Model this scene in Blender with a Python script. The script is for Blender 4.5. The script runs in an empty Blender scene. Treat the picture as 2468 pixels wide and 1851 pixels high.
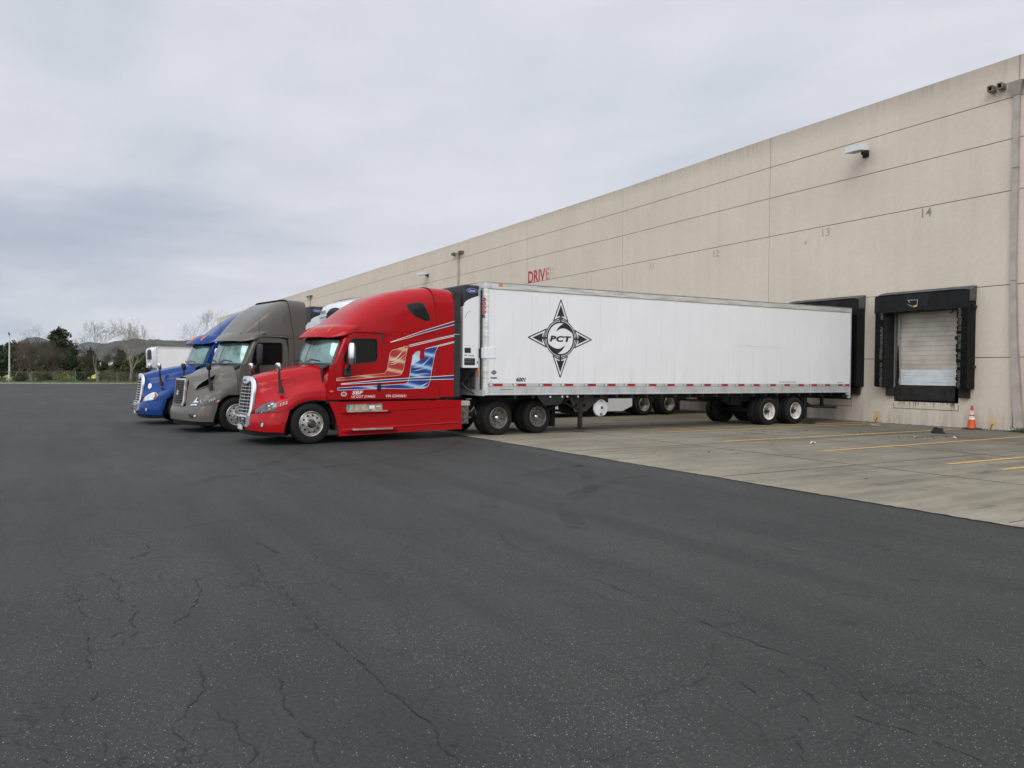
import bpy, bmesh, math, random
from mathutils import Vector, Matrix, noise as mnoise
from mathutils.geometry import tessellate_polygon
SC = bpy.context.scene
COL = SC.collection
PI = math.pi
rad = math.radians

# ------------------------------------------------------------------ camera
CF, CAMH = 1850.0, 1.75
TH, PITCH, ROLL = math.atan(1114/CF), -27.5/CF, 0.0107
U3 = Vector((0, 0, 1))
F0 = Vector((-math.cos(TH), math.sin(TH), 0)); R0 = F0.cross(U3)
FWD = F0*math.cos(PITCH)+U3*math.sin(PITCH)
UP0 = R0.cross(FWD)
RT = R0*math.cos(ROLL)+UP0*math.sin(ROLL)
UPV = UP0*math.cos(ROLL)-R0*math.sin(ROLL)
cam_d = bpy.data.cameras.new('camera'); cam = bpy.data.objects.new('camera', cam_d); COL.objects.link(cam)
cam.matrix_world = Matrix((( RT.x, UPV.x, -FWD.x, 0), (RT.y, UPV.y, -FWD.y, 0), (RT.z, UPV.z, -FWD.z, CAMH), (0, 0, 0, 1)))
cam_d.sensor_width = 36; cam_d.lens = 36*CF/2468; cam_d.clip_end = 12000; cam_d.clip_start = 0.05
SC.camera = cam
def at(x, y, depth):                       # a point of the place, from its direction and its depth along the view axis
    return Vector((0, 0, CAMH))+(FWD+RT*((x-1234)/CF)-UPV*((y-925.5)/CF))*depth

# ------------------------------------------------------------------ light
SUN_EL, SUN_AZ = 42.0, 312.0      # azimuth of the sun measured from +X counter-clockwise
w = bpy.data.worlds.new('World'); SC.world = w; w.use_nodes = True
nt = w.node_tree; nt.nodes.clear()
def N(nt, t, **k):
    n = nt.nodes.new(t)
    for a, b in k.items():
        if a.startswith('i_'): n.inputs[a[2:].replace('_', ' ')].default_value = b
        else: setattr(n, a, b)
    return n
def ramp(nt, stops, interp='LINEAR'):
    r = nt.nodes.new('ShaderNodeValToRGB'); r.color_ramp.interpolation = interp
    el = r.color_ramp.elements
    while len(el) < len(stops): el.new(0.5)
    for e, (p, c) in zip(el, stops):
        e.position = p; e.color = (c[0], c[1], c[2], 1) if not isinstance(c, (int, float)) else (c, c, c, 1)
    return r
def lin(r, g, b):
    f = lambda v: (v/255)/12.92 if v/255 <= .04045 else ((v/255+.055)/1.055)**2.4
    return (f(r), f(g), f(b))
sky = N(nt, 'ShaderNodeTexSky', sky_type='NISHITA', sun_disc=False, sun_elevation=rad(SUN_EL), sun_rotation=rad(90-SUN_AZ))
bg1 = N(nt, 'ShaderNodeBackground'); bg1.inputs['Strength'].default_value = 0.08
nt.links.new(sky.outputs[0], bg1.inputs['Color'])
tc = N(nt, 'ShaderNodeTexCoord')
sep = N(nt, 'ShaderNodeSeparateXYZ'); nt.links.new(tc.outputs['Generated'], sep.inputs[0])
zz = N(nt, 'ShaderNodeMath', operation='MAXIMUM'); nt.links.new(sep.outputs[2], zz.inputs[0]); zz.inputs[1].default_value = 0.0
zc = N(nt, 'ShaderNodeMath', operation='ADD'); nt.links.new(zz.outputs[0], zc.inputs[0]); zc.inputs[1].default_value = 0.16
dx = N(nt, 'ShaderNodeMath', operation='DIVIDE'); nt.links.new(sep.outputs[0], dx.inputs[0]); nt.links.new(zc.outputs[0], dx.inputs[1])
dy = N(nt, 'ShaderNodeMath', operation='DIVIDE'); nt.links.new(sep.outputs[1], dy.inputs[0]); nt.links.new(zc.outputs[0], dy.inputs[1])
cmb = N(nt, 'ShaderNodeCombineXYZ'); nt.links.new(dx.outputs[0], cmb.inputs[0]); nt.links.new(dy.outputs[0], cmb.inputs[1])
mp = N(nt, 'ShaderNodeMapping'); mp.inputs['Rotation'].default_value = (0, 0, rad(25)); mp.inputs['Scale'].default_value = (.75, 1.5, 1); mp.inputs['Location'].default_value = (1.1, 4.6, 0)
nt.links.new(cmb.outputs[0], mp.inputs[0])
n1 = N(nt, 'ShaderNodeTexNoise'); n1.inputs['Scale'].default_value = .55; n1.inputs['Detail'].default_value = 7; n1.inputs['Roughness'].default_value = .5; n1.inputs['Distortion'].default_value = .25
nt.links.new(mp.outputs[0], n1.inputs[0])
cr = ramp(nt, [(.30, lin(172, 183, 197)), (.40, lin(197, 203, 212)), (.50, lin(211, 213, 220)), (.62, lin(220, 220, 227))])
nt.links.new(n1.outputs[0], cr.inputs[0])
# the veil of cloud is brighter around the hidden sun and overhead
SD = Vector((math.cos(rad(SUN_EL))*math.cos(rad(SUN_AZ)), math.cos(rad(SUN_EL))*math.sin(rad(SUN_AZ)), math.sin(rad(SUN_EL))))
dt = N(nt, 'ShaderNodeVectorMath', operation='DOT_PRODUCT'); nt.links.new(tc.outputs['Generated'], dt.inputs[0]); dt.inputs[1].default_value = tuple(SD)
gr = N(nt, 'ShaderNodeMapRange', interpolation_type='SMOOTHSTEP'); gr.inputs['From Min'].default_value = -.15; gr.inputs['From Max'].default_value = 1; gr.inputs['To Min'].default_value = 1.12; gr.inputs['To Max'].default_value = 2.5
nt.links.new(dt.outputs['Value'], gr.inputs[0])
# a long slate-coloured bank of cloud low in the far left
BD = (FWD+RT*((150-1234)/CF)-UPV*((575-925.5)/CF)).normalized()
d2 = N(nt, 'ShaderNodeVectorMath', operation='SUBTRACT'); nt.links.new(tc.outputs['Generated'], d2.inputs[0]); d2.inputs[1].default_value = tuple(BD)
m3 = N(nt, 'ShaderNodeVectorMath', operation='MULTIPLY'); nt.links.new(d2.outputs[0], m3.inputs[0]); m3.inputs[1].default_value = (2.0, 2.6, 11.0)
ln_ = N(nt, 'ShaderNodeVectorMath', operation='LENGTH'); nt.links.new(m3.outputs[0], ln_.inputs[0])
q1 = N(nt, 'ShaderNodeMapping'); q1.inputs['Scale'].default_value = (3, 3, 16); nt.links.new(tc.outputs['Generated'], q1.inputs[0])
qn = N(nt, 'ShaderNodeTexNoise'); qn.inputs['Scale'].default_value = 1.3; qn.inputs['Detail'].default_value = 6; nt.links.new(q1.outputs[0], qn.inputs[0])
qa = N(nt, 'ShaderNodeMath', operation='MULTIPLY_ADD'); nt.links.new(qn.outputs[0], qa.inputs[0]); qa.inputs[1].default_value = 1.5; nt.links.new(ln_.outputs['Value'], qa.inputs[2])
qb = N(nt, 'ShaderNodeMapRange', interpolation_type='SMOOTHSTEP'); qb.inputs['From Min'].default_value = .75; qb.inputs['From Max'].default_value = 1.75; qb.inputs['To Min'].default_value = .62; qb.inputs['To Max'].default_value = 0; nt.links.new(qa.outputs[0], qb.inputs[0])
qm = N(nt, 'ShaderNodeMix', data_type='RGBA'); nt.links.new(qb.outputs[0], qm.inputs[0]); nt.links.new(cr.outputs[0], qm.inputs[6]); qm.inputs[7].default_value = (*lin(150, 165, 185), 1)
q2 = N(nt, 'ShaderNodeMapping'); q2.inputs['Scale'].default_value = (1.6, 1.6, 7); nt.links.new(tc.outputs['Generated'], q2.inputs[0])
q3 = N(nt, 'ShaderNodeTexNoise'); q3.inputs['Scale'].default_value = 1.8; q3.inputs['Detail'].default_value = 7; q3.inputs['Roughness'].default_value = .55; nt.links.new(q2.outputs[0], q3.inputs[0])
q4 = ramp(nt, [(.36, (.87, .885, .91)), (.56, (1, 1, 1))]); nt.links.new(q3.outputs[0], q4.inputs[0])
q5 = N(nt, 'ShaderNodeMix', data_type='RGBA', blend_type='MULTIPLY'); q5.inputs[0].default_value = .65; nt.links.new(qm.outputs[2], q5.inputs[6]); nt.links.new(q4.outputs[0], q5.inputs[7])
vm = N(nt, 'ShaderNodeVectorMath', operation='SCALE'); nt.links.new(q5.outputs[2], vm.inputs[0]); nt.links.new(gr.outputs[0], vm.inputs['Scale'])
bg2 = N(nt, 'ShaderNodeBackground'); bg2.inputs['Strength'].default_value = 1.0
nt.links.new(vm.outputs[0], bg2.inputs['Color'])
mx = N(nt, 'ShaderNodeMixShader'); mx.inputs[0].default_value = .97
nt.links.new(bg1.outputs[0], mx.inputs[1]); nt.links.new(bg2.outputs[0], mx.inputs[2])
wo = N(nt, 'ShaderNodeOutputWorld'); nt.links.new(mx.outputs[0], wo.inputs[0])
sl = bpy.data.lights.new('sun', 'SUN'); so = bpy.data.objects.new('sun', sl); COL.objects.link(so)
sl.energy = 1.05; sl.angle = rad(32); sl.color = (1, .965, .92)
sd = Vector((math.cos(rad(SUN_EL))*math.cos(rad(SUN_AZ)), math.cos(rad(SUN_EL))*math.sin(rad(SUN_AZ)), math.sin(rad(SUN_EL))))
so.rotation_euler = sd.to_track_quat('Z', 'Y').to_euler(); so.location = (0, 0, 50)
SC.view_settings.view_transform = 'Standard'; SC.view_settings.look = 'None'; SC.view_settings.gamma = 1
SC.view_settings.exposure = 0.0
SC.cycles.max_bounces = 6; SC.cycles.volume_bounces = 0; SC.cycles.transparent_max_bounces = 12

# ------------------------------------------------------------------ materials
MATS = {}
def base_mat(name):
    m = bpy.data.materials.new(name); m.use_nodes = True
    return m, m.node_tree, m.node_tree.nodes['Principled BSDF']
def mat(name, col, rough=.5, metal=0, coat=0, spec=.5, var=0, vscale=4, bump=0, bscale=60, alpha=1, dirt=None, stretch=None):
    if name in MATS: return MATS[name]
    m, nt, b = base_mat(name); MATS[name] = m
    b.inputs['Base Color'].default_value = (*col, 1); b.inputs['Roughness'].default_value = rough; b.inputs['Metallic'].default_value = metal
    b.inputs['Specular IOR Level'].default_value = spec; b.inputs['Coat Weight'].default_value = coat; b.inputs['Coat Roughness'].default_value = .06
    if alpha < 1: b.inputs['Alpha'].default_value = alpha
    if var or bump or dirt:
        tc = N(nt, 'ShaderNodeTexCoord'); src = tc.outputs['Object']
        if stretch:
            mp = N(nt, 'ShaderNodeMapping'); mp.inputs['Scale'].default_value = stretch; nt.links.new(src, mp.inputs[0]); src = mp.outputs[0]
    if var:
        n = N(nt, 'ShaderNodeTexNoise'); n.inputs['Scale'].default_value = vscale; n.inputs['Detail'].default_value = 6; nt.links.new(src, n.inputs[0])
        lo = tuple(c*(1-var) for c in (dirt or col)) if dirt is None else dirt
        hi = tuple(min(1, c*(1+var*.6)) for c in col)
        r = ramp(nt, [(.32, lo), (.6, hi)]); nt.links.new(n.outputs[0], r.inputs[0]); nt.links.new(r.outputs[0], b.inputs['Base Color'])
    if bump:
        n = N(nt, 'ShaderNodeTexNoise'); n.inputs['Scale'].default_value = bscale; n.inputs['Detail'].default_value = 4; nt.links.new(src, n.inputs[0])
        bp = N(nt, 'ShaderNodeBump'); bp.inputs['Strength'].default_value = bump; bp.inputs['Distance'].default_value = .02
        nt.links.new(n.outputs[0], bp.inputs['Height']); nt.links.new(bp.outputs[0], b.inputs['Normal'])
    return m

def paint(name, col, dust=(.16, .12, .10), amount=.07, metal=.0):
    """car paint with clear coat and a film of road dust low down and in patches"""
    m, nt, b = base_mat(name); MATS[name] = m
    tc = N(nt, 'ShaderNodeTexCoord'); sp = N(nt, 'ShaderNodeSeparateXYZ'); nt.links.new(tc.outputs['Object'], sp.inputs[0])
    mr = N(nt, 'ShaderNodeMapRange'); mr.inputs['From Min'].default_value = 1.1; mr.inputs['From Max'].default_value = .15; mr.inputs['To Min'].default_value = .0; mr.inputs['To Max'].default_value = amount
    nt.links.new(sp.outputs[2], mr.inputs[0])
    n = N(nt, 'ShaderNodeTexNoise'); n.inputs['Scale'].default_value = 3.0; n.inputs['Detail'].default_value = 7; n.inputs['Roughness'].default_value = .65; nt.links.new(tc.outputs['Object'], n.inputs[0])
    mm = N(nt, 'ShaderNodeMath', operation='MULTIPLY'); nt.links.new(mr.outputs[0], mm.inputs[0])
    m2 = N(nt, 'ShaderNodeMath', operation='MULTIPLY'); m2.inputs[1].default_value = 1.7; nt.links.new(n.outputs[0], m2.inputs[0]); nt.links.new(m2.outputs[0], mm.inputs[1])
    mc = N(nt, 'ShaderNodeMix', data_type='RGBA'); nt.links.new(mm.outputs[0], mc.inputs[0])
    mc.inputs[6].default_value = (*col, 1); mc.inputs[7].default_value = (*dust, 1)
    nt.links.new(mc.outputs[2], b.inputs['Base Color'])
    rr = N(nt, 'ShaderNodeMapRange'); rr.inputs['To Min'].default_value = .22; rr.inputs['To Max'].default_value = .6; nt.links.new(mm.outputs[0], rr.inputs[0]); nt.links.new(rr.outputs[0], b.inputs['Roughness'])
    b.inputs['Coat Weight'].default_value = .22; b.inputs['Coat Roughness'].default_value = .04; b.inputs['Specular IOR Level'].default_value = .12; b.inputs['Metallic'].default_value = metal
    nb = N(nt, 'ShaderNodeTexNoise'); nb.inputs['Scale'].default_value = 1.6; nb.inputs['Detail'].default_value = 2; nt.links.new(tc.outputs['Object'], nb.inputs[0])
    bp = N(nt, 'ShaderNodeBump'); bp.inputs['Strength'].default_value = .12; bp.inputs['Distance'].default_value = .02; nt.links.new(nb.outputs[0], bp.inputs['Height']); nt.links.new(bp.outputs[0], b.inputs['Coat Normal']); nt.links.new(bp.outputs[0], b.inputs['Normal'])
    return m

M_RED = paint('red_paint', (.365, .002, .006))
M_BLUE = paint('blue_paint', (.002, .038, .185))
M_GREY = paint('grey_paint', (.118, .110, .096))
M_BLACK = mat('black_plastic', (.012, .012, .013), .45, var=.3)
M_RUBBER = mat('tyre_rubber', (.0095, .009, .0082), .8, spec=.3, var=.35, vscale=9, bump=.3)
M_DARK = mat('chassis_dark', (.012, .012, .012), .7, var=.4)
M_CHROME = mat('chrome', (.72, .73, .74), .16, 1, var=.12)
M_ALU = mat('aluminium', (.50, .48, .44), .38, .85, var=.35, vscale=7)
M_ALUD = mat('dull_aluminium', (.22, .205, .18), .5, .6, var=.4, vscale=8)
M_GRILLE = mat('grille_metal', (.55, .56, .56), .3, .8)
M_WSG = mat('windshield_glass', (.15, .235, .22), .09, .42, var=.5, vscale=2.6)
M_GLASS = mat('dark_glass', (.008, .009, .009), .05, 0, spec=.3)
M_INT = mat('cab_interior', (.015, .013, .012), .8, var=.5)
M_LENS = mat('smoked_lens', (.06, .07, .075), .12, .2, coat=.6, var=.4, vscale=8)
M_LENSW = mat('clear_lens', (.62, .63, .62), .12, .3, coat=.6, var=.3, vscale=12)
M_WHITEL = mat('white_reflector', (.8, .8, .78), .2)
M_AMBER = mat('amber_lens', (.75, .17, .02), .25, coat=.5)
M_REDL = mat('red_lens', (.35, .05, .03), .3)
M_TWHITE = mat('trailer_white', (.78, .78, .78), .35, coat=.2)
M_LET = mat('white_lettering', (.78, .78, .76), .5)
M_BLKP = mat('black_print', (.012, .012, .016), .5)
M_NAVY = mat('navy_print', (.01, .018, .13), .35, coat=.5)
M_REDP = mat('red_print', (.42, .02, .03), .5)
M_CREAM = mat('cream_print', (.72, .60, .46), .4, coat=.5)

# ------------------------------------------------------------------ mesh helpers
def tag(o, label=None, cat=None, group=None, kind=None):
    if label: o['label'] = label
    if cat: o['category'] = cat
    if group: o['group'] = group
    if kind: o['kind'] = kind
    return o
def empty(name, loc=(0, 0, 0), rz=0, parent=None):
    o = bpy.data.objects.new(name, None); COL.objects.link(o); o.location = loc; o.rotation_euler = (0, 0, rz); o.empty_display_size = .3
    if parent: o.parent = parent
    return o
class MB:
    def __init__(s): s.v = []; s.f = []; s.m = []; s.cur = 0; s.T = None
    def add(s, vs, fs):
        b = len(s.v)
        for p in vs:
            p = Vector(p)
            if s.T is not None: p = s.T @ p
            s.v.append(p)
        for f in fs: s.f.append([b+i for i in f]); s.m.append(s.cur)
        return s
    def box(s, x0, x1, y0, y1, z0, z1, bev=0):
        if bev:
            q = bev; pts = []
            loop = [(x0+q, y0), (x1-q, y0), (x1, y0+q), (x1, y1-q), (x1-q, y1), (x0+q, y1), (x0, y1-q), (x0, y0+q)]
            ins = [(x0+q, y0+q), (x1-q, y0+q), (x1-q, y0+q), (x1-q, y1-q), (x1-q, y1-q), (x0+q, y1-q), (x0+q, y1-q), (x0+q, y0+q)]
            for z, lp in ((z0, ins), (z0+q, loop), (z1-q, loop), (z1, ins)): pts += [(a, b, z) for a, b in lp]
            fs = [[r*8+i, r*8+(i+1) % 8, (r+1)*8+(i+1) % 8, (r+1)*8+i] for r in range(3) for i in range(8)]
            fs += [[7, 6, 5, 4, 3, 2, 1, 0], [24+i for i in range(8)]]
            return s.add(pts, fs)
        v = [(x0, y0, z0), (x1, y0, z0), (x1, y1, z0), (x0, y1, z0), (x0, y0, z1), (x1, y0, z1), (x1, y1, z1), (x0, y1, z1)]
        return s.add(v, [(0, 3, 2, 1), (4, 5, 6, 7), (0, 1, 5, 4), (1, 2, 6, 5), (2, 3, 7, 6), (3, 0, 4, 7)])
    def plate(s, outline, holes, fn, w0, w1, back=True, sides=True):
        """outline/holes in (u,v); fn(u,v,w)->xyz; a plate from w0 (front) to w1 (back)"""
        loops = [outline]+list(holes)
        tris = tessellate_polygon([[Vector((a, b, 0)) for a, b in l] for l in loops])
        flat = [p for l in loops for p in l]; n = len(flat)
        vs = [fn(a, b, w0) for a, b in flat]
        fs = [tuple(t) for t in tris]
        if back or sides: vs += [fn(a, b, w1) for a, b in flat]
        if back: fs += [(t[2]+n, t[1]+n, t[0]+n) for t in tris]
        if sides:
            o = 0
            for l in loops:
                k = len(l)
                for i in range(k): fs.append((o+i, o+(i+1) % k, n+o+(i+1) % k, n+o+i))
                o += k
        return s.add(vs, fs)
    def tube(s, pts, r, n=6, cap=True):
        pts = [Vector(p) for p in pts]; R = r if isinstance(r, (list, tuple)) else [r]*len(pts)
        vs = []; up = Vector((0.13, .21, .97))
        for i, p in enumerate(pts):
            d = (pts[min(i+1, len(pts)-1)]-pts[max(i-1, 0)])
            if d.length < 1e-9: d = Vector((0, 0, 1))
            d.normalize(); a = d.cross(up)
            if a.length < .05: a = d.cross(Vector((1, 0, 0)))
            a.normalize(); b = d.cross(a)
            for k in range(n):
                t = 2*PI*k/n; vs.append(p+(a*math.cos(t)+b*math.sin(t))*R[i])
        fs = [(i*n+k, i*n+(k+1) % n, (i+1)*n+(k+1) % n, (i+1)*n+k) for i in range(len(pts)-1) for k in range(n)]
        if cap: fs += [tuple(range(n-1, -1, -1)), tuple((len(pts)-1)*n+k for k in range(n))]
        return s.add(vs, fs)
    def lathe(s, prof, fn, n=32, close=False):
        """prof list of (r, a); fn(r cos, r sin, a)->xyz"""
        vs = []
        for r, a in prof:
            for k in range(n):
                t = 2*PI*k/n; vs.append(fn(r*math.cos(t), r*math.sin(t), a))
        m = len(prof)
        fs = [(i*n+k, i*n+(k+1) % n, (i+1)*n+(k+1) % n, (i+1)*n+k) for i in range(m-1) for k in range(n)]
        return s.add(vs, fs)
    def grid(s, P, flip=False, wrap=False):
        nu = len(P); nv = len(P[0])
        vs = [p for r in P for p in r]; fs = []
        for i in range(nu-1):
            for j in range(nv-1):
                q = (i*nv+j, i*nv+j+1, (i+1)*nv+j+1, (i+1)*nv+j)
                fs.append(q[::-1] if flip else q)
        return s.add(vs, fs)
    def build(s, name, mats, parent=None, smooth=False, ang=35, fix=False, weld=False, loc=None):
        me = bpy.data.meshes.new(name); me.from_pydata([tuple(p) for p in s.v], [], s.f)
        if not isinstance(mats, (list, tuple)): mats = [mats]
        for m in mats: me.materials.append(m)
        if len(mats) > 1: me.polygons.foreach_set('material_index', s.m)
        if fix or weld:
            bm = bmesh.new(); bm.from_mesh(me)
            if weld: bmesh.ops.remove_doubles(bm, verts=bm.verts, dist=1e-4)
            bmesh.ops.recalc_face_normals(bm, faces=bm.faces); bm.to_mesh(me); bm.free()
        me.update()
        if smooth:
            me.polygons.foreach_set('use_smooth', [True]*len(me.polygons)); me.set_sharp_from_angle(angle=rad(ang))
        o = bpy.data.objects.new(name, me); COL.objects.link(o)
        if parent: o.parent = parent
        if loc is not None: o.location = loc
        return o
XZ = lambda x: (lambda u, v, w: (x+w, u, v))      # plate in the side plane: u = length, v = height, w = outwards
def cr1(p0, p1, p2, p3, t):
    return p1*1.0+(p2-p0)*(.5*t)+(p0*2-p1*5+p2*4-p3)*(.5*t*t)+(p1*3-p0-p2*3+p3)*(.5*t*t*t)
def crs(P, t, k=0):
    n = len(P)-1; t = max(0, min(n, t)); i = min(int(t), n-1); f = t-i
    g = lambda k: P[k] if 0 <= k <= n else (P[0]*2-P[1] if k < 0 else P[n]*2-P[n-1])
    c = cr1(g(i-1), g(i), g(i+1), g(i+2), f)
    return c*(1-k)+(g(i)+(g(i+1)-g(i))*f)*k if k else c
class Surf:
    def __init__(s, ctrl, k=0): s.k = k; s.c = [[Vector(p) for p in r] for r in ctrl]; s.nu = len(ctrl)-1; s.nv = len(ctrl[0])-1
    def __call__(s, u, v): return crs([crs(r, v, s.k) for r in s.c], u)
    def nrm(s, u, v):
        e = .03; a = s(min(u+e, s.nu), v)-s(max(u-e, 0), v); b = s(u, min(v+e, s.nv))-s(u, max(v-e, 0))
        n = a.cross(b); n.normalize(); return n if n.x > 0 or (abs(n.x) < .2 and n.y < 0) else -n
    def grid(s, k=5): return [[s(i/k, j/k) for j in range(s.nv*k+1)] for i in range(s.nu*k+1)]
    def decal(s, mb, bound, off, rings=5):
        cu = sum(p[0] for p in bound)/len(bound); cv = sum(p[1] for p in bound)/len(bound)
        P = []
        for r in range(rings+1):
            row = []
            for (a, b) in bound+[bound[0]]:
                u = cu+(a-cu)*r/rings; v = cv+(b-cv)*r/rings; row.append(s(u, v)+s.nrm(u, v)*(off if r < rings else off*.2))
            P.append(row)
        mb.grid(P)
def mir(P): return [[Vector((-p.x, p.y, p.z)) for p in r] for r in P]
def smooth_loop(pts, k=4, closed=True):
    V = [Vector((a, b, 0)) for a, b in pts]; n = len(V); out = []
    for i in range(n if closed else n-1):
        for j in range(k):
            q = cr1(V[(i-1) % n] if closed or i > 0 else V[i], V[i], V[(i+1) % n], V[(i+2) % n] if closed or i+2 < n else V[(i+1) % n], j/k); out.append((q.x, q.y))
    if not closed: out.append(pts[-1])
    return out
def rounded(x0, x1, y0, y1, r, n=4):
    o = []
    for cx, cy, a0 in ((x1-r, y1-r, 0), (x0+r, y1-r, 90), (x0+r, y0+r, 180), (x1-r, y0+r, 270)):
        for i in range(n+1):
            t = rad(a0+90*i/n); o.append((cx+r*math.cos(t), cy+r*math.sin(t)))
    return o
def interp(T, x):
    if x <= T[0][0]: return T[0][1]
    for (a, b), (c, d) in zip(T, T[1:]):
        if x <= c: return b+(d-b)*(x-a)/(c-a)
    return T[-1][1]
def stroke(pts, wd, closed=False):
    """a flat ribbon of width wd along a 2-D polyline, as quads of (u,v)"""
    V = [Vector((a, b)) for a, b in pts]; n = len(V); L, R = [], []
    for i in range(n):
        a = V[(i-1) % n] if (closed or i > 0) else V[i]; b = V[(i+1) % n] if (closed or i < n-1) else V[i]
        d1 = (V[i]-a); d2 = (b-V[i])
        if d1.length > 1e-9: d1.normalize()
        if d2.length > 1e-9: d2.normalize()
        t = d1+d2; t = t.normalized() if t.length > 1e-6 else d2
        nn = Vector((-t.y, t.x)); c = max(.35, abs(nn.dot(Vector((-d2.y, d2.x)) if d2.length > .5 else Vector((-d1.y, d1.x)))))
        L.append(V[i]+nn*(wd/2/c)); R.append(V[i]-nn*(wd/2/c))
    return L, R
def add_stroke(mb, pts, wd, fn, w, closed=False):
    L, R = stroke(pts, wd, closed); n = len(L)
    vs = [fn(p.x, p.y, w) for p in L]+[fn(p.x, p.y, w) for p in R]
    fs = [(i, (i+1) % n, n+(i+1) % n, n+i) for i in range(n if closed else n-1)]
    mb.add(vs, fs)
def text_mb(mb, txt, size, fn, w, x0, y0, width=None, height=None, shear=0, bold=0, align='LEFT', spacing=1.0):
    cu = bpy.data.curves.new('t', 'FONT'); cu.body = txt; cu.size = size; cu.shear = shear; cu.offset = bold; cu.align_x = align; cu.resolution_u = 3; cu.space_character = spacing
    ob = bpy.data.objects.new('t', cu); COL.objects.link(ob)
    bpy.context.view_layer.update()
    dg = bpy.context.evaluated_depsgraph_get(); me = bpy.data.meshes.new_from_object(ob.evaluated_get(dg))
    vs = [v.co.copy() for v in me.vertices]; fs = [tuple(p.vertices) for p in me.polygons]
    bpy.data.objects.remove(ob); bpy.data.curves.remove(cu); bpy.data.meshes.remove(me)
    if not vs: return
    ax = min(v.x for v in vs); bx = max(v.x for v in vs); ay = min(v.y for v in vs); by = max(v.y for v in vs)
    sx = width/(bx-ax) if width else 1; sy = height/(by-ay) if height else (sx if width else 1)
    if height and not width: sx = sy
    if align == 'CENTER' : mb.add([fn(x0+(v.x-(ax+bx)/2)*sx, y0+(v.y-ay)*sy, w) for v in vs], fs)
    else: mb.add([fn(x0+(v.x-ax)*sx, y0+(v.y-ay)*sy, w) for v in vs], fs)
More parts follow.
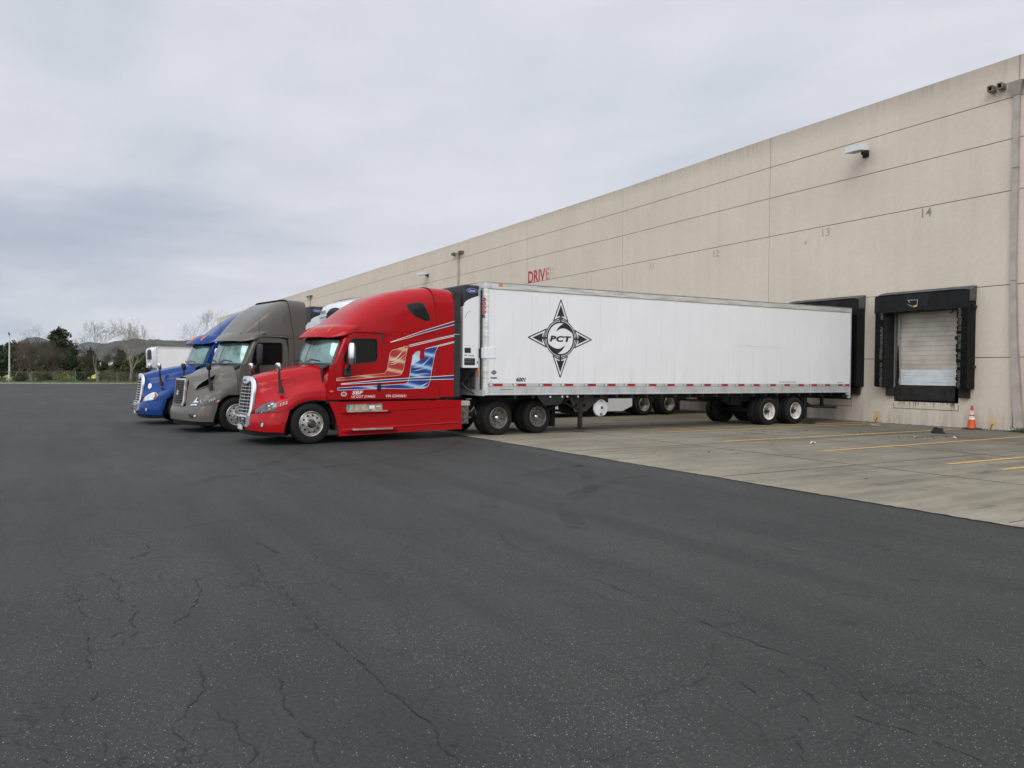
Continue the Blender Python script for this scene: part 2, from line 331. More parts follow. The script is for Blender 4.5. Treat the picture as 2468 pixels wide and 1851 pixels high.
# ------------------------------------------------------------------ ground
def struct(o): o['kind'] = 'structure'; return o
def m_asphalt():
    m, nt, b = base_mat('asphalt'); tc = N(nt, 'ShaderNodeTexCoord'); O = tc.outputs['Object']
    def noise(sc, det=6, rough=.55, src=O): 
        n = N(nt, 'ShaderNodeTexNoise'); n.inputs['Scale'].default_value = sc; n.inputs['Detail'].default_value = det; n.inputs['Roughness'].default_value = rough; nt.links.new(src, n.inputs[0]); return n
    def mp(sc, rz=0):
        n = N(nt, 'ShaderNodeMapping'); n.inputs['Scale'].default_value = sc; n.inputs['Rotation'].default_value = (0, 0, rz); nt.links.new(O, n.inputs[0]); return n.outputs[0]
    big = noise(.16, 4, .5); med = noise(.9, 5, .6, mp((.5, 1.6, 1), .2)); tr = noise(.5, 4, .55, mp((.14, 2.4, 1), rad(28)))
    fine = noise(160, 2, .6)
    r1 = ramp(nt, [(.3, (.0255, .0275, .0248)), (.7, (.0405, .0432, .0388))]); nt.links.new(big.outputs[0], r1.inputs[0])
    r2 = ramp(nt, [(.35, .80), (.65, 1.12)]); nt.links.new(med.outputs[0], r2.inputs[0])
    r3 = ramp(nt, [(.36, .74), (.50, 1.0), (.7, 1.08)]); nt.links.new(tr.outputs[0], r3.inputs[0])
    r4 = ramp(nt, [(.3, .62), (.7, 1.3)]); nt.links.new(fine.outputs[0], r4.inputs[0])
    def mul(a, bb, f=1.0):
        x = N(nt, 'ShaderNodeMix', data_type='RGBA', blend_type='MULTIPLY'); x.inputs[0].default_value = f; nt.links.new(a, x.inputs[6]); nt.links.new(bb, x.inputs[7]); return x.outputs[2]
    g1 = noise(38, 5, .75); r6 = ramp(nt, [(.34, .55), (.5, 1.0), (.66, 1.42)]); nt.links.new(g1.outputs[0], r6.inputs[0])
    sp1 = noise(1.1, 4, .6, mp((1, 1, 1), 2)); r7 = ramp(nt, [(.66, 1), (.74, .62)]); nt.links.new(sp1.outputs[0], r7.inputs[0])
    c = mul(mul(mul(mul(mul(r1.outputs[0], r2.outputs[0], .8), r3.outputs[0], .8), r4.outputs[0], .8), r6.outputs[0], .9), r7.outputs[0], .8)
    # bright aggregate chips, thicker in worn patches
    for sc, th, colr in ((95, .13, (.34, .335, .32)), (46, .085, (.42, .41, .38))):
        v = N(nt, 'ShaderNodeTexVoronoi'); v.inputs['Scale'].default_value = sc; nt.links.new(O, v.inputs[0])
        pw = noise(.7, 3, .5); rp = ramp(nt, [(.40, 0.15), (.62, 1)]); nt.links.new(pw.outputs[0], rp.inputs[0])
        lt = N(nt, 'ShaderNodeMath', operation='LESS_THAN'); nt.links.new(v.outputs['Distance'], lt.inputs[0]); lt.inputs[1].default_value = th*1.6
        sr = N(nt, 'ShaderNodeSeparateColor'); nt.links.new(v.outputs['Color'], sr.inputs[0])
        gt = N(nt, 'ShaderNodeMath', operation='LESS_THAN'); nt.links.new(sr.outputs[0], gt.inputs[0])
        ml = N(nt, 'ShaderNodeMath', operation='MULTIPLY'); nt.links.new(rp.outputs[0], ml.inputs[0]); ml.inputs[1].default_value = .22; nt.links.new(ml.outputs[0], gt.inputs[1])
        mm = N(nt, 'ShaderNodeMath', operation='MULTIPLY'); nt.links.new(lt.outputs[0], mm.inputs[0]); nt.links.new(gt.outputs[0], mm.inputs[1])
        mi = N(nt, 'ShaderNodeMix', data_type='RGBA'); nt.links.new(mm.outputs[0], mi.inputs[0]); nt.links.new(c, mi.inputs[6]); mi.inputs[7].default_value = (*colr, 1); c = mi.outputs[2]
    # fine random cracking
    wv = noise(1.4, 4, .6); sc_ = N(nt, 'ShaderNodeVectorMath', operation='SCALE'); nt.links.new(wv.outputs['Color'], sc_.inputs[0]); sc_.inputs['Scale'].default_value = .55
    ad0 = N(nt, 'ShaderNodeVectorMath', operation='ADD'); nt.links.new(O, ad0.inputs[0]); nt.links.new(sc_.outputs[0], ad0.inputs[1])
    hf = noise(22, 3, .7); sc2 = N(nt, 'ShaderNodeVectorMath', operation='SCALE'); nt.links.new(hf.outputs['Color'], sc2.inputs[0]); sc2.inputs['Scale'].default_value = .07
    ad = N(nt, 'ShaderNodeVectorMath', operation='ADD'); nt.links.new(ad0.outputs[0], ad.inputs[0]); nt.links.new(sc2.outputs[0], ad.inputs[1])
    vv = N(nt, 'ShaderNodeTexVoronoi', feature='DISTANCE_TO_EDGE'); vv.inputs['Scale'].default_value = 1.7; nt.links.new(ad.outputs[0], vv.inputs[0])
    ck = ramp(nt, [(.0, 1), (.006, .8), (.014, 0)]); nt.links.new(vv.outputs[0], ck.inputs[0])
    msk = noise(.55, 3, .5, mp((1, 1, 1), 1)); mr = ramp(nt, [(.44, 0), (.58, .8)]); nt.links.new(msk.outputs[0], mr.inputs[0])
    mk = N(nt, 'ShaderNodeMath', operation='MULTIPLY'); nt.links.new(ck.outputs[0], mk.inputs[0]); nt.links.new(mr.outputs[0], mk.inputs[1])
    mi = N(nt, 'ShaderNodeMix', data_type='RGBA'); nt.links.new(mk.outputs[0], mi.inputs[0]); nt.links.new(c, mi.inputs[6]); mi.inputs[7].default_value = (.010, .011, .010, 1); c = mi.outputs[2]
    nt.links.new(c, b.inputs['Base Color']); b.inputs['Roughness'].default_value = .78; b.inputs['Specular IOR Level'].default_value = .38
    bp = N(nt, 'ShaderNodeBump'); bp.inputs['Strength'].default_value = .35; bp.inputs['Distance'].default_value = .004; nt.links.new(fine.outputs[0], bp.inputs['Height']); nt.links.new(bp.outputs[0], b.inputs['Normal'])
    return m
def m_concrete():
    m, nt, b = base_mat('apron_concrete'); tc = N(nt, 'ShaderNodeTexCoord'); O = tc.outputs['Object']
    def noise(sc, det=6, rough=.6, scale=None, rz=0):
        n = N(nt, 'ShaderNodeTexNoise'); n.inputs['Scale'].default_value = sc; n.inputs['Detail'].default_value = det; n.inputs['Roughness'].default_value = rough
        if scale:
            q = N(nt, 'ShaderNodeMapping'); q.inputs['Scale'].default_value = scale; q.inputs['Rotation'].default_value = (0, 0, rz); nt.links.new(O, q.inputs[0]); nt.links.new(q.outputs[0], n.inputs[0])
        else: nt.links.new(O, n.inputs[0])
        return n
    a = noise(.25, 5); a2 = noise(1.0, 6, .65, (2.2, .35, 1), rad(-8)); a3 = noise(7, 6, .7); a4 = noise(1.2, 5, .6, (5, .3, 1))
    r1 = ramp(nt, [(.3, (.160, .142, .104)), (.68, (.245, .220, .168))]); nt.links.new(a.outputs[0], r1.inputs[0])
    r2 = ramp(nt, [(.34, .70), (.6, 1.1)]); nt.links.new(a2.outputs[0], r2.inputs[0])
    r3 = ramp(nt, [(.3, .8), (.7, 1.12)]); nt.links.new(a3.outputs[0], r3.inputs[0])
    r4 = ramp(nt, [(.30, .55), (.42, 1)]); nt.links.new(a4.outputs[0], r4.inputs[0])
    def mul(x, y, f):
        q = N(nt, 'ShaderNodeMix', data_type='RGBA', blend_type='MULTIPLY'); q.inputs[0].default_value = f; nt.links.new(x, q.inputs[6]); nt.links.new(y, q.inputs[7]); return q.outputs[2]
    c = mul(mul(mul(r1.outputs[0], r2.outputs[0], .9), r3.outputs[0], .8), r4.outputs[0], .45)
    # lighter worn band along the asphalt edge, oil-darkened band along the docks
    sp = N(nt, 'ShaderNodeSeparateXYZ'); nt.links.new(O, sp.inputs[0])
    e = N(nt, 'ShaderNodeMapRange'); e.inputs['From Min'].default_value = 9.6; e.inputs['From Max'].default_value = 12.0; e.inputs['To Min'].default_value = 1.3; e.inputs['To Max'].default_value = 1.0; nt.links.new(sp.outputs[1], e.inputs[0])
    s1 = N(nt, 'ShaderNodeVectorMath', operation='SCALE'); nt.links.new(c, s1.inputs[0]); nt.links.new(e.outputs[0], s1.inputs['Scale'])
    e2 = N(nt, 'ShaderNodeMapRange'); e2.inputs['From Min'].default_value = 17; e2.inputs['From Max'].default_value = 23; e2.inputs['To Min'].default_value = 1.0; e2.inputs['To Max'].default_value = .72; nt.links.new(sp.outputs[1], e2.inputs[0])
    s2 = N(nt, 'ShaderNodeVectorMath', operation='SCALE'); nt.links.new(s1.outputs[0], s2.inputs[0]); nt.links.new(e2.outputs[0], s2.inputs['Scale'])
    nt.links.new(s2.outputs[0], b.inputs['Base Color']); b.inputs['Roughness'].default_value = .8; b.inputs['Specular IOR Level'].default_value = .3
    bp = N(nt, 'ShaderNodeBump'); bp.inputs['Strength'].default_value = .3; bp.inputs['Distance'].default_value = .01; nt.links.new(a3.outputs[0], bp.inputs['Height']); nt.links.new(bp.outputs[0], b.inputs['Normal'])
    return m
M_EARTH = mat('rough_grass', (.075, .10, .03), .9, var=.6, vscale=.05, dirt=(.045, .06, .02))
M_CONC = m_concrete(); M_ASPH = m_asphalt()
M_YEL = mat('yellow_line_paint', (.56, .34, .07), .7, var=.5, vscale=14, dirt=(.33, .24, .10))
M_CRACK = mat('crack_shadow', (.018, .019, .018), .9)
g = MB(); g.box(-6000, 2500, -5000, 5000, -1, -.02); struct(g.build('ground', M_EARTH))
LOTX = -97.0
a = MB(); rnd = random.Random(3)
edge = [(9.72+.05*mnoise.noise(Vector((x*.9, 0, 0)))+.03*mnoise.noise(Vector((x*5, 3, 0)))) for x in [i*.25 for i in range(-400, 121)]]
xs = [i*.25 for i in range(-400, 121)]
a.add([(-97, -70, 0), (60, -70, 0), (60, 40, 0), (-97, 40, 0)], [(0, 1, 2, 3)])
a.add([(-97, 40, 0), (-97, -70, 0), (-97, -70, -.3), (-97, 40, -.3)], [(0, 1, 2, 3)])
struct(a.build('parking_lot', M_ASPH))
a = MB(); vs = [(x, e, .006) for x, e in zip(xs, edge)]+[(x, 26.99, .006) for x in xs]; n = len(xs)
a.add(vs, [(i, i+1, n+i+1, n+i) for i in range(n-1)]); struct(a.build('concrete_apron', M_CONC))
a = MB(); P = []
for i in range(0, 1500):
    x = -38+i*.03; e = 9.72+.05*mnoise.noise(Vector((x*.9, 0, 0)))+.03*mnoise.noise(Vector((x*5, 3, 0))); wq = .022*max(0, .5+1.3*mnoise.noise(Vector((x*6, 1, 0)))); j = .03*mnoise.noise(Vector((x*12, 4, 0)))
    P.append([Vector((x, e-.012-wq+j, .0085)), Vector((x, e+wq*.8+j, .0085))])
a.grid(P, flip=True); struct(a.build('apron_edge_gap', mat('edge_dirt', (.022, .022, .018), .9)))
# saw-cut joints of the apron
a = MB()
for y in (13.6, 18.1, 22.6): a.box(-60, 12, y-.006, y+.006, .0065, .011)
for x in [-60+i*4.6 for i in range(16)]: a.box(x-.006, x+.006, 9.9, 26.9, .0065, .011)
struct(a.build('apron_joint', mat('joint_dirt', (.07, .062, .05), .9, var=.5)))
def ragged_line(x0, y0, y1, wd=.10, sx=0.0, seed=0):
    mb = MB(); k = max(2, int((y1-y0)/.12)); P = []
    for i in range(k+1):
        y = y0+(y1-y0)*i/k; j = .012*mnoise.noise(Vector((y*4, seed, 0))); x = x0+sx*(y-y0)/(y1-y0)
        P.append([Vector((x-wd/2+j, y, .0145)), Vector((x+wd/2+j*.5, y, .0145))])
    mb.grid(P, flip=True); return struct(mb.build('lane_line', M_YEL))
for i, (x, y0, y1, sx) in enumerate([(-18.35, 15.2, 26.6, .35), (-17.4, 15.3, 26.8, .1), (-14.3, 15.12, 26.8, 0), (-11.47, 15.2, 26.8, -.2), (-8.62, 15.4, 26.8, 0), (-7.64, 15.45, 26.8, .1),
      (-21.75, 15.2, 26.6, .4), (-24.5, 15.2, 26.6, 0), (-27.8, 15.2, 26.6, 0), (-29.1, 15.2, 26.6, 0), (-32.3, 15.2, 26.6, 0)]): ragged_line(x, y0, y1, .105, sx, i)
CRACKS = [[(-7.23,4.2),(-6.59,3.99),(-5.8,3.96),(-5.22,3.97),(-4.86,3.96),(-4.37,3.96),(-4.02,3.96),(-3.75,3.93),(-3.46,3.94),(-3.19,3.97),(-2.98,3.99),(-2.71,3.94)],[(-2.45,3.53),(-2.35,3.57),(-2.22,3.63),(-2.05,3.64),(-1.93,3.64),(-1.81,3.61)],[(-8.01,1.79),(-7.33,1.89)],[(-7.13,1.61),(-6.41,1.5),(-6.2,1.59),(-5.86,1.57),(-5.41,1.57),(-5.02,1.57),(-4.71,1.58),(-4.37,1.6),(-4.12,1.59),(-3.86,1.6),(-3.56,1.61),(-3.35,1.62),(-3.18,1.56),(-3.01,1.6)],[(-7.45,0.35),(-6.96,0.49),(-6.49,0.44),(-6.16,0.56),(-5.9,0.49),(-5.63,0.53),(-5.39,0.38)],[(-6.9,0.19),(-6.36,0.19),(-6.09,0.24)],[(-5.89,0.2),(-5.44,0.21),(-5.06,0.19)],[(-4.82,0.76),(-4.42,0.73),(-4.2,0.6),(-4.06,0.53),(-3.82,0.56),(-3.6,0.53)],[(-4.38,1.12),(-4.1,1.06),(-3.76,1.05),(-3.57,1.06),(-3.33,1.04)],[(-6.82,1.04),(-6.44,1.03),(-5.92,0.87),(-5.65,0.73)],[(-4.26,-0.15),(-4.11,-0.07),(-3.91,-0.02)],[(-6.58,-0.3),(-6.53,0.07),(-6.64,0.28)],[(-5.75,-0.27),(-5.81,-0.02)],[(-5.39,0.22),(-5.22,0.6)],[(-5.11,0.83),(-5.06,1.13)],[(-3.92,0.21),(-4.13,0.22),(-4.16,0.3)],[(-4.14,0.75),(-4.0,0.73),(-3.93,0.78),(-3.72,0.78),(-3.57,0.82),(-3.48,0.74)],[(-5.6,0.34),(-5.7,0.45)],[(-4.56,0.19),(-4.7,0.24)],[(-9.15,0.49),(-9.06,1.16),(-9.43,2.05)],[(-9.2,-0.43),(-8.83,0.27),(-9.02,0.86)],[(-8.53,0.81),(-8.07,0.83),(-7.78,0.61)],[(-3.77,3.95),(-3.79,4.22),(-3.66,4.29),(-3.47,4.2)],[(-3.59,3.76),(-3.35,3.45),(-3.31,3.3)],[(-3.06,3.74),(-2.92,3.63),(-2.71,3.57),(-2.62,3.48)],[(-5.52,6.41),(-5.01,6.38),(-4.54,6.46),(-4.05,6.41),(-3.74,6.35)],[(-2.72,2.11),(-2.76,2.24),(-2.76,2.46),(-2.7,2.57)],[(-2.58,2.73),(-2.44,3.08),(-2.5,3.27),(-2.64,3.33)],[(-2.41,3.08),(-2.23,2.92)],[(-2.71,3.94),(-2.51,3.79),(-2.5,3.58)],[(-2.81,4.03),(-2.79,4.22)],[(-2.53,4.32),(-2.42,4.33)],[(-2.64,5.06),(-2.46,4.84)],[(-5.44,5.1),(-5.33,5.69),(-5.34,5.97)],[(-11.77,7.79),(-10.31,7.74),(-8.81,7.78)],[(-10.2,5.33),(-10.54,6.41),(-10.5,9.56)],[(-13.92,3.14),(-10.54,3.65)],[(-10.24,2.21),(-9.86,3.94)],[(-10.54,3.65),(-9.86,3.94)],[(-3.15,3.36),(-2.87,3.35)],[(-2.71,3.57),(-2.63,3.82)]]
cm = MB()
for ci, c in enumerate(CRACKS):
    pts = []
    for (x0, y0), (x1, y1) in zip(c, c[1:]):
        d = math.hypot(x1-x0, y1-y0); k = max(2, int(d/.022))
        for i in range(k):
            t = i/k; x = x0+(x1-x0)*t; y = y0+(y1-y0)*t; q = .030*mnoise.fractal(Vector((x*5, y*5, ci)), .7, 2, 6)
            pts.append((x+q*(y1-y0)/max(d, .01), y-q*(x1-x0)/max(d, .01)))
    seg = []
    for i, p in enumerate(pts):
        wdt = .0088*max(0, .60+1.3*mnoise.noise(Vector((p[0]*9, p[1]*9, 5)))+.5*mnoise.noise(Vector((p[0]*40, p[1]*40, 5))))*(1 if p[0] > -7 else 2.0)
        if wdt < .0012:
            if len(seg) > 1: cm.grid([[Vector((a[0], a[1]-a[2]/2, .0045)), Vector((a[0]+.4*a[2], a[1]+a[2]/2, .0045))] for a in seg])
            seg = []; continue
        seg.append((p[0], p[1], wdt))
    if len(seg) > 1: cm.grid([[Vector((a[0], a[1]-a[2]/2, .0045)), Vector((a[0]+.4*a[2], a[1]+a[2]/2, .0045))] for a in seg])
struct(cm.build('asphalt_crack', M_CRACK))
M_KERB = mat('kerb_concrete', (.30, .29, .26), .85, var=.3)
k = MB(); k.box(-97.3, -97, -70, 60, -.3, .13); struct(k.build('kerb', M_KERB))

# ------------------------------------------------------------------ warehouse
YW = 27.0
FAC = [(-152, .925), (-97, .937), (-53, .958), (-33, .975), (-20, .995), (-13, 1.0), (20, 1.01)]
fac = lambda x: interp(FAC, x)
def m_wall():
    m, nt, b = base_mat('tilt_up_concrete'); tc = N(nt, 'ShaderNodeTexCoord'); O = tc.outputs['Object']
    def noise(sc, det, scale, rough=.55, loc=(0, 0, 0)):
        q = N(nt, 'ShaderNodeMapping'); q.inputs['Scale'].default_value = scale; q.inputs['Location'].default_value = loc; nt.links.new(O, q.inputs[0])
        n = N(nt, 'ShaderNodeTexNoise'); n.inputs['Scale'].default_value = sc; n.inputs['Detail'].default_value = det; n.inputs['Roughness'].default_value = rough; nt.links.new(q.outputs[0], n.inputs[0]); return n
    a = noise(.35, 5, (1, 1, 1)); f = noise(6, 5, (1, 1, 1), .65); s = noise(1.0, 5, (2.6, 1, .16), .6); s2 = noise(1.0, 6, (7, 1, .35), .7, (4, 0, 1)); s3 = noise(1, 5, (3.5, 1, .5), .65, (9, 0, 3))
    r1 = ramp(nt, [(.3, (.540, .472, .388)), (.7, (.590, .518, .432))]); nt.links.new(a.outputs[0], r1.inputs[0])
    r2 = ramp(nt, [(.3, .93), (.7, 1.05)]); nt.links.new(f.outputs[0], r2.inputs[0])
    r3 = ramp(nt, [(.35, .95), (.6, 1.02)]); nt.links.new(s.outputs[0], r3.inputs[0])
    def mul(x, y, ff):
        q = N(nt, 'ShaderNodeMix', data_type='RGBA', blend_type='MULTIPLY'); q.inputs[0].default_value = ff; nt.links.new(x, q.inputs[6]); nt.links.new(y, q.inputs[7]); return q.outputs[2]
    c = mul(mul(r1.outputs[0], r2.outputs[0], .8), r3.outputs[0], .8)
    sp = N(nt, 'ShaderNodeSeparateXYZ'); nt.links.new(O, sp.inputs[0])
    fx = N(nt, 'ShaderNodeMapRange'); fx.inputs['From Min'].default_value = -100; fx.inputs['From Max'].default_value = -13; fx.inputs['To Min'].default_value = 11.5; fx.inputs['To Max'].default_value = 12.26; nt.links.new(sp.outputs[0], fx.inputs[0])
    dd = N(nt, 'ShaderNodeMath', operation='SUBTRACT'); nt.links.new(fx.outputs[0], dd.inputs[0]); nt.links.new(sp.outputs[2], dd.inputs[1])
    # run-off streaks hanging from the parapet: each as long as its noise is dark
    ln = N(nt, 'ShaderNodeMapRange'); ln.inputs['From Min'].default_value = .38; ln.inputs['From Max'].default_value = .75; ln.inputs['To Min'].default_value = .0; ln.inputs['To Max'].default_value = 1.5; nt.links.new(s2.outputs[0], ln.inputs[0])
    q = N(nt, 'ShaderNodeMath', operation='SUBTRACT'); nt.links.new(ln.outputs[0], q.inputs[0]); nt.links.new(dd.outputs[0], q.inputs[1])
    cr = ramp(nt, [(.0, 0), (.25, .20), (.8, .5)]); nt.links.new(q.outputs[0], cr.inputs[0])
    mi = N(nt, 'ShaderNodeMix', data_type='RGBA'); pm = noise(.22, 3, (1, 1, 1), .5, (2, 0, 5)); pr_ = ramp(nt, [(.40, .15), (.60, 1)]); nt.links.new(pm.outputs[0], pr_.inputs[0]); pk = N(nt, 'ShaderNodeMath', operation='MULTIPLY'); nt.links.new(cr.outputs[0], pk.inputs[0]); nt.links.new(pr_.outputs[0], pk.inputs[1])
    nt.links.new(pk.outputs[0], mi.inputs[0]); nt.links.new(c, mi.inputs[6]); mi.inputs[7].default_value = (.12, .115, .09, 1); c = mi.outputs[2]
    ed = N(nt, 'ShaderNodeMapRange'); ed.inputs['From Min'].default_value = .9; ed.inputs['From Max'].default_value = .0; ed.inputs['To Max'].default_value = .32; nt.links.new(dd.outputs[0], ed.inputs[0])
    m0 = N(nt, 'ShaderNodeMix', data_type='RGBA'); nt.links.new(ed.outputs[0], m0.inputs[0]); nt.links.new(c, m0.inputs[6]); m0.inputs[7].default_value = (.17, .16, .12, 1); c = m0.outputs[2]
    # splash dirt along the foot of the wall
    lo = N(nt, 'ShaderNodeMapRange'); lo.inputs['From Min'].default_value = .95; lo.inputs['From Max'].default_value = .0; lo.inputs['To Max'].default_value = .5; nt.links.new(sp.outputs[2], lo.inputs[0])
    r5 = ramp(nt, [(.42, 0), (.66, 1)]); nt.links.new(s3.outputs[0], r5.inputs[0])
    ml = N(nt, 'ShaderNodeMath', operation='MULTIPLY'); nt.links.new(lo.outputs[0], ml.inputs[0]); nt.links.new(r5.outputs[0], ml.inputs[1])
    m1 = N(nt, 'ShaderNodeMix', data_type='RGBA'); nt.links.new(ml.outputs[0], m1.inputs[0]); nt.links.new(c, m1.inputs[6]); m1.inputs[7].default_value = (.16, .135, .10, 1)
    nt.links.new(m1.outputs[2], b.inputs['Base Color']); b.inputs['Roughness'].default_value = .88; b.inputs['Specular IOR Level'].default_value = .25
    bp = N(nt, 'ShaderNodeBump'); bp.inputs['Strength'].default_value = .2; bp.inputs['Distance'].default_value = .02; nt.links.new(f.outputs[0], bp.inputs['Height']); nt.links.new(bp.outputs[0], b.inputs['Normal'])
    return m
M_WALL = m_wall()
wh = tag(empty('warehouse', (-60, YW, 0)), 'long beige concrete warehouse with a row of black loading docks', 'warehouse')
WO = Vector((60, -YW, 0))     # world -> warehouse coordinates
DOCKS = [-5.9, -10.1, -16.0, -20.15, -26.2, -30.6, -36.2, -46.2, -50.4, -56.2, -60.5]
BAYS = [-152.9, -142.9, -132.9, -122.9, -112.9, -102.9, -92.9, -82.9, -72.9, -62.9, -52.85, -43.05, -33.2, -23.12, -13.05, -3.05, 6.95, 16.95]
ROWS = [0, 2.43, 4.82, 7.90, 9.59, 10.95, 12.26]
wm = MB(); wm.T = Matrix.Translation(WO)
holes = [(d-1.19, d+1.19, .84, 4.25) for d in DOCKS]
for x0, x1 in zip(BAYS, BAYS[1:]):
    for z0, z1 in zip(ROWS, ROWS[1:]):
        a0, a1 = x0+.012, x1-.012; b0 = z0+(.012 if z0 else -.3); b1 = z1-(.012 if z1 < 12 else 0)
        hh = [h for h in holes if h[0] < a1 and h[1] > a0 and h[2] < b1 and h[3] > b0]
        X = sorted({a0, a1}|{v for h in hh for v in h[:2] if a0 < v < a1}); Z = sorted({b0, b1}|{v for h in hh for v in h[2:] if b0 < v < b1})
        for p, q in zip(X, X[1:]):
            for r, s in zip(Z, Z[1:]):
                if any(h[0]-1e-6 <= p and h[1]+1e-6 >= q and h[2]-1e-6 <= r and h[3]+1e-6 >= s for h in hh): continue
                f0, f1 = fac(p), fac(q)
                v = [(p, YW, r*f0), (q, YW, r*f1), (q, YW, s*f1), (p, YW, s*f0), (p, YW+.03, r*f0), (q, YW+.03, r*f1), (q, YW+.03, s*f1), (p, YW+.03, s*f0)]
                fs = [(0, 1, 2, 3)]
                if q == a1: fs.append((1, 5, 6, 2))
                if p == a0: fs.append((0, 3, 7, 4))
                if r == b0: fs.append((0, 4, 5, 1))
                if s == b1: fs.append((3, 2, 6, 7))
                wm.add(v, fs)
wm.build('wall', M_WALL, wh)
core = MB(); core.T = Matrix.Translation(WO)
for x0, x1 in zip(BAYS, BAYS[1:]):
    hh = [h for h in holes if x0 < h[0] < x1]
    X = [x0]+sorted(v for h in hh for v in h[:2])+[x1]
    for p, q in zip(X, X[1:]):
        inh = any(abs(h[0]-p) < 1e-6 for h in hh)
        for (r, s) in (((-.3, .84), (4.25, 12.24)) if inh else ((-.3, 12.24),)):
            core.add([(p, YW+.03, r), (q, YW+.03, r), (q, YW+.03, s*(fac(q) if s > 12 else 1)), (p, YW+.03, s*(fac(p) if s > 12 else 1))], [(0, 1, 2, 3)])
        if inh:
            core.add([(p, YW+.03, .84), (p, YW+1.4, .84), (p, YW+1.4, 4.25), (p, YW+.03, 4.25), (q, YW+.03, .84), (q, YW+1.4, .84), (q, YW+1.4, 4.25), (q, YW+.03, 4.25)], [(0, 1, 2, 3), (7, 6, 5, 4), (0, 4, 5, 1), (3, 2, 6, 7)])
core.build('wall_core', mat('joint_sealant', (.10, .085, .07), .9, var=.3), wh)
rf = MB(); rf.T = Matrix.Translation(WO)
for p, q in zip(BAYS, BAYS[1:]):
    f0, f1 = 12.26*fac(p), 12.26*fac(q)
    rf.add([(p, YW, f0), (q, YW, f1), (q, YW+.22, f1), (p, YW+.22, f0), (p, YW+.22, f0-.9), (q, YW+.22, f1-.9), (q, YW+70, f1-.4), (p, YW+70, f0-.4)], [(0, 1, 2, 3), (3, 2, 5, 4), (4, 5, 6, 7)])
x0, x1 = BAYS[0], BAYS[-1]
rf.add([(x0, YW, -.3), (x0, YW+70, -.3), (x0, YW+70, 11.4), (x0, YW, 11.34)], [(3, 2, 1, 0)])
rf.add([(x1, YW, -.3), (x1, YW+70, -.3), (x1, YW+70, 12.2), (x1, YW, 12.36)], [(0, 1, 2, 3)])
rf.add([(x0, YW+70, -.3), (x1, YW+70, -.3), (x1, YW+70, 12.2), (x0, YW+70, 11.4)], [(3, 2, 1, 0)])
rf.build('roof', mat('roof_membrane', (.35, .33, .30), .9, var=.2), wh)

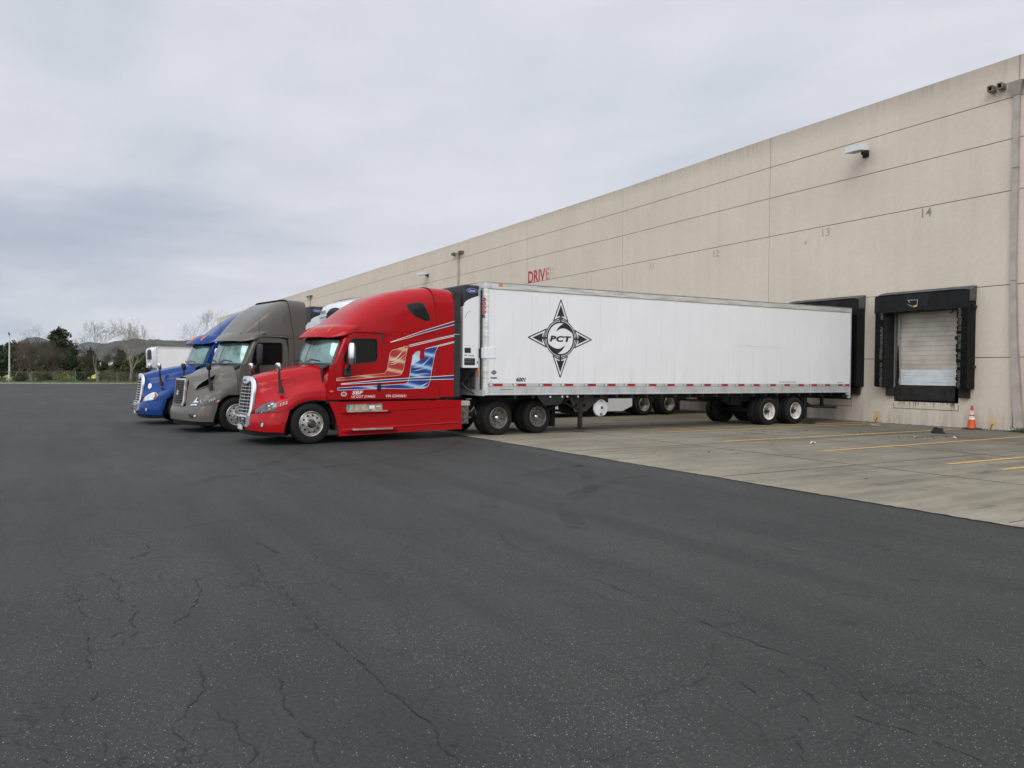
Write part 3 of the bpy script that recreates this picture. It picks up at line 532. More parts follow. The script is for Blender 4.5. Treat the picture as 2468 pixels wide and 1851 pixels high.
M_PAD = mat('dock_vinyl', (.0065, .0068, .007), .6, spec=.2, var=.5, vscale=5, bump=.6, bscale=6)
M_PADG = mat('lit_vinyl_top', (.060, .060, .058), .6, var=.5, vscale=5, bump=.5, bscale=7)  # pad vinyl made paler: light on the sloping top is in the colour
M_PLEAT = mat('worn_pleat_edge', (.10, .095, .085), .8, var=.85, vscale=9, dirt=(.015, .015, .015))
M_DOOR = mat('dock_door_panel', (.44, .40, .34), .6, var=.22, vscale=1.3)
M_DOORW = mat('new_door_panel', (.60, .63, .64), .5, var=.08)
M_STEEL = mat('rusty_steel', (.026, .023, .018), .65, metal=.3, var=.5, vscale=5, bump=.3, bscale=12)
M_BUMPR = mat('rubber_bumper', (.012, .0115, .011), .8, var=.5, bump=.5, bscale=10)
def dock(xc, detail=False):
    sh = empty('dock_shelter', (xc+60, 0, 0), 0, wh)
    rn = random.Random(int(-xc*10)); D = .42
    for sgn in (-1, 1):
        mb = MB(); P = []        # side pad: a bevelled foam post with wrinkled vinyl skin
        for i in range(24):
            z = 1.36+(4.42-1.36)*i/23; wob = lambda k: .014*mnoise.noise(Vector((z*5, xc+k*3, sgn)))
            pr = [(1.72, 0), (1.72+wob(0), -D+.10), (1.66+wob(1), -D+wob(2)), (1.46, -D+wob(3)), (1.36+wob(1), -D+.05), (1.20, -.04), (1.20, 0)]
            P.append([Vector((sgn*a, b, z)) for a, b in pr])
        mb.grid(P, flip=(sgn < 0)); mb.add(P[0], [tuple(range(7))]); mb.build('side_pad', M_PAD, sh, smooth=True, ang=50, fix=True)
        # overlapping wear pleats
        mb = MB(); k = 34
        for i in range(k):
            z0 = 1.38+3.0*i/k; z1 = z0+3.0/k+.012; j = rn.uniform(-.012, .012); jj = rn.uniform(-.02, .035)
            x_in, x_out = 1.33+jj, 1.70
            if i % 11 == 3 and detail: x_in -= rn.uniform(.0, .05)
            mb.cur = 0
            mb.add([(sgn*x_in, -D-.012+j*.3, z0), (sgn*x_out, -D-.012, z0-.004), (sgn*(x_out+.03), -D-.005+.10, z0), (sgn*(x_out+.02), -D+.10, z1), (sgn*x_out, -D-.045, z1), (sgn*x_in, -D-.050+j, z1)],
                   [(0, 1, 4, 5), (1, 2, 3, 4)])
            mb.cur = 1 if sgn > 0 or rn.random() < .8 else 0
            xa = 1.385+rn.uniform(-.01, .01)
            if rn.random() < .85: mb.add([(sgn*xa, -D-.020, z0+.012), (sgn*(xa+.10+rn.uniform(-.04, .02)), -D-.020, z0+.012), (sgn*(xa+.10), -D-.052, z1-.014), (sgn*xa, -D-.054, z1-.012)], [(0, 1, 2, 3)])
        mb.build('wear_pleat', [M_PAD, M_PLEAT], sh)
    mb = MB(); P = []            # head pad with a sloping top cover
    for i in range(27):
        x = -1.72+3.44*i/26; wob = .016*mnoise.noise(Vector((x*4, xc, 7)))
        pr = [(0, 4.10), (-D+.04, 4.06+wob), (-D-.06, 4.12+wob*2), (-D-.05+wob, 4.70), (-D+.02, 4.75+wob*.6)]
        P.append([Vector((x, b, c)) for b, c in pr])
    mb.grid(P); mb.add(P[0], [(0, 1, 2, 3, 4)]); mb.add(P[-1], [(4, 3, 2, 1, 0)]); mb.build('head_pad', M_PAD, sh, smooth=True, ang=50, fix=True)
    mb = MB(); P = []
    for i in range(27):
        x = -1.74+3.48*i/26; e = abs(x)/1.74; dr = .05*max(0, (e-.9)/.1); wob = .014*mnoise.noise(Vector((x*6, xc, 2)))
        P.append([Vector((x, -.0, 4.90+wob*.5-dr*.3)), Vector((x, -.22, 4.85+wob-dr)), Vector((x, -D-.03, 4.765+wob*.6-dr))])
    mb.grid(P)
    for sgn in (-1, 1): mb.add([(sgn*1.74, 0, 4.88), (sgn*1.74, -D-.03, 4.71), (sgn*1.735, -D-.02, 4.36), (sgn*1.735, 0, 4.36)], [(0, 1, 2, 3)])
    mb.build('top_cover', M_PADG, sh, smooth=True, ang=40)
    if detail:                   # torn tag on the head pad
        mb = MB(); F = lambda u, v, w_: (u, -D-.075-w_, v)
        add_stroke(mb, [(-.40, 4.36), (-.24, 4.28), (-.06, 4.31), (-.04, 4.50), (-.40, 4.51), (-.33, 4.42)], .016, F, 0)
        mb.build('torn_tag', mat('grey_tag', (.35, .35, .33), .6, var=.4), sh)
        mb = MB(); mb.plate([(-.20, 4.24), (-.05, 4.26), (-.06, 4.33), (-.16, 4.31)], [], F, .004, .0, back=False, sides=False); mb.build('yellow_scrap', mat('old_yellow', (.45, .30, .08), .7), sh)
        for z in (2.11, 4.15):
            mb = MB(); mb.box(1.72, 1.79, -.22, -.06, z-.05, z+.05); mb.box(1.735, 1.775, -.23, -.219, z-.02, z+.02); mb.build('bracket', M_STEEL, sh)
    # sectional door
    dr = empty('dock_door', (xc+60, 0, 0), 0, wh)
    mb = MB(); F = lambda u, v, w_: (u, w_, v)
    zz_ = [1.44]+[1.44+.115*i for i in range(1, 6)]; y = .30
    zz_ = zz_+[2.02+(4.25-2.02)*i/13 for i in range(0, 14)]
    for i, (z0, z1) in enumerate(zip(zz_, zz_[1:])):
        mb.cur = 1 if z1 <= 2.03 else 0; yy = y-(.004 if i % 2 else 0)
        mb.add([(-1.19, yy+.012, z0), (1.19, yy+.012, z0), (1.19, yy, z0+.010), (-1.19, yy, z0+.010), (1.19, yy, z1-.006), (-1.19, yy, z1-.006), (1.19, yy+.012, z1), (-1.19, yy+.012, z1)], [(0, 1, 2, 3), (3, 2, 4, 5), (5, 4, 6, 7)])
    mb.build('door_panel', [M_DOOR, M_DOORW], dr)
    for a, b in ((-1.19, -1.12), (1.13, 1.19)): mb = MB(); mb.box(a, b, .18, .298, 1.5, 4.2); mb.build('door_track', mat('galvanised', (.42, .43, .43), .45, metal=.5), dr)
    if detail:
        mb = MB(); mb.plate([(1.14, 3.05), (.93, 3.05), (.88, 3.09), (.87, 3.14), (.89, 3.19), (.95, 3.22), (1.14, 3.22)], [], F, .26, .285); mb.build('latch_plate', M_STEEL, dr)
        mb = MB(); mb.tube([(-.20+.9, .27, 4.02), (.77, .26, 4.06), (.83, .26, 4.16)], .02, 5); mb.build('handle', M_STEEL, dr)
        mb = MB(); mb.add([(-1.17, .10, 1.42), (-1.09, .05, 1.42), (-1.04, .10, 1.8), (-1.14, .16, 2.9), (-1.17, .16, 2.9)], [(0, 1, 2, 3, 4)]); mb.build('torn_flap', M_PAD, sh)
    lv = empty('dock_leveller', (xc+60, 0, 0), 0, wh)
    mb = MB(); mb.box(-1.15, 1.15, .04, 1.3, 1.37, 1.41); mb.build('platform', M_STEEL, lv)
    mb = MB(); mb.add([(-1.10, -.05, 1.385), (1.10, -.05, 1.385), (1.04, .02, .90), (-1.06, .02, .90), (-1.10, -.02, 1.41), (1.10, -.02, 1.41), (1.04, .05, .90), (-1.06, .05, .90)], [(0, 1, 5, 4), (3, 2, 1, 0), (4, 5, 6, 7), (1, 2, 6, 5), (0, 4, 7, 3)])
    for i in range(12): mb.box(-1.05+i*.185, -.98+i*.185, -.075, -.02, 1.375, 1.42)
    mb.build('lip', M_STEEL, lv)
    mb = MB(); mb.box(-1.18, 1.18, .5, .55, .85, 1.36); mb.build('pit_back', M_DARK, lv)
    for sgn in (-1, 1):
        mb = MB(); xa, xb = (1.26, 1.60) if sgn > 0 else (1.13, 1.43)
        mb.box(min(sgn*xa, sgn*xb), max(sgn*xa, sgn*xb), -.16, -.002, 1.04, 1.36, .012)
        mb.build('rubber_bumper', M_BUMPR, lv)
    mb = MB()
    for z in (.585,): mb.box(-1.19, 1.19, -.003, .0, z-.012, z+.012)
    for x in (-1.19, 1.19): mb.box(x-.01, x+.01, -.0035, .0, .56, .78)
    mb.build('sill_joint', mat('rust_joint', (.13, .085, .05), .9, var=.4), lv)
    if detail:
        mb = MB(); rn2 = random.Random(5)
        for i in range(30):
            x = rn2.uniform(-1.0, 1.1); L_ = rn2.uniform(.05, .24); ww = rn2.uniform(.006, .02); mb.add([(x-ww, -.0045, .835), (x+ww, -.0045, .835), (x+ww*.3, -.0045, .835-L_), (x-ww*.3, -.0045, .835-L_)], [(0, 3, 2, 1)])
        tag(mb.build('rust_stain', mat('rust_run', (.16, .12, .075), .9, var=.4), lv), kind='stuff')
for d in DOCKS: dock(d, d == -16.0)
M_YP = mat('faded_yellow_paint', (.50, .35, .17), .8, var=.3, vscale=5, dirt=(.42, .35, .24))
for x in (-17.85, -13.68, -21.9, -24.6, -9.0):
    mb = MB(); mb.add([(x-.13+60, -.0035, .02), (x+.13+60, -.0035, .02), (x+.13+60, -.0035, .40), (x-.13+60, -.0035, .42)], [(0, 1, 2, 3)]); mb.build('yellow_patch', M_YP, wh)
    mb = MB(); mb.tube([(x+60-.05, -.03, .02), (x+60, -.03, .16), (x+60+.03, -.005, .2)], .012, 5); mb.build('steel_hook', M_STEEL, wh)
M_BEI = mat('beige_metal', (.355, .305, .265), .55, var=.15, vscale=3)
for x in (-13.08, -52.9, -92.2, -132.9):
    f = fac(x); dn = empty('downspout', (x+60, 0, 0), 0, wh)
    mb = MB(); P = []
    for z, wx, xo, dd in ((.03, .14, .30, .20), (1.0, .125, .20, .16), (3.0, .10, .06, .13), (5.2*f, .085, .0, .12), (7.9*f, .085, 0, .12), (10.95*f, .085, 0, .12)):
        P.append([Vector((xo-wx, 0, z)), Vector((xo-wx, -dd, z)), Vector((xo+wx, -dd, z)), Vector((xo+wx, 0, z))])
    mb.grid(P, flip=True); mb.build('pipe', M_BEI, dn, fix=True)
    mb = MB(); z0 = 10.95*f; mb.add([(-.10, 0, z0), (-.10, -.14, z0), (.10, -.14, z0), (.10, 0, z0), (-.24, 0, z0+.42), (-.24, -.26, z0+.42), (.24, -.26, z0+.42), (.24, 0, z0+.42)], [(0, 4, 5, 1), (1, 5, 6, 2), (2, 6, 7, 3), (0, 1, 2, 3), (4, 7, 6, 5)]); mb.build('hopper', M_BEI, dn, fix=True)
    for z in (4.93, 8.6):
        mb = MB(); mb.box(-.10, .10, -.14, -.0, z, z+.04); mb.build('strap', M_BEI, dn)
    for q in (-.75, -.45, .42, .7):
        mb = MB(); mb.plate(rounded(q-.09, q+.09, z0+.30, z0+.50, .02), [rounded(q-.06, q+.06, z0+.33, z0+.47, .01)], lambda u, v, w_: (u, w_, v), -.28, 0); mb.cur = 1; mb.box(q-.075, q+.075, -.02, -.01, z0+.315, z0+.485)
        mb.build('scupper', [mat('brown_metal', (.16, .12, .09), .6, var=.3), M_DARK], dn)
for x, z in ((-18.5, 10.42), (-58.6, 9.86), (-98.5, 9.7)):
    lp = empty('wall_lamp', (x+60, 0, z), 0, wh)
    mb = MB(); mb.T = Matrix.Translation((0, -.58, 0)) @ Matrix.Rotation(rad(8), 4, 'X')
    mb.T = mb.T @ Matrix.Scale(.88, 4); mb.add([(-.36, -.38, -.10), (.36, -.38, -.10), (.36, .34, -.10), (-.36, .34, -.10), (-.31, -.33, .16), (.31, -.33, .16), (.31, .29, .20), (-.31, .29, .20)], [(4, 5, 6, 7), (0, 1, 5, 4), (1, 2, 6, 5), (2, 3, 7, 6), (3, 0, 4, 7)])
    mb.build('housing', mat('lamp_white', (.52, .57, .57), .45, var=.08), lp)
    mb = MB(); mb.T = Matrix.Translation((0, -.58, 0)) @ Matrix.Rotation(rad(8), 4, 'X'); mb.T = mb.T @ Matrix.Scale(.88, 4); mb.box(-.33, .33, -.35, .31, -.112, -.1); mb.build('lens', mat('lamp_lens', (.16, .16, .12), .3, var=.3), lp)
    mb = MB(); mb.box(-.05, .05, -.26, 0, -.14, -.04); mb.box(-.12, .12, -.05, -.0, -.22, .04); mb.build('arm', M_STEEL, lp)
FW = lambda u, v, w_: (u+60, -w_, v)
M_NUM = mat('faded_black_paint', (.115, .105, .09), .8, var=.9, vscale=18, dirt=(.36, .32, .27), stretch=(2.5, 1, .6))
M_NUM2 = mat('very_faded_paint', (.21, .19, .165), .8, var=.9, vscale=18, dirt=(.38, .34, .29), stretch=(2.5, 1, .6))
for t, x, z, mm in (('14', -16.24, 7.50, M_NUM), ('13', -20.42, 7.42, M_NUM2), ('12', -26.42, 7.33, M_NUM2), ('11', -30.9, 7.24, M_NUM2)):
    mb = MB(); text_mb(mb, t, 1, FW, .004, x, z, width=.36 if t != '11' else .26, height=.33, bold=.015); mb.build('door_number', mm, wh)
mb = MB(); text_mb(mb, 's', 1, FW, .004, -21.25, 7.22, width=.09, height=.14, bold=.02); mb.build('paint_mark', M_NUM, wh)
M_DRV = mat('red_wall_lettering', (.33, .045, .05), .7, var=.3, vscale=9)
mb = MB(); text_mb(mb, 'DRIV', 1, FW, .004, -42.92, 7.66*.966+.22, width=2.05, height=.80, bold=.03); mb.build('sign_lettering', M_DRV, wh)
mb = MB(); text_mb(mb, 'E', 1, FW, .004, -40.82, 7.66*.966+.24, width=.46, height=.78, bold=.03); mb.build('sign_lettering', mat('peeling_red', (.30, .07, .07), .8, var=1, vscale=3.2, dirt=(.42, .37, .31)), wh)
mb = MB(); text_mb(mb, 'R', 1, FW, .004, -40.28, 7.66*.966+.25, width=.50, height=.76, bold=.0); mb.build('sign_lettering', mat('ghost_lettering', (.28, .25, .215), .8, var=1, vscale=5, dirt=(.44, .385, .32)), wh)

# rubber scrubbed off on the slabs and the asphalt
tm, nt, b = base_mat('tyre_scrub'); tc = N(nt, 'ShaderNodeTexCoord'); nz = N(nt, 'ShaderNodeTexNoise'); nz.inputs['Scale'].default_value = 1.6; nz.inputs['Detail'].default_value = 7; nz.inputs['Roughness'].default_value = .7; nt.links.new(tc.outputs['Object'], nz.inputs[0])
rr_ = ramp(nt, [(.46, 0), (.68, .26)]); nt.links.new(nz.outputs[0], rr_.inputs[0]); nt.links.new(rr_.outputs[0], b.inputs['Alpha']); b.inputs['Base Color'].default_value = (.02, .019, .018, 1); b.inputs['Roughness'].default_value = .8
rn = random.Random(12)
for i, (x0, y0, x1, y1, bow) in enumerate([(-14.9, 26, -13.6, 10, .5), (-16.9, 26, -15.7, 9, .6), (-11.0, 24, -7.5, 10.5, 1.2), (-9.2, 25, -5.6, 10.3, 1.0), (-13.2, 20, -6.8, 11.5, 1.8), (-19.0, 10, -13.0, 2.5, 1.2), (-12.0, 9.5, -8.0, 4.5, -.8), (-10.2, 9.2, -6.4, 4.8, -.8), (-16, 9, -9, 6.8, .8), (-22, 6, -12, 1.5, 1.0), (-15, 18, -8, 12.6, -1.0)]):
    P = []; L_ = math.hypot(x1-x0, y1-y0); nx, ny = -(y1-y0)/L_, (x1-x0)/L_
    for k in range(41):
        t = k/40; o = bow*math.sin(PI*t); x = x0+(x1-x0)*t+nx*o; y = y0+(y1-y0)*t+ny*o; P.append([Vector((x-nx*.14, y-ny*.14, .0125+.0002*i)), Vector((x+nx*.14, y+ny*.14, .0125+.0002*i))])
    mb = MB(); mb.grid(P); struct(mb.build('tyre_mark', tm))
# ------------------------------------------------------------------ wheels
def circ(cx, cy, r, n=20): return [(cx+r*math.cos(2*PI*i/n), cy+r*math.sin(2*PI*i/n)) for i in range(n)]
TYRE = [(.285, -.035), (.30, -.012), (.34, .0), (.40, .004), (.445, -.004), (.47, -.022), (.485, -.045), (.488, -.07), (.488, -.10), (.480, -.102), (.480, -.112), (.488, -.114), (.488, -.155), (.480, -.157), (.480, -.167), (.488, -.169), (.488, -.21), (.485, -.235), (.47, -.258), (.44, -.272), (.34, -.28), (.285, -.25)]
M_HUB = mat('greasy_hub', (.06, .055, .05), .5, .5, var=.6, vscale=15)
M_WRIM = mat('white_steel_rim', (.68, .67, .64), .4, var=.16, vscale=5, dirt=(.40, .37, .32))
M_INRIM = mat('rim_shadow_metal', (.10, .095, .085), .6, .4, var=.5)
def wheel(parent, xo, y, kind, sg=1, r=.488, rot=0, rim=None, nh=10):
    wl = empty('wheel', (sg*xo, y, r), 0, parent)
    fn = lambda a, b, w_: (sg*w_, a, b)
    duals = (0,) if kind == 'steer' else (0, -.32)
    for k, off in enumerate(duals):
        mb = MB(); mb.lathe([(p, q+off) for p, q in TYRE], fn, 48); mb.build('tyre', M_RUBBER, wl, smooth=True, ang=40, fix=True)
    rim = rim or M_ALU
    depth = {'steer': -.035, 'drive': -.165, 'trailer': -.175}[kind]
    mb = MB()
    mb.lathe([(.289, -.036), (.300, -.004), (.292, .002), (.284, -.004), (.276, -.03), (.262, depth+(.01 if kind != 'steer' else -.01)), (.258, depth-.03)], fn, 40)
    dish = (lambda q: depth+(.262-q)*.22) if kind == 'steer' else (lambda q: depth+(.262-q)*(-.02 if kind == 'drive' else .12))
    fd = lambda a, b, w_: (sg*(dish(math.hypot(a, b))+w_), a, b)
    hr = {'steer': (.203, .0265), 'drive': (.205, .025), 'trailer': (.198, .030)}[kind]
    hl = [circ(hr[0]*math.cos(2*PI*i/nh+rot), hr[0]*math.sin(2*PI*i/nh+rot), hr[1], 12) for i in range(nh)]
    mb.plate(circ(0, 0, .262, 40), hl+[circ(0, 0, .150, 30)], fd, 0, -.018)
    mb.plate(circ(0, 0, .150, 30), [circ(0, 0, .085, 20)], fd, 0, -.018)
    mb.build('rim', rim, wl, smooth=True, ang=30, fix=True)
    mb = MB(); mb.lathe([(.255, depth-.05), (.20, depth-.09), (.0, depth-.09)], fn, 24); mb.build('brake_drum', M_DARK, wl)
    mb = MB(); d0 = dish(.1)
    if kind == 'steer': prof = [(.100, d0-.01), (.097, d0+.035), (.078, d0+.05), (.070, d0+.058), (.035, d0+.060), (.0, d0+.062)]
    elif kind == 'drive': prof = [(.098, d0-.01), (.096, d0+.03), (.090, d0+.045), (.070, d0+.095), (.035, d0+.13), (.0, d0+.138)]
    else: prof = [(.088, d0-.01), (.080, d0+.05), (.062, d0+.06), (.058, d0+.12), (.03, d0+.13), (.0, d0+.13)]
    mb.lathe(prof, fn, 24)
    mb.build('hub_cap', M_CHROME if kind == 'drive' else M_HUB, wl, smooth=True, ang=40, fix=True)
    mb = MB()
    for i in range(10):
        t = 2*PI*i/10+.3; cy, cz = .122*math.cos(t), .122*math.sin(t)
        mb.lathe([(.017, dish(.122)-.005), (.016, dish(.122)+.028), (.008, dish(.122)+.036), (0, dish(.122)+.036)], lambda a, b, w_: (sg*w_, cy+a, cz+b), 8)
    mb.build('wheel_nut', M_ALU if kind == 'steer' else M_HUB if kind == 'trailer' else M_ALUD, wl, fix=True)
    return wl

# ------------------------------------------------------------------ tractors
HOOD = [
 [(.47,-1.10,.70),(.47,-1.09,.85),(.47,-1.07,1.0),(.46,-1.05,1.15),(.46,-1.03,1.28),(.45,-1.0,1.42),(.33,-1.0,1.54),(0,-1.03,1.585)],
 [(.82,-1.02,.73),(.80,-.99,.86),(.75,-.95,1.0),(.66,-.91,1.13),(.57,-.88,1.28),(.53,-.85,1.45),(.38,-.83,1.60),(0,-.85,1.65)],
 [(1.06,-.82,.77),(1.05,-.79,.89),(1.0,-.74,1.04),(.84,-.69,1.17),(.66,-.66,1.32),(.60,-.64,1.50),(.44,-.62,1.66),(0,-.62,1.715)],
 [(1.17,-.50,.82),(1.17,-.49,.94),(1.13,-.47,1.10),(.95,-.45,1.215),(.74,-.43,1.36),(.675,-.42,1.57),(.5,-.40,1.72),(0,-.40,1.765)],
 [(1.195,-.30,.96),(1.195,-.29,1.06),(1.165,-.27,1.19),(1.01,-.25,1.285),(.81,-.22,1.42),(.745,-.20,1.63),(.56,-.20,1.77),(0,-.20,1.81)],
 [(1.20,0,1.045),(1.20,0,1.13),(1.18,0,1.25),(1.06,.02,1.345),(.88,.05,1.48),(.815,.05,1.68),(.62,.05,1.82),(0,.05,1.86)],
 [(1.20,.40,1.045),(1.20,.40,1.14),(1.185,.40,1.27),(1.11,.40,1.39),(.97,.41,1.54),(.91,.41,1.74),(.70,.42,1.88),(0,.36,1.92)]]
BUMP = [[(0,-1.205,.34),(0,-1.215,.46),(0,-1.205,.60),(0,-1.17,.71)],
 [(.46,-1.185,.335),(.46,-1.195,.46),(.46,-1.185,.60),(.46,-1.15,.715)],
 [(.82,-1.09,.325),(.82,-1.11,.46),(.82,-1.10,.60),(.81,-1.05,.735)],
 [(1.06,-.93,.315),(1.07,-.95,.46),(1.07,-.93,.60),(1.06,-.87,.755)],
 [(1.17,-.74,.31),(1.18,-.75,.46),(1.18,-.72,.60),(1.17,-.67,.785)],
 [(1.19,-.62,.30),(1.20,-.60,.46),(1.20,-.55,.60),(1.19,-.49,.815)]]
ROOF_R = [(.80, 2.86), (.95, 2.96), (1.1, 3.09), (1.3, 3.26), (1.6, 3.48), (1.9, 3.655), (2.3, 3.81), (2.85, 3.945), (3.2, 3.985), (3.5, 4.0)]
ROOF_G = [(.30, 2.82), (.42, 2.97), (.55, 3.13), (.75, 3.34), (1.0, 3.55), (1.3, 3.73), (1.6, 3.82), (1.85, 3.86)]
def tractor(K):
    px, py = K['pos']; ph = rad(K['yaw']); n = Vector((math.cos(ph), math.sin(ph), 0))
    root = empty('semi_truck', Vector((px, py, 0))-n*1.2, ph)
    PM = K['paint']; kind = K['kind']; G = kind == 'grey'
    dy = -.36 if G else 0
    hy = (lambda y: y if y < -.5 else -.5+(y+.5)*.62) if G else (lambda y: y)
    H = [[(x, hy(y), z-(.045 if G and z > 1.3 and y < -.4 else 0)) for x, y, z in r] for r in HOOD]
    if G:
        ks = (0, 0, 0, .06, .13, .12, .08, 0)
        H = [[(x+ks[j]*min(1, i/2.5), y-(.02 if i < 3 else .01 if i == 3 else 0), z) for j, (x, y, z) in enumerate(r)] for i, r in enumerate(H)]
    S = Surf(H, .72); mb = MB(); g = S.grid(6); mb.grid(g); mb.grid(mir(g), flip=True)
    hood = mb.build('hood', PM, root, smooth=True, ang=50, weld=True)
    m2 = MB(); g2 = S.grid(2); m2.grid([[Vector((p.x*.97, p.y+.03, p.z-.03)) for p in r] for r in g2]); m2.grid(mir([[Vector((p.x*.97, p.y+.03, p.z-.03)) for p in r] for r in g2]))
    m2.build('hood_liner', M_DARK, root)
    # bumper
    B = Surf(BUMP); g = B.grid(5); mb = MB(); mb.grid(g); mb.grid(mir(g), flip=True)
    bump = mb.build('bumper', PM, root, smooth=True, ang=50, weld=True)
    mb = MB(); low = [[Vector((p.x*.985, p.y+.03, p.z)) for p in (r[0],)]+[Vector((r[0].x*.96, r[0].y+.08, .205))] for r in g]
    mb.grid(low); mb.grid(mir(low)); mb.build('air_dam', M_BLACK, root)
    back = [[Vector((r[-1].x*.99, r[-1].y+.02, r[-1].z-.01)), Vector((r[-1].x*.9, r[-1].y+.12, r[-1].z+.02))] for r in g]
    mb = MB(); mb.grid(back); mb.grid(mir(back)); mb.build('bumper_gap', M_DARK, root)
    # fog lamp
    for sg in (1, -1):
        mb = MB(); B2 = Surf([[(sg*x, y, z) for x, y, z in r] for r in BUMP])
        B2.decal(mb, [(2.42+.26*math.cos(t), 1.12+.44*math.sin(t)) for t in [2*PI*i/14 for i in range(14)]], .004); mb.build('fog_recess', M_DARK, bump)
        mb = MB()
        if G: B2.decal(mb, [(2.46+.15*math.cos(t), 1.08+.27*math.sin(t)) for t in [2*PI*i/14 for i in range(14)]], .012)
        else: B2.decal(mb, [(2.33, .78), (2.5, .82), (2.55, 1.1), (2.56, 1.45), (2.38, 1.45), (2.31, 1.2)], .012)
        mb.build('fog_lamp', M_LENSW, bump, smooth=True)
        if G:
            mb = MB(); B2.decal(mb, [(1.75, 1.5), (2.05, 1.5), (2.2, .85), (2.35, .65), (2.0, .6), (1.85, 1.0)], .006, 3); mb.build('duct', M_BLACK, bump)
    # grille
    gr = root
    yg = (lambda x, z: -1.035-.11*(1.55-z)/.9-.075*(1-min(1, abs(x)/.47)**2))
    FR = lambda u, v, w_: (u, yg(u, v)-w_, v)
    if not G:
        outer = [(.0, 1.60), (.20, 1.595), (.33, 1.56), (.43, 1.47), (.475, 1.33), (.48, 1.1), (.475, .85), (.45, .70), (.36, .65), (.18, .63), (0, .625)]
        inner = [(.0, 1.40), (.16, 1.42), (.26, 1.46), (.32, 1.43), (.355, 1.32), (.375, 1.1), (.38, .87), (.36, .75), (.30, .70), (.15, .685), (0, .68)]
        f1 = smooth_loop(outer, 3, False); f2 = smooth_loop(inner, 3, False); P = []
        for (a, b), (c, d) in zip(f1, f2):
            P.append([Vector(FR(a, b, -.03)), Vector(FR(a, b, .015)), Vector(FR((a*.6+c*.4), (b*.6+d*.4), .035)), Vector(FR(c, d, .018)), Vector(FR(c, d, -.02))])
        mb = MB(); mb.grid(P); mb.grid(mir(P)); fr = mb.build('grille', M_CHROME, root, smooth=True, ang=50, weld=True)
        mb = MB(); full = inner+[(-a, b) for a, b in inner[-2:0:-1]]; mb.plate(full, [], FR, -.03, -.05, back=False, sides=False); mb.build('grille_backing', M_DARK, fr)
        mb = MB()
        for i in range(9):
            z = .725+.078*i; xm = interp([(.68, .33), (.9, .375), (1.3, .355), (1.45, .31)], z); row = []
            for k in range(13):
                x = -xm+2*xm*k/12; row.append([Vector(FR(x, z-.009, .004)), Vector(FR(x, z-.004, .022)), Vector(FR(x, z+.008, .010)), Vector(FR(x, z+.008, -.02))])
            mb.grid(row)
        mb.build('grille_bar', M_GRILLE, fr)
        mb = MB()
        for x in (-.24, -.08, .08, .24) if kind == 'x' else (-.22, 0.0, .22): mb.grid([[Vector(FR(x-.011, z, -.01)), Vector(FR(x, z, .0)), Vector(FR(x+.011, z, -.01))] for z in (.69, .9, 1.1, 1.3, 1.43)])
        mb.build('grille_post', M_ALUD, fr)
        mb = MB(); mb.plate([(.085*math.cos(t), 1.50+.028*math.sin(t)) for t in [2*PI*i/16 for i in range(16)]], [], FR, .045, .03); mb.build('badge', M_NAVY, fr)
        # chin: bright insert with tow-hook openings
        yb = lambda x: -1.235+.03*(abs(x)/.46)**2
        F2 = lambda u, v, w_: (u, yb(u)-w_, v)
        hol = [rounded(-.37, -.14, .47, .635, .03), rounded(-.10, .10, .47, .635, .03), rounded(.14, .37, .47, .635, .03)]
        mb = MB(); mb.plate(rounded(-.48, .48, .41, .72, .05), hol, F2, .03, -.03); ch = mb.build('bumper_insert', M_GRILLE, root)
        mb = MB(); mb.plate(rounded(-.46, .46, .43, .70, .05), [], F2, .014, -.0, sides=False); mb.build('insert_backing', M_DARK, ch)
        for sg in (-1, 1):
            mb = MB(); mb.tube([(sg*.26, -1.20, .60), (sg*.26, -1.29, .60), (sg*.26, -1.31, .50), (sg*.26, -1.27, .44), (sg*.26, -1.20, .45)], .018, 6); mb.build('tow_hook', M_CHROME, ch, smooth=True)
        mb = MB(); mb.box(-.16, .16, -1.262, -1.252, .33, .45); mb.build('number_plate', mat('plate_white', (.6, .58, .55), .5, var=.3), ch)
    else:
        out = [(-.40, 1.49), (.40, 1.49), (.43, .80), (.38, .72), (-.38, .72), (-.43, .80)]; inn = [(-.345, 1.445), (.345, 1.445), (.37, .84), (.33, .785), (-.33, .785), (-.37, .84)]
        mb = MB(); mb.plate(out, [inn], FR, .02, -.03); fr = mb.build('grille', M_ALU, root)
        mb = MB(); mb.plate(inn, [], FR, -.02, -.04, sides=False); mb.build('grille_backing', M_DARK, fr)
        mb = MB()
        for i in range(9):
            z = .83+.073*i
            mb.grid([[Vector(FR(-.36+.72*k/10, z-.008, .006)), Vector(FR(-.36+.72*k/10, z+.010, -.01))] for k in range(11)])
        for i in range(9):
            x = -.32+.08*i; mb.grid([[Vector(FR(x-.008, z, .006)), Vector(FR(x+.008, z, .006))] for z in (.79, 1.0, 1.2, 1.44)])
        mb.build('grille_mesh', mat('grille_mesh_grey', (.05, .05, .048), .5), fr)
        mb = MB(); mb.plate(rounded(-.06, .06, 1.02, 1.16, .02), [], FR, .02, .0); mb.build('badge', M_GRILLE, fr)
        M_VOID = mat('vent_void', (.003, .003, .003), 1, spec=0)
        S2 = MB(); S.decal(S2, [(.95, 3.3), (1.25, 4.15), (1.7, 4.75), (2.3, 5.05), (3.3, 5.25), (2.9, 4.6), (2.3, 4.0), (1.6, 3.55)], .022, 6); S2.build('side_vent', M_VOID, hood)
        S2 = MB(); S.decal(S2, [(.9, 3.15), (1.05, 3.12), (2.0, 3.65), (2.9, 4.45), (3.3, 5.2), (2.85, 4.42), (2.0, 3.72)], .030, 3); S2.build('vent_lip', PM, hood)
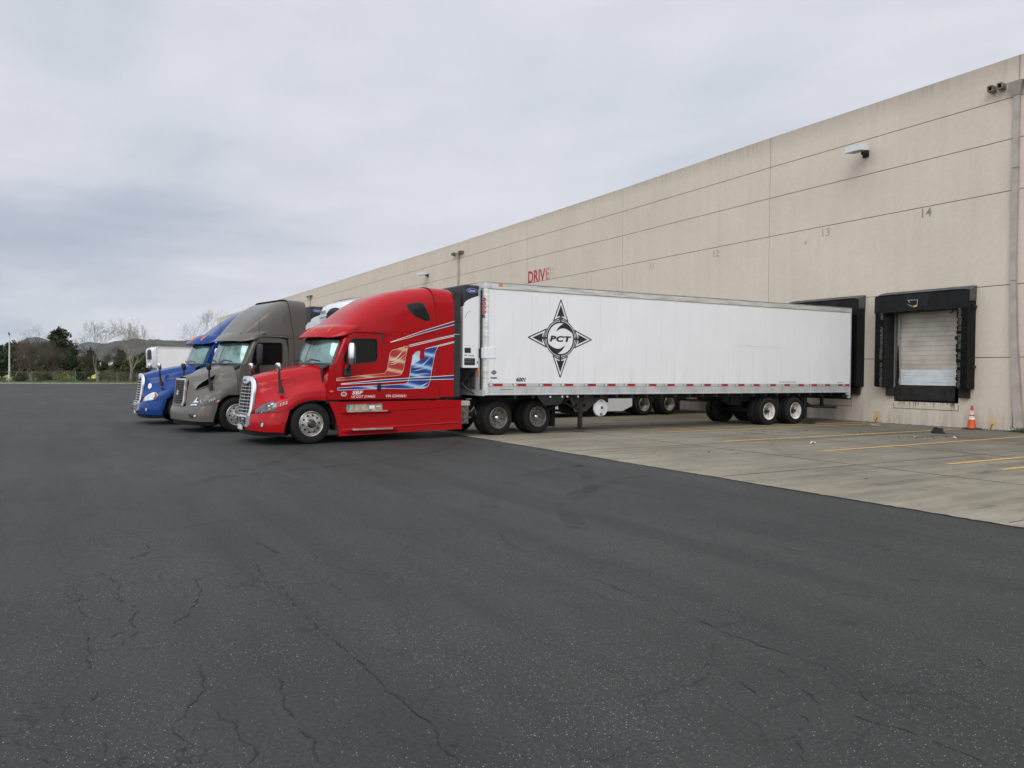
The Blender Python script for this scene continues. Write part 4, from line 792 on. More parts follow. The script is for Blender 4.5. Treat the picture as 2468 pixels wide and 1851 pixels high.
    # headlights
    for sg in (1, -1):
        S_ = S if sg > 0 else Surf([[(-x, y, z) for x, y, z in r] for r in H], .72)
        if not G:
            TU = lambda q: [(max(.02, .06+(a-.3)*.86), b) for a, b in q]
            bd = [(.30, .08), (.9, .04), (1.5, .05), (2.1, .12), (2.45, .25), (2.62, .6), (2.72, 1.1), (2.62, 1.6), (2.35, 1.9), (1.95, 1.92), (1.5, 1.65), (1.0, 1.2), (.6, .65)]; bd = TU(bd)
            mb = MB(); S_.decal(mb, [(1.25+(a-1.25)*1.06, .9+(b-.9)*1.07) for a, b in bd], .004); hb = mb.build('headlight', M_BLACK, root, smooth=True, ang=70)
            mb = MB(); S_.decal(mb, bd, .012); mb.build('lens', M_LENSW if kind == 'blue' else M_LENS, hb, smooth=True, ang=70)
            if kind == 'red':
                mb = MB(); S_.decal(mb, TU([(2.28+.18*math.cos(t), 1.52+.17*math.sin(t)) for t in [2*PI*i/12 for i in range(12)]]), .017, 2); S_.decal(mb, TU([(2.02+.15*math.cos(t), 1.27+.15*math.sin(t)) for t in [2*PI*i/12 for i in range(12)]]), .017, 2)
                S_.decal(mb, TU([(1.36, .12), (1.42, .12), (1.45, .4), (1.38, .35)]), .017, 2); mb.build('reflector', M_WHITEL, hb, smooth=True)
                mb = MB(); S_.decal(mb, TU([(2.0, .45), (2.22, .45), (2.24, 1.0), (2.04, 1.0)]), .018, 2); mb.build('turn_signal', M_AMBER, hb)
            else:
                mb = MB(); S_.decal(mb, TU([(2.45, .3), (2.60, .6), (2.70, 1.1), (2.6, 1.55), (2.38, 1.82), (2.25, 1.75), (2.44, 1.4), (2.48, .9), (2.32, .3)]), .017, 3); mb.build('turn_signal', M_REDL, hb)
                mb = MB(); S_.decal(mb, TU([(1.6+.3*math.cos(t), .9+.42*math.sin(t)) for t in [2*PI*i/12 for i in range(12)]]), .016, 2); S_.decal(mb, TU([(2.1+.15*math.cos(t), 1.3+.25*math.sin(t)) for t in [2*PI*i/12 for i in range(12)]]), .016, 2); mb.build('reflector', M_GRILLE, hb)
        else:
            bd = [(.80, .05), (1.5, .04), (2.1, .05), (2.45, .1), (2.5, .5), (2.3, 1.0), (2.35, 1.9), (2.0, 2.0), (1.6, 1.5), (1.2, .9)]; TG = lambda q: [(.30+(a-.8)*.9, b) for a, b in q]; bd = TG(bd)
            mb = MB(); S_.decal(mb, bd, .006); hb = mb.build('headlight', M_LENS, root, smooth=True, ang=70)
            mb = MB(); S_.decal(mb, TG([(1.05, .12), (2.0, .12), (2.1, .48), (1.25, .48)]), .012, 2); S_.decal(mb, TG([(1.3, .62), (2.15, .62), (2.2, .82), (1.55, .84), (1.95, 1.75), (1.85, 1.75)]), .012, 2); mb.build('reflector', M_WHITEL, hb)
            mb = MB(); S_.decal(mb, [(2.92, .15), (3.25, .15), (3.27, .55), (2.94, .5)], .008, 2); mb.build('side_marker', M_AMBER, hood)
    # fleet number on the fender
    if kind in ('red', 'grey'):
        mb = MB(); a, z0, y0 = (.0, .915, -.705) if kind == 'red' else (.0, .86, -.74)
        sx = .175; text_mb(mb, '152' if kind == 'red' else '162', 1, lambda u, v, w_: (1.145+.10*(u-y0)/1.0+w_+.02*(1-((u-y0)/sx)), u, v+.35*(u-y0)), .012, y0, z0, width=sx, height=.066, bold=.012)
        mb.build('fleet_number', M_LET, hood)
    if kind == 'blue':
        mb = MB(); S.decal(mb, [(.95+.26*math.cos(t), 3.5+.55*math.sin(t)) for t in [2*PI*i/16 for i in range(16)]], .006, 2); mb.build('oval_sticker', M_LET, hood)
        mb = MB(); S.decal(mb, [(.92+.12*math.cos(t), 3.5+.22*math.sin(t)) for t in [2*PI*i/10 for i in range(10)]], .010, 2); mb.build('sticker_print', M_ALUD, hood)
    # hood mirrors
    for sg in (1, -1):
        hm = empty('hood_mirror', (sg*.98, -.62, 1.27), 0, root)
        mb = MB(); mb.tube([(0, .0, -.06), (0, -.0, .03), (sg*.0, -.02, .12), (sg*.01, -.05, .30), (sg*.01, -.05, .46)], [.065, .060, .036, .028, .024], 8); mb.build('mirror_arm', M_BLACK, hm, smooth=True, fix=True)
        mb = MB(); P = []
        for z, sc_ in ((.455, .62), (.47, .85), (.52, 1), (.60, 1.0), (.635, .9), (.648, .65)):
            row = []
            for q in range(17):
                t = 2*PI*q/16; c, s_ = math.cos(t), math.sin(t); row.append(Vector((.088*sc_*math.copysign(abs(c)**.5, c), -.05+.045*sc_*math.copysign(abs(s_)**.6, s_)-.03*(z-.45)/.2, z)))
            P.append(row)
        mb.grid(P); mb.add(P[-1][:-1], [tuple(range(16))]); mb.add(P[0][:-1], [tuple(range(16))]); mb.build('mirror_head', M_CHROME if not G else M_BLACK, hm, smooth=True, ang=60, fix=True)
        mb = MB(); mb.plate(rounded(-.07, .07, .475, .625, .02), [], lambda u, v, w_: (u, .0+w_-.03*(v-.45)/.2, v), .002, -.02); mb.build('mirror_glass', M_BLACK, hm)
    if G:
        pass
    # cowl + windshield
    b = [(0, .33, 1.93), (.50, .36, 1.93), (.85, .46, 1.93), (1.04, .60, 1.92)]; t = [(0, .60, 2.60), (.45, .62, 2.60), (.80, .71, 2.60), (.96, .90, 2.59)]
    def ws(off, e=0):
        P = []
        for i in range(13):
            q = i/4; lo = crs([Vector(p) for p in b], q); hi = crs([Vector(p) for p in t], q); row = []
            for k in range(6):
                f = -e+(1+2*e)*k/5; p = lo.lerp(hi, f); bow = math.sin(PI*k/5)*.02; nn = Vector((p.x*.35, -1, .35)).normalized(); row.append(p+nn*(off+bow)+Vector((0, dy, 0)))
            P.append(row)
        if e:
            P.append([p+Vector((.05, .06, 0)) for p in P[-1]])
        return P
    g = ws(0, .06); mb = MB(); mb.grid(g); mb.grid(mir(g)); wsf = mb.build('windshield', M_BLACK, root, smooth=True, ang=60)
    g = ws(.012); mb = MB(); mb.grid(g); mb.grid(mir(g)); mb.build('glass', M_WSG, wsf, smooth=True, ang=60)
    mb = MB(); mb.grid([[p+Vector((0, -.006, .003)) for p in r] for r in [[a.lerp(c, 0) for a, c in zip(g[0], g[0])], [p+Vector((.022, 0, 0)) for p in g[0]]]]); mb.build('centre_strip', M_BLACK, wsf)
    top = [[r[4], r[5]] for r in ws(.016)]; top = [[a.lerp(c, .25), c] for a, c in top]; mb = MB(); mb.grid(top); mb.grid(mir(top)); mb.build('visor_shade_band', M_GLASS, wsf, smooth=True)  # dark strip painting the visor's shade and reflection onto the glass
    for sg in (1, -1):
        mb = MB(); mb.tube([(sg*.15, .30+dy, 1.95), (sg*.40, .335+dy, 2.03), (sg*.78, .40+dy, 1.985)], .012, 5); mb.build('wiper', M_BLACK, wsf)
    mb = MB(); cw = [[Vector((p.x, p.y-.03, p.z-.03)), Vector((p.x*1.0, hy(.40)-.02+.0*p.x, p.z-.02+(-.02 if p.x < .6 else -.10))), Vector((p.x, hy(.38), 1.3))] for p in [crs([Vector(q)+Vector((0, dy, 0)) for q in b], i/3) for i in range(10)]]
    mb.grid(cw); mb.grid(mir(cw)); mb.build('cowl', M_BLACK, root)
    # cowl sides between the hood and the door
    for sg in (1, -1):
        P = []
        for j in range(7):
            a = Vector(H[-1][j])+Vector((-.012, .014, 0)); c = Vector((1.185, .66+dy, a.z)) if j < 4 else Vector(((1.18, 1.13, 1.06)[j-4], (.66, .66, .62)[j-4]+dy, (1.56, 1.76, 1.90)[j-4]))
            m_ = (a+c)/2+Vector((-.045 if 2 < j < 6 else -.004, 0, 0)); P.append([a+Vector((-.10, 0, 0)), a, a.lerp(m_, .35), m_, c])
        if sg < 0: P = mir(P)
        mb = MB(); mb.grid(P); mb.build('cowl_side', PM, root, smooth=True, ang=40, fix=True)
    # a-pillar
    cabf_b, cabf_t = (.68+dy, 1.93), (.97+dy, 2.62)
    # side walls
    R1 = K['rear']; zb = 1.05
    sy = lambda y: y+dy
    ws_edge_b = Vector((1.06, .62+dy, 1.90)); ws_edge_t = Vector((.98, .91+dy, 2.64))
    for sg in (1, -1):
        mb = MB(); Pl = []
        for k in range(6):
            f = k/5; a = ws_edge_b.lerp(ws_edge_t, f); c = Vector((1.19, sy(.70), 1.90)).lerp(Vector((1.17, sy(.985), 2.64)), f); m_ = (a+c)/2+Vector((.03, -.03, 0)); Pl.append([a, m_, c])
        if sg < 0: Pl = mir(Pl)
        mb.grid(Pl); mb.build('a_pillar', PM, root, smooth=True, fix=True)
        win = [(1.112, 2.552), (1.66, 2.568), (1.72, 2.555), (1.748, 2.50), (1.749, 2.083), (1.73, 2.03), (1.68, 1.985), (1.567, 1.955), (.93, 1.903), (.86, 1.925), (.832, 1.98), (.825, 2.06), (.88, 2.214), (.995, 2.461), (1.05, 2.53)]
        if G: win = [(.985, 2.535), (1.66, 2.55), (1.715, 2.53), (1.735, 2.48), (1.735, 2.0), (1.715, 1.93), (1.66, 1.90), (.86, 1.87), (.81, 1.89), (.79, 1.95), (.83, 2.15), (.92, 2.44)]
        win = [(sy(a), c) for a, c in win]
        body = [(sy(.44), 1.06), (sy(.44), 1.55), (sy(.50), 1.87), (sy(.66), 1.93), (sy(.98), 2.67), (sy(1.05), 2.745), (R1-.04, 2.745), (R1, zb), (sy(1.0), zb)]
        big = [(a+(.02 if a > sy(1.3) else -.02), c+(.02 if c > 2.25 else -.02)) for a, c in win]
        Fn = (lambda u, v, w_: (sg*(1.165-.02*max(0, (v-2.0))/.7*(1 if u < sy(1.9) else 0)+w_), u, v))
        mb = MB(); mb.plate(body, [big], Fn, .035, .0); side = mb.build('cab_side', PM, root, fix=True)
        door = [(.985, 2.62), (1.06, 2.665), (1.14, 2.684), (1.892, 2.686), (1.93, 1.75), (1.945, 1.058), (.90, 1.06), (.80, 1.10), (.714, 1.187), (.67, 1.33), (.649, 1.483), (.637, 1.80), (.66, 1.93), (.764, 2.184)]
        door = [(sy(a), c) for a, c in door]
        dc = [(a+(.011 if a > sy(1.3) else -.011), c+(.010 if c > 2.3 else -.010)) for a, c in door]
        mb = MB(); mb.plate(dc, [big], Fn, .0368, .03, back=False); mb.build('door_seal', M_BLACK, side)
        mb = MB(); mb.plate(door, [win], Fn, .048, .02); dd = mb.build('door', PM, root, fix=True)
        mb = MB(); mb.plate([(a+(.006 if a > sy(1.3) else -.006), c+(.006 if c > 2.25 else -.006)) for a, c in win], [[(sy(1.3)+(a-sy(1.3))*.955, 2.24+(c-2.24)*.94) for a, c in win]], Fn, .046, .0); mb.build('window_seal', M_BLACK, dd)
        mb = MB(); mb.plate(win, [], Fn, .010, .004); mb.build('window', M_GLASS, dd)
        ha = [(sy(1.787)+.062*math.cos(q), 1.345+.125*math.sin(q)) for q in [2*PI*i/20 for i in range(20)]]
        mb = MB(); mb.plate(ha, [], Fn, .056, .04); mb.plate(rounded(sy(1.765), sy(1.80), 1.26, 1.43, .015), [], Fn, .085, .05); mb.build('door_handle', M_BLACK, dd)
        # roof-edge gutter above the door
        mb = MB(); mb.tube([(sg*1.19, sy(.97), 2.66), (sg*1.205, sy(1.12), 2.715), (sg*1.21, sy(1.5), 2.72), (sg*1.205, sy(2.1), 2.70)], [.012, .018, .018, .006], 5); mb.build('drip_rail', PM, root, smooth=True)
        # door mirror
        mm = empty('door_mirror', (sg*1.30, sy(.92), 1.62), 0, root)
        mb = MB(); mb.box(-.10*1, .02, -.10, .08, .0, .20, .02) if sg > 0 else mb.box(-.02, .10, -.10, .08, 0, .20, .02)
        mb.tube([(sg*-.02, -.03, .12), (sg*.07, -.02, .22), (sg*.12, .0, .34)], .045, 8); mb.build('mirror_arm', M_BLACK, mm, smooth=True, fix=True)
        hz = .60 if not G else .66
        mb = MB(); mb.box(.02*sg if sg > 0 else -.24, .24 if sg > 0 else -.02, .028, .075, .29, .28+hz-.10, .02)
        mb.build('mirror_frame', M_BLACK, mm, smooth=True, ang=40, fix=True)
        mb = MB(); P = []
        for z, s_ in ((.28, .80), (.31, .95), (.45, 1), (.62, 1), (.72, .97), (.775, .90), (.80, .75)):
            z = .28+(z-.28)*(hz-.08)/.52; row = []
            for q in range(9):
                a = PI*q/8; row.append(Vector((sg*.13+.112*s_*math.cos(a), .035-.095*s_*math.sin(a)**.7, z)))
            P.append(row)
        mb.grid(P); mb.add(P[0], [tuple(range(9))]); mb.add(P[-1], [tuple(range(9))]); mb.build('mirror_head', M_CHROME if not G else M_BLACK, mm, smooth=True, ang=50, fix=True)
        mb = MB(); x0, x1 = (.04, .22) if sg > 0 else (-.22, -.04); mb.box(x0, x1, .0752, .079, .31, .28+hz-.13); mb.build('mirror_glass', mat('mirror_glass', (.45, .55, .52), .04, 1), mm)
        if G:
            mb = MB(); mb.tube([(sg*.12, .0, .80), (sg*.12, .0, .95), (sg*.12, .01, 1.62)], [.010, .007, .004], 5); mb.build('antenna', M_BLACK, mm)
    # rear extender panels
    E0, E1 = K['ext']; rt = K['roof']; T = lambda s: interp(rt, s); zt = rt[-1][1]
    for sg in (1, -1):
        Fn = lambda u, v, w_: (sg*(1.165+w_), u, v)
        mb = MB(); P0_ = [(R1+.012, 1.085), (E1, 1.085), (E1, 2.745), (R1-.045, 2.745)]
        mb.plate(P0_, [], Fn, .037, .0); ex = mb.build('side_extender', PM, root, fix=True)
        mb = MB(); mb.plate([(R1+.004, 1.07), (R1-.05, 2.75), (R1-.035, 2.75), (R1+.018, 1.07)], [], Fn, .0385, .03, sides=False, back=False); mb.build('panel_gap', M_DARK, ex)
        mb = MB(); mb.box(*(sorted((sg*1.166, sg*1.2038))), R1-.05, E1+.0, 2.744, 2.754); mb.build('panel_seam', M_DARK, ex)
        if not G:
            mb = MB(); mb.plate([(E1, 1.10), (E1+.20, 1.10), (E1+.20, zt-.12), (E1, zt-.12)], [], Fn, .03, .015); mb.build('rubber_flap', mat('rubber_flap', (.022, .022, .02), .7, var=.3), ex)
            mb = MB(); mb.plate([(E1, 2.745), (E1+.195, 2.745), (E1+.195, 2.765), (E1, 2.765)], [], Fn, .033, .03); mb.build('flap_clip', M_ALU, ex)
    # roof fairing loft
    Wf = K['width']; P = []; st = []
    s0, s1 = rt[0][0], R1-.05
    for i in range(25): st.append(s0+(s1-s0)*(i/24)**1.15)
    zb2 = 2.752
    def ring(s, nq=18):
        w_ = interp(Wf, s); top_ = T(s); h = max(.02, top_-zb2); row = []
        ex_ = 2/interp([(s0, 3.2), (s0+.5, 5), (s0+.9, 7), (s1, 10)] if G else [(s0, 2.3), (s0+.6, 2.9), (s0+1.3, 3.8), (s1-.5, 4.6), (s1, 8 if G else 6)], s)
        for k in range(2*nq+1):
            a = PI*k/(2*nq); c, q = math.cos(a), math.sin(a)
            row.append(Vector((w_*math.copysign(abs(c)**ex_, c), s, zb2+h*abs(q)**ex_)))
        return row
    rings = [ring(s) for s in st]
    mb = MB(); mb.grid(rings, flip=True)
    roof = mb.build('roof_fairing', PM, root, smooth=True, ang=35, fix=True)
    mb = MB(); lastr = ring(s1); nq = len(lastr)
    seam = lambda p: R1-.045-.19*min(1, max(0, (p.z-zb2)/(zt-zb2)))
    c0 = [Vector((p.x*1.003, seam(p), p.z*1.0008)) for p in lastr]; c1 = [Vector((p.x*1.003, E1-.22, p.z)) for p in lastr]; c2_ = [Vector((p.x*1.003, E1, zb2+(p.z-zb2)*.985)) for p in lastr]; c3_ = [Vector((p.x*.9, E1, zb2+(p.z-zb2)*.9)) for p in lastr]
    mb.grid([c0, c1, c2_, c3_]); cap = mb.build('roof_cap', PM, root, smooth=True, ang=35, fix=True)
    mb = MB(); mb.grid([[p+Vector((p.x*.002, -.007, .0008)) for p in c0], [p+Vector((p.x*.002, .007, .0008)) for p in c0]]); mb.build('panel_gap', M_DARK, cap)
    if kind != 'grey':
        poly = smooth_loop([(2.60, 3.40), (2.68, 3.47), (2.98, 3.52), (3.11, 3.40), (3.22, 3.17), (3.21, 3.09), (3.06, 3.09), (2.76, 3.22)], 3)
        def onroof(s, z):
            r_ = ring(s); best = None
            for a, c in zip(r_, r_[1:]):
                if (a.z-z)*(c.z-z) <= 0 and a.x > 0: return a.x+(c.x-a.x)*((z-a.z)/(c.z-a.z) if abs(c.z-a.z) > 1e-6 else 0)
            return 1.0
        for sg in (1, -1):
            for nm, off, scl, mt in (('window_seal', .004, 1.10, PM if False else M_BLACK), ('bunk_window', .010, 1.0, M_GLASS)):
                cu = sum(p[0] for p in poly)/len(poly); cv = sum(p[1] for p in poly)/len(poly); P = []
                for r_ in range(5):
                    row = []
                    for (a, c) in poly+[poly[0]]:
                        u = cu+(a-cu)*scl*r_/4; v = cv+(c-cv)*scl*r_/4; row.append(Vector((sg*(onroof(u, v)+off*(1 if r_ < 4 else .3)), u, v)))
                    P.append(row)
                mb = MB(); mb.grid(P); mb.build(nm, mt, roof, smooth=True, ang=60, fix=True)
    # visor
    V = [[(0,.72,2.60),(0,.40,2.570),(0,.385,2.615),(0,.60,2.80),(0,.88,2.905)], [(.40,.73,2.60),(.40,.42,2.568),(.40,.405,2.612),(.40,.61,2.80),(.39,.89,2.905)],
         [(.75,.78,2.60),(.75,.50,2.560),(.75,.485,2.605),(.74,.68,2.80),(.72,.95,2.90)], [(1.0,.90,2.61),(1.0,.64,2.553),(1.0,.625,2.598),(.98,.80,2.79),(.94,1.05,2.89)],
         [(1.175,1.02,2.64),(1.185,.88,2.60),(1.185,.865,2.64),(1.165,.97,2.765),(1.12,1.18,2.87)], [(1.195,1.12,2.72),(1.20,1.05,2.70),(1.20,1.06,2.72),(1.19,1.12,2.765),(1.15,1.30,2.85)]]
    V = [[(x, y+dy-(.09*(1-x/1.2) if not G else 0), z) for x, y, z in r] for r in V]; VS = Surf(V); g = VS.grid(4); mb = MB(); mb.grid(g); mb.grid(mir(g)); vis = mb.build('visor', PM, root, smooth=True, ang=50, weld=True)
    if not G:
        for sg, us in ((1, (0, .5, 2.35)), (-1, (.5, 2.35))):
            Vs = VS if sg > 0 else Surf([[(-x, y, z) for x, y, z in r] for r in V])
            for u in us:
                mb = MB(); du = .055 if kind == 'red' else .12; Vs.decal(mb, [(max(0.001, u-du), 2.5), (u+du, 2.42), (u+du+.05, 3.15), (max(0.001, u-du+.05), 3.2)] if u else [(.0, 2.45), (.12, 2.45), (.12, 3.15), (.0, 3.15)], .022, 2); mb.build('marker_light', M_AMBER if kind == 'blue' else mat('dull_marker', (.50, .10, .02), .3, coat=.5), vis)
    # cab interior and back wall
    mb = MB(); mb.box(-1.10, 1.10, R1-.07, R1-.03, 1.0, 3.3); mb.build('rear_wall', M_DARK, root)
    mb = MB(); mb.box(-1.10, 1.10, sy(.55), R1-.08, 1.02, 1.08); mb.box(-1.05, 1.05, sy(.60), sy(.95), 1.08, 1.88, .05)
    for sx_ in (-.6, .6): mb.box(sx_-.26, sx_+.26, sy(1.75), sy(1.92), 1.4, 2.35, .06); mb.box(sx_-.26, sx_+.26, sy(1.30), sy(1.85), 1.3, 1.5, .05)
    mb.build('interior', M_INT, root)
    # lower skirt and steps
    if not G:
        for sg in (1, -1):
            Fn = lambda u, v, w_: (sg*(1.16+w_), u, v)
            mb = MB(); sk = [(.47, 1.0), (.60, .985), (.66, .90), (.90, .985), (1.9, .99), (4.22, 1.0), (4.25, .22), (2.3, .20), (.80, .165), (.74, .165), (.70, .40), (.62, .68), (.52, .88)]
            sk = [(.47, 1.0), (.90, 1.0), (4.22, 1.0), (4.25, .22), (2.3, .20), (.80, .165), (.74, .165), (.70, .40), (.62, .68), (.52, .88)]
            mb.plate(sk, [rounded(.905, 1.895, .775, .945, .012)], Fn, .055, .0); skt = mb.build('side_skirt', PM, root, fix=True)
            P = [[Vector((sg*1.2155, 1.9, .765)), Vector((sg*1.225, 1.9, .762)), Vector((sg*1.2155, 1.9, .745))], [Vector((sg*1.2155, 4.1, .83)), Vector((sg*1.223, 4.1, .827)), Vector((sg*1.2155, 4.1, .815))]]
            mb = MB(); mb.grid(P); mb.grid([[Vector((sg*1.2155, y, z+.02)), Vector((sg*1.227, y, z+.0)), Vector((sg*1.2155, y, z-.03))] for y, z in ((.80, .315), (2.3, .355), (4.15, .40))])
            mb.grid([[Vector((sg*1.2155, y, z+.015)), Vector((sg*(1.2155+d_), y, z+.012)), Vector((sg*1.2155, y, z-.06))] for y, z, d_ in ((.72, .70, .0), (.9, .735, .05), (1.5, .745, .07), (2.0, .75, .05), (2.2, .77, .0))])
            mb.grid([[Vector((sg*1.2155, y, z+.02)), Vector((sg*(1.2155+d_), y, z+.01)), Vector((sg*(1.2155+d_*.8), y, z-.02)), Vector((sg*1.2155, y, z-.11))] for y, z, d_ in ((.79, .29, .0), (1.0, .305, .08), (1.6, .315, .10), (2.15, .325, .08), (2.36, .345, .0))])
            mb.build('skirt_crease', PM, skt, fix=True)
            mb = MB(); mb.box(*sorted((sg*1.16, sg*1.185)), .90, 1.90, .77, .95); mb.box(*sorted((sg*1.18, sg*1.275)), .93, 2.0, .742, .772); rn = random.Random(2)
            st_ = mb.build('upper_step', M_ALUD if False else mat('step_plate', (.42, .37, .29), .5, .4, var=.55, vscale=6, dirt=(.20, .16, .11)), root)
            mb = MB()
            for i in range(44): mb.box(*sorted((sg*1.2755, sg*1.283)), .94+.024*i, .952+.024*i, .746, .766)
            mb.build('tread', mat('tread_light', (.46, .42, .35), .5, .5), st_)
            if sg > 0 and kind == 'red':
                mb = MB(); mb.plate(circ(.985, .86, .045, 16), [], Fn, .029, .026); mb.build('round_sticker', mat('sticker_blue', (.06, .30, .42), .5), st_)
                mb = MB(); mb.plate([(1.53, .815), (1.68, .82), (1.68, .905), (1.53, .90)], [], Fn, .029, .026); mb.plate([(1.72, .86), (1.85, .86), (1.85, .89), (1.72, .89)], [], Fn, .029, .026); mb.build('label_sticker', M_LET, st_)
            mb = MB(); mb.box(*sorted((sg*1.2, sg*1.315)), 1.05, 2.13, .300, .335); st2 = mb.build('lower_step', mat('step_plate', (.42, .37, .29)), root)
            mb = MB()
            for i in range(46): mb.box(*sorted((sg*1.3155, sg*1.322)), 1.06+.023*i, 1.072+.023*i, .303, .328)
            mb.build('tread', mat('tread_light', (.46, .42, .35)), st2)
            mb = MB(); mb.plate(smooth_loop([(.80, .17), (2.2, .20), (2.1, .245), (1.6, .25), (1.05, .235)], 2), [], Fn, .058, .054, back=False, sides=False); mb.build('skirt_low_plate', PM, skt)  # thin low plate in the skirt's own paint
    # wheelhouse, chassis
    for sg in (1, -1):
        mb = MB(); a = sorted((sg*.80, sg*.84)); mb.box(*a, -.72, .80, .35, 1.08)
        P = []
        for i in range(13):
            t_ = rad(-8+196*i/12); P.append([Vector((sg*.82, .02-.60*math.cos(t_), .50+.55*math.sin(t_))), Vector((sg*1.17, .02-.60*math.cos(t_), .50+.55*math.sin(t_)))])
        mb.grid(P)
        mb.box(*sorted((sg*.82, sg*1.16)), .66, .72, .30, 1.04)
        mb.box(*sorted((sg*.84, sg*1.15)), .42, .70, .96, 1.06)
        mb.build('wheel_arch_liner', M_DARK, root)
    fe = K['frame_end']
    mb = MB(); mb.box(-.45, -.35, -1.0, fe, .68, .95); mb.box(.35, .45, -1.0, fe, .68, .95)
    for y in (-.9, .3, 1.5, 3.0, 4.6, 5.4, 6.2, 6.9, fe-.1): mb.box(-.35, .35, y-.05, y+.05, .72, .90)
    mb.box(-.9, .9, -.06, .06, .40, .52); mb.box(-.45, .45, -.9, 1.2, .45, 1.0); mb.build('frame', M_DARK, root)
    if K['rearw']:
        mb = MB()
        for y in K['rearw']: mb.box(-.85, .85, y-.09, y+.09, .40, .60); mb.box(-.62, .62, y-.28, y+.28, .62, .72)
        mb.build('drive_axle', M_DARK, root)
        ym = sum(K['rearw'])/2; mb = MB(); mb.plate([(a*.52, ym-.1+c*.62) for a, c in circ(0, 0, 1, 20)], [], lambda u, v, w_: (u, v, w_), 1.08, 1.0); mb.box(-.45, .45, ym-.5, ym+.4, .95, 1.0); mb.build('fifth_wheel', M_HUB, root)
        # kit behind the cab: battery box, air tanks, exhaust can
        mb = MB(); mb.box(.70, 1.10, 4.27, 4.60, .82, .97, .03); mb.build('battery_lid', mat('lid_beige', (.42, .39, .31), .6, var=.2), root)
        mb = MB(); mb.box(.74, 1.08, 4.27, 4.56, .34, .81, .02); mb.box(.75, 1.10, 4.35, 4.62, .50, .54); mb.box(.75, 1.10, 4.35, 4.60, .66, .70)
        mb.tube([(1.09, 4.62, .68), (1.09, 4.72, .80), (1.05, 4.80, .62), (1.0, 4.86, .56)], .018, 6); mb.build('equipment_box', mat('box_grey', (.13, .125, .11), .5, .3, var=.6, vscale=12), root)
        for pts_, r_t in (([(.55, 4.7, .55), (.55, 5.1, .55)], .16), ([(-.7, 1.3, .55), (-.7, 3.0, .55)], .32), ([(.78, 1.2, .55), (.78, 3.2, .55)], .33)): mb = MB(); mb.tube(pts_, r_t, 16); mb.build('tank', M_DARK, root)
        mb = MB(); mb.tube([(.2, 4.25, 1.75), (.35, 4.45, 1.45), (.5, 4.9, 1.55), (.45, 5.2, 1.75)], .022, 6); mb.tube([(.1, 4.25, 1.6), (.3, 4.5, 1.3), (.55, 4.9, 1.5), (.55, 5.2, 1.7)], .018, 6); mb.build('air_hose', M_BLACK, root, smooth=True)
    for sg in (1, -1):
        wheel(root, 1.19, .04, 'steer', sg, rot=.1, rim=mat('bright_rim', (.62, .62, .60), .35, .7, var=.2) if G else M_ALU)
        for y in K['rearw']: wheel(root, 1.235, y, 'drive', sg, rot=y, rim=M_ALUD)
    if G:        # protruding bright hub on the grey truck
        mb = MB(); mb.lathe([(.075, 1.15), (.07, 1.235), (.055, 1.27), (.03, 1.285), (0, 1.287)], lambda a, c, w_: (w_, a, c+.488), 18); mb.build('hub_cover', M_CHROME, root, smooth=True, ang=40)
    if K['rearw']:
        for sg in (1, -1):
            mb = MB(); y = K['rearw'][-1]+.66; mb.grid([[Vector((sg*x, y+.012*math.sin(x*60), z)) for x in [.62+.02*i for i in range(31)]] for z in (.17, .5, .86)]); mb.build('mud_flap', M_DARK, root)
    return root

W_R = [(.80, .92), (1.0, 1.03), (1.3, 1.115), (1.7, 1.165), (2.1, 1.185), (2.6, 1.196), (3.5, 1.2)]
W_G = [(.30, .84), (.45, .93), (.7, 1.04), (1.0, 1.12), (1.4, 1.18), (1.9, 1.2)]
red = tractor(dict(kind='red', pos=(-17.96, 5.26), yaw=5.5, paint=M_RED, roof=ROOF_R, width=W_R, rear=3.55, ext=(3.5, 3.98), rearw=(5.45, 6.85), frame_end=7.5))
tag(red, 'bright red sleeper truck numbered 152 with orange and blue side graphics', 'truck', 'semi trucks backed up to the docks')
grey = tractor(dict(kind='grey', pos=(-22.36, 4.46), yaw=11, paint=M_GREY, roof=ROOF_G, width=W_G, rear=1.76, ext=(1.7, 2.10), rearw=(4.3, 5.7), frame_end=6.4))
tag(grey, 'dark grey truck numbered 162 parked between the red and the blue truck', 'truck', 'semi trucks backed up to the docks')
blue = tractor(dict(kind='blue', pos=(-26.06, 3.62), yaw=2, paint=M_BLUE, roof=ROOF_R, width=W_R, rear=3.42, ext=(3.4, 3.62), rearw=(5.45, 6.85), frame_end=7.5))
tag(blue, 'royal blue sleeper truck with clear headlights, farthest of the three trucks', 'truck', 'semi trucks backed up to the docks')

# ------------------------------------------------------------------ graphics on the red sleeper
DX = 1.2145
D1 = lambda u, v, w_: (DX+w_, u, v)
M_ORG, nt, b_ = base_mat('orange_ribbon_print')
def ribbon(name, stops, scale, rot):
    m, nt, b = base_mat(name); tc = N(nt, 'ShaderNodeTexCoord'); q = N(nt, 'ShaderNodeMapping'); q.inputs['Rotation'].default_value = (rad(rot), 0, 0); q.inputs['Scale'].default_value = (1, .55, 1.5)
    nt.links.new(tc.outputs['Object'], q.inputs[0]); wv = N(nt, 'ShaderNodeTexWave', bands_direction='Z'); wv.inputs['Scale'].default_value = scale; wv.inputs['Distortion'].default_value = 2.6; wv.inputs['Detail'].default_value = 1.2; wv.inputs['Detail Scale'].default_value = 1.0
    nt.links.new(q.outputs[0], wv.inputs[0]); r = ramp(nt, stops); nt.links.new(wv.outputs[0], r.inputs[0]); nt.links.new(r.outputs[0], b.inputs['Base Color']); b.inputs['Roughness'].default_value = .3; b.inputs['Coat Weight'].default_value = .5; return m
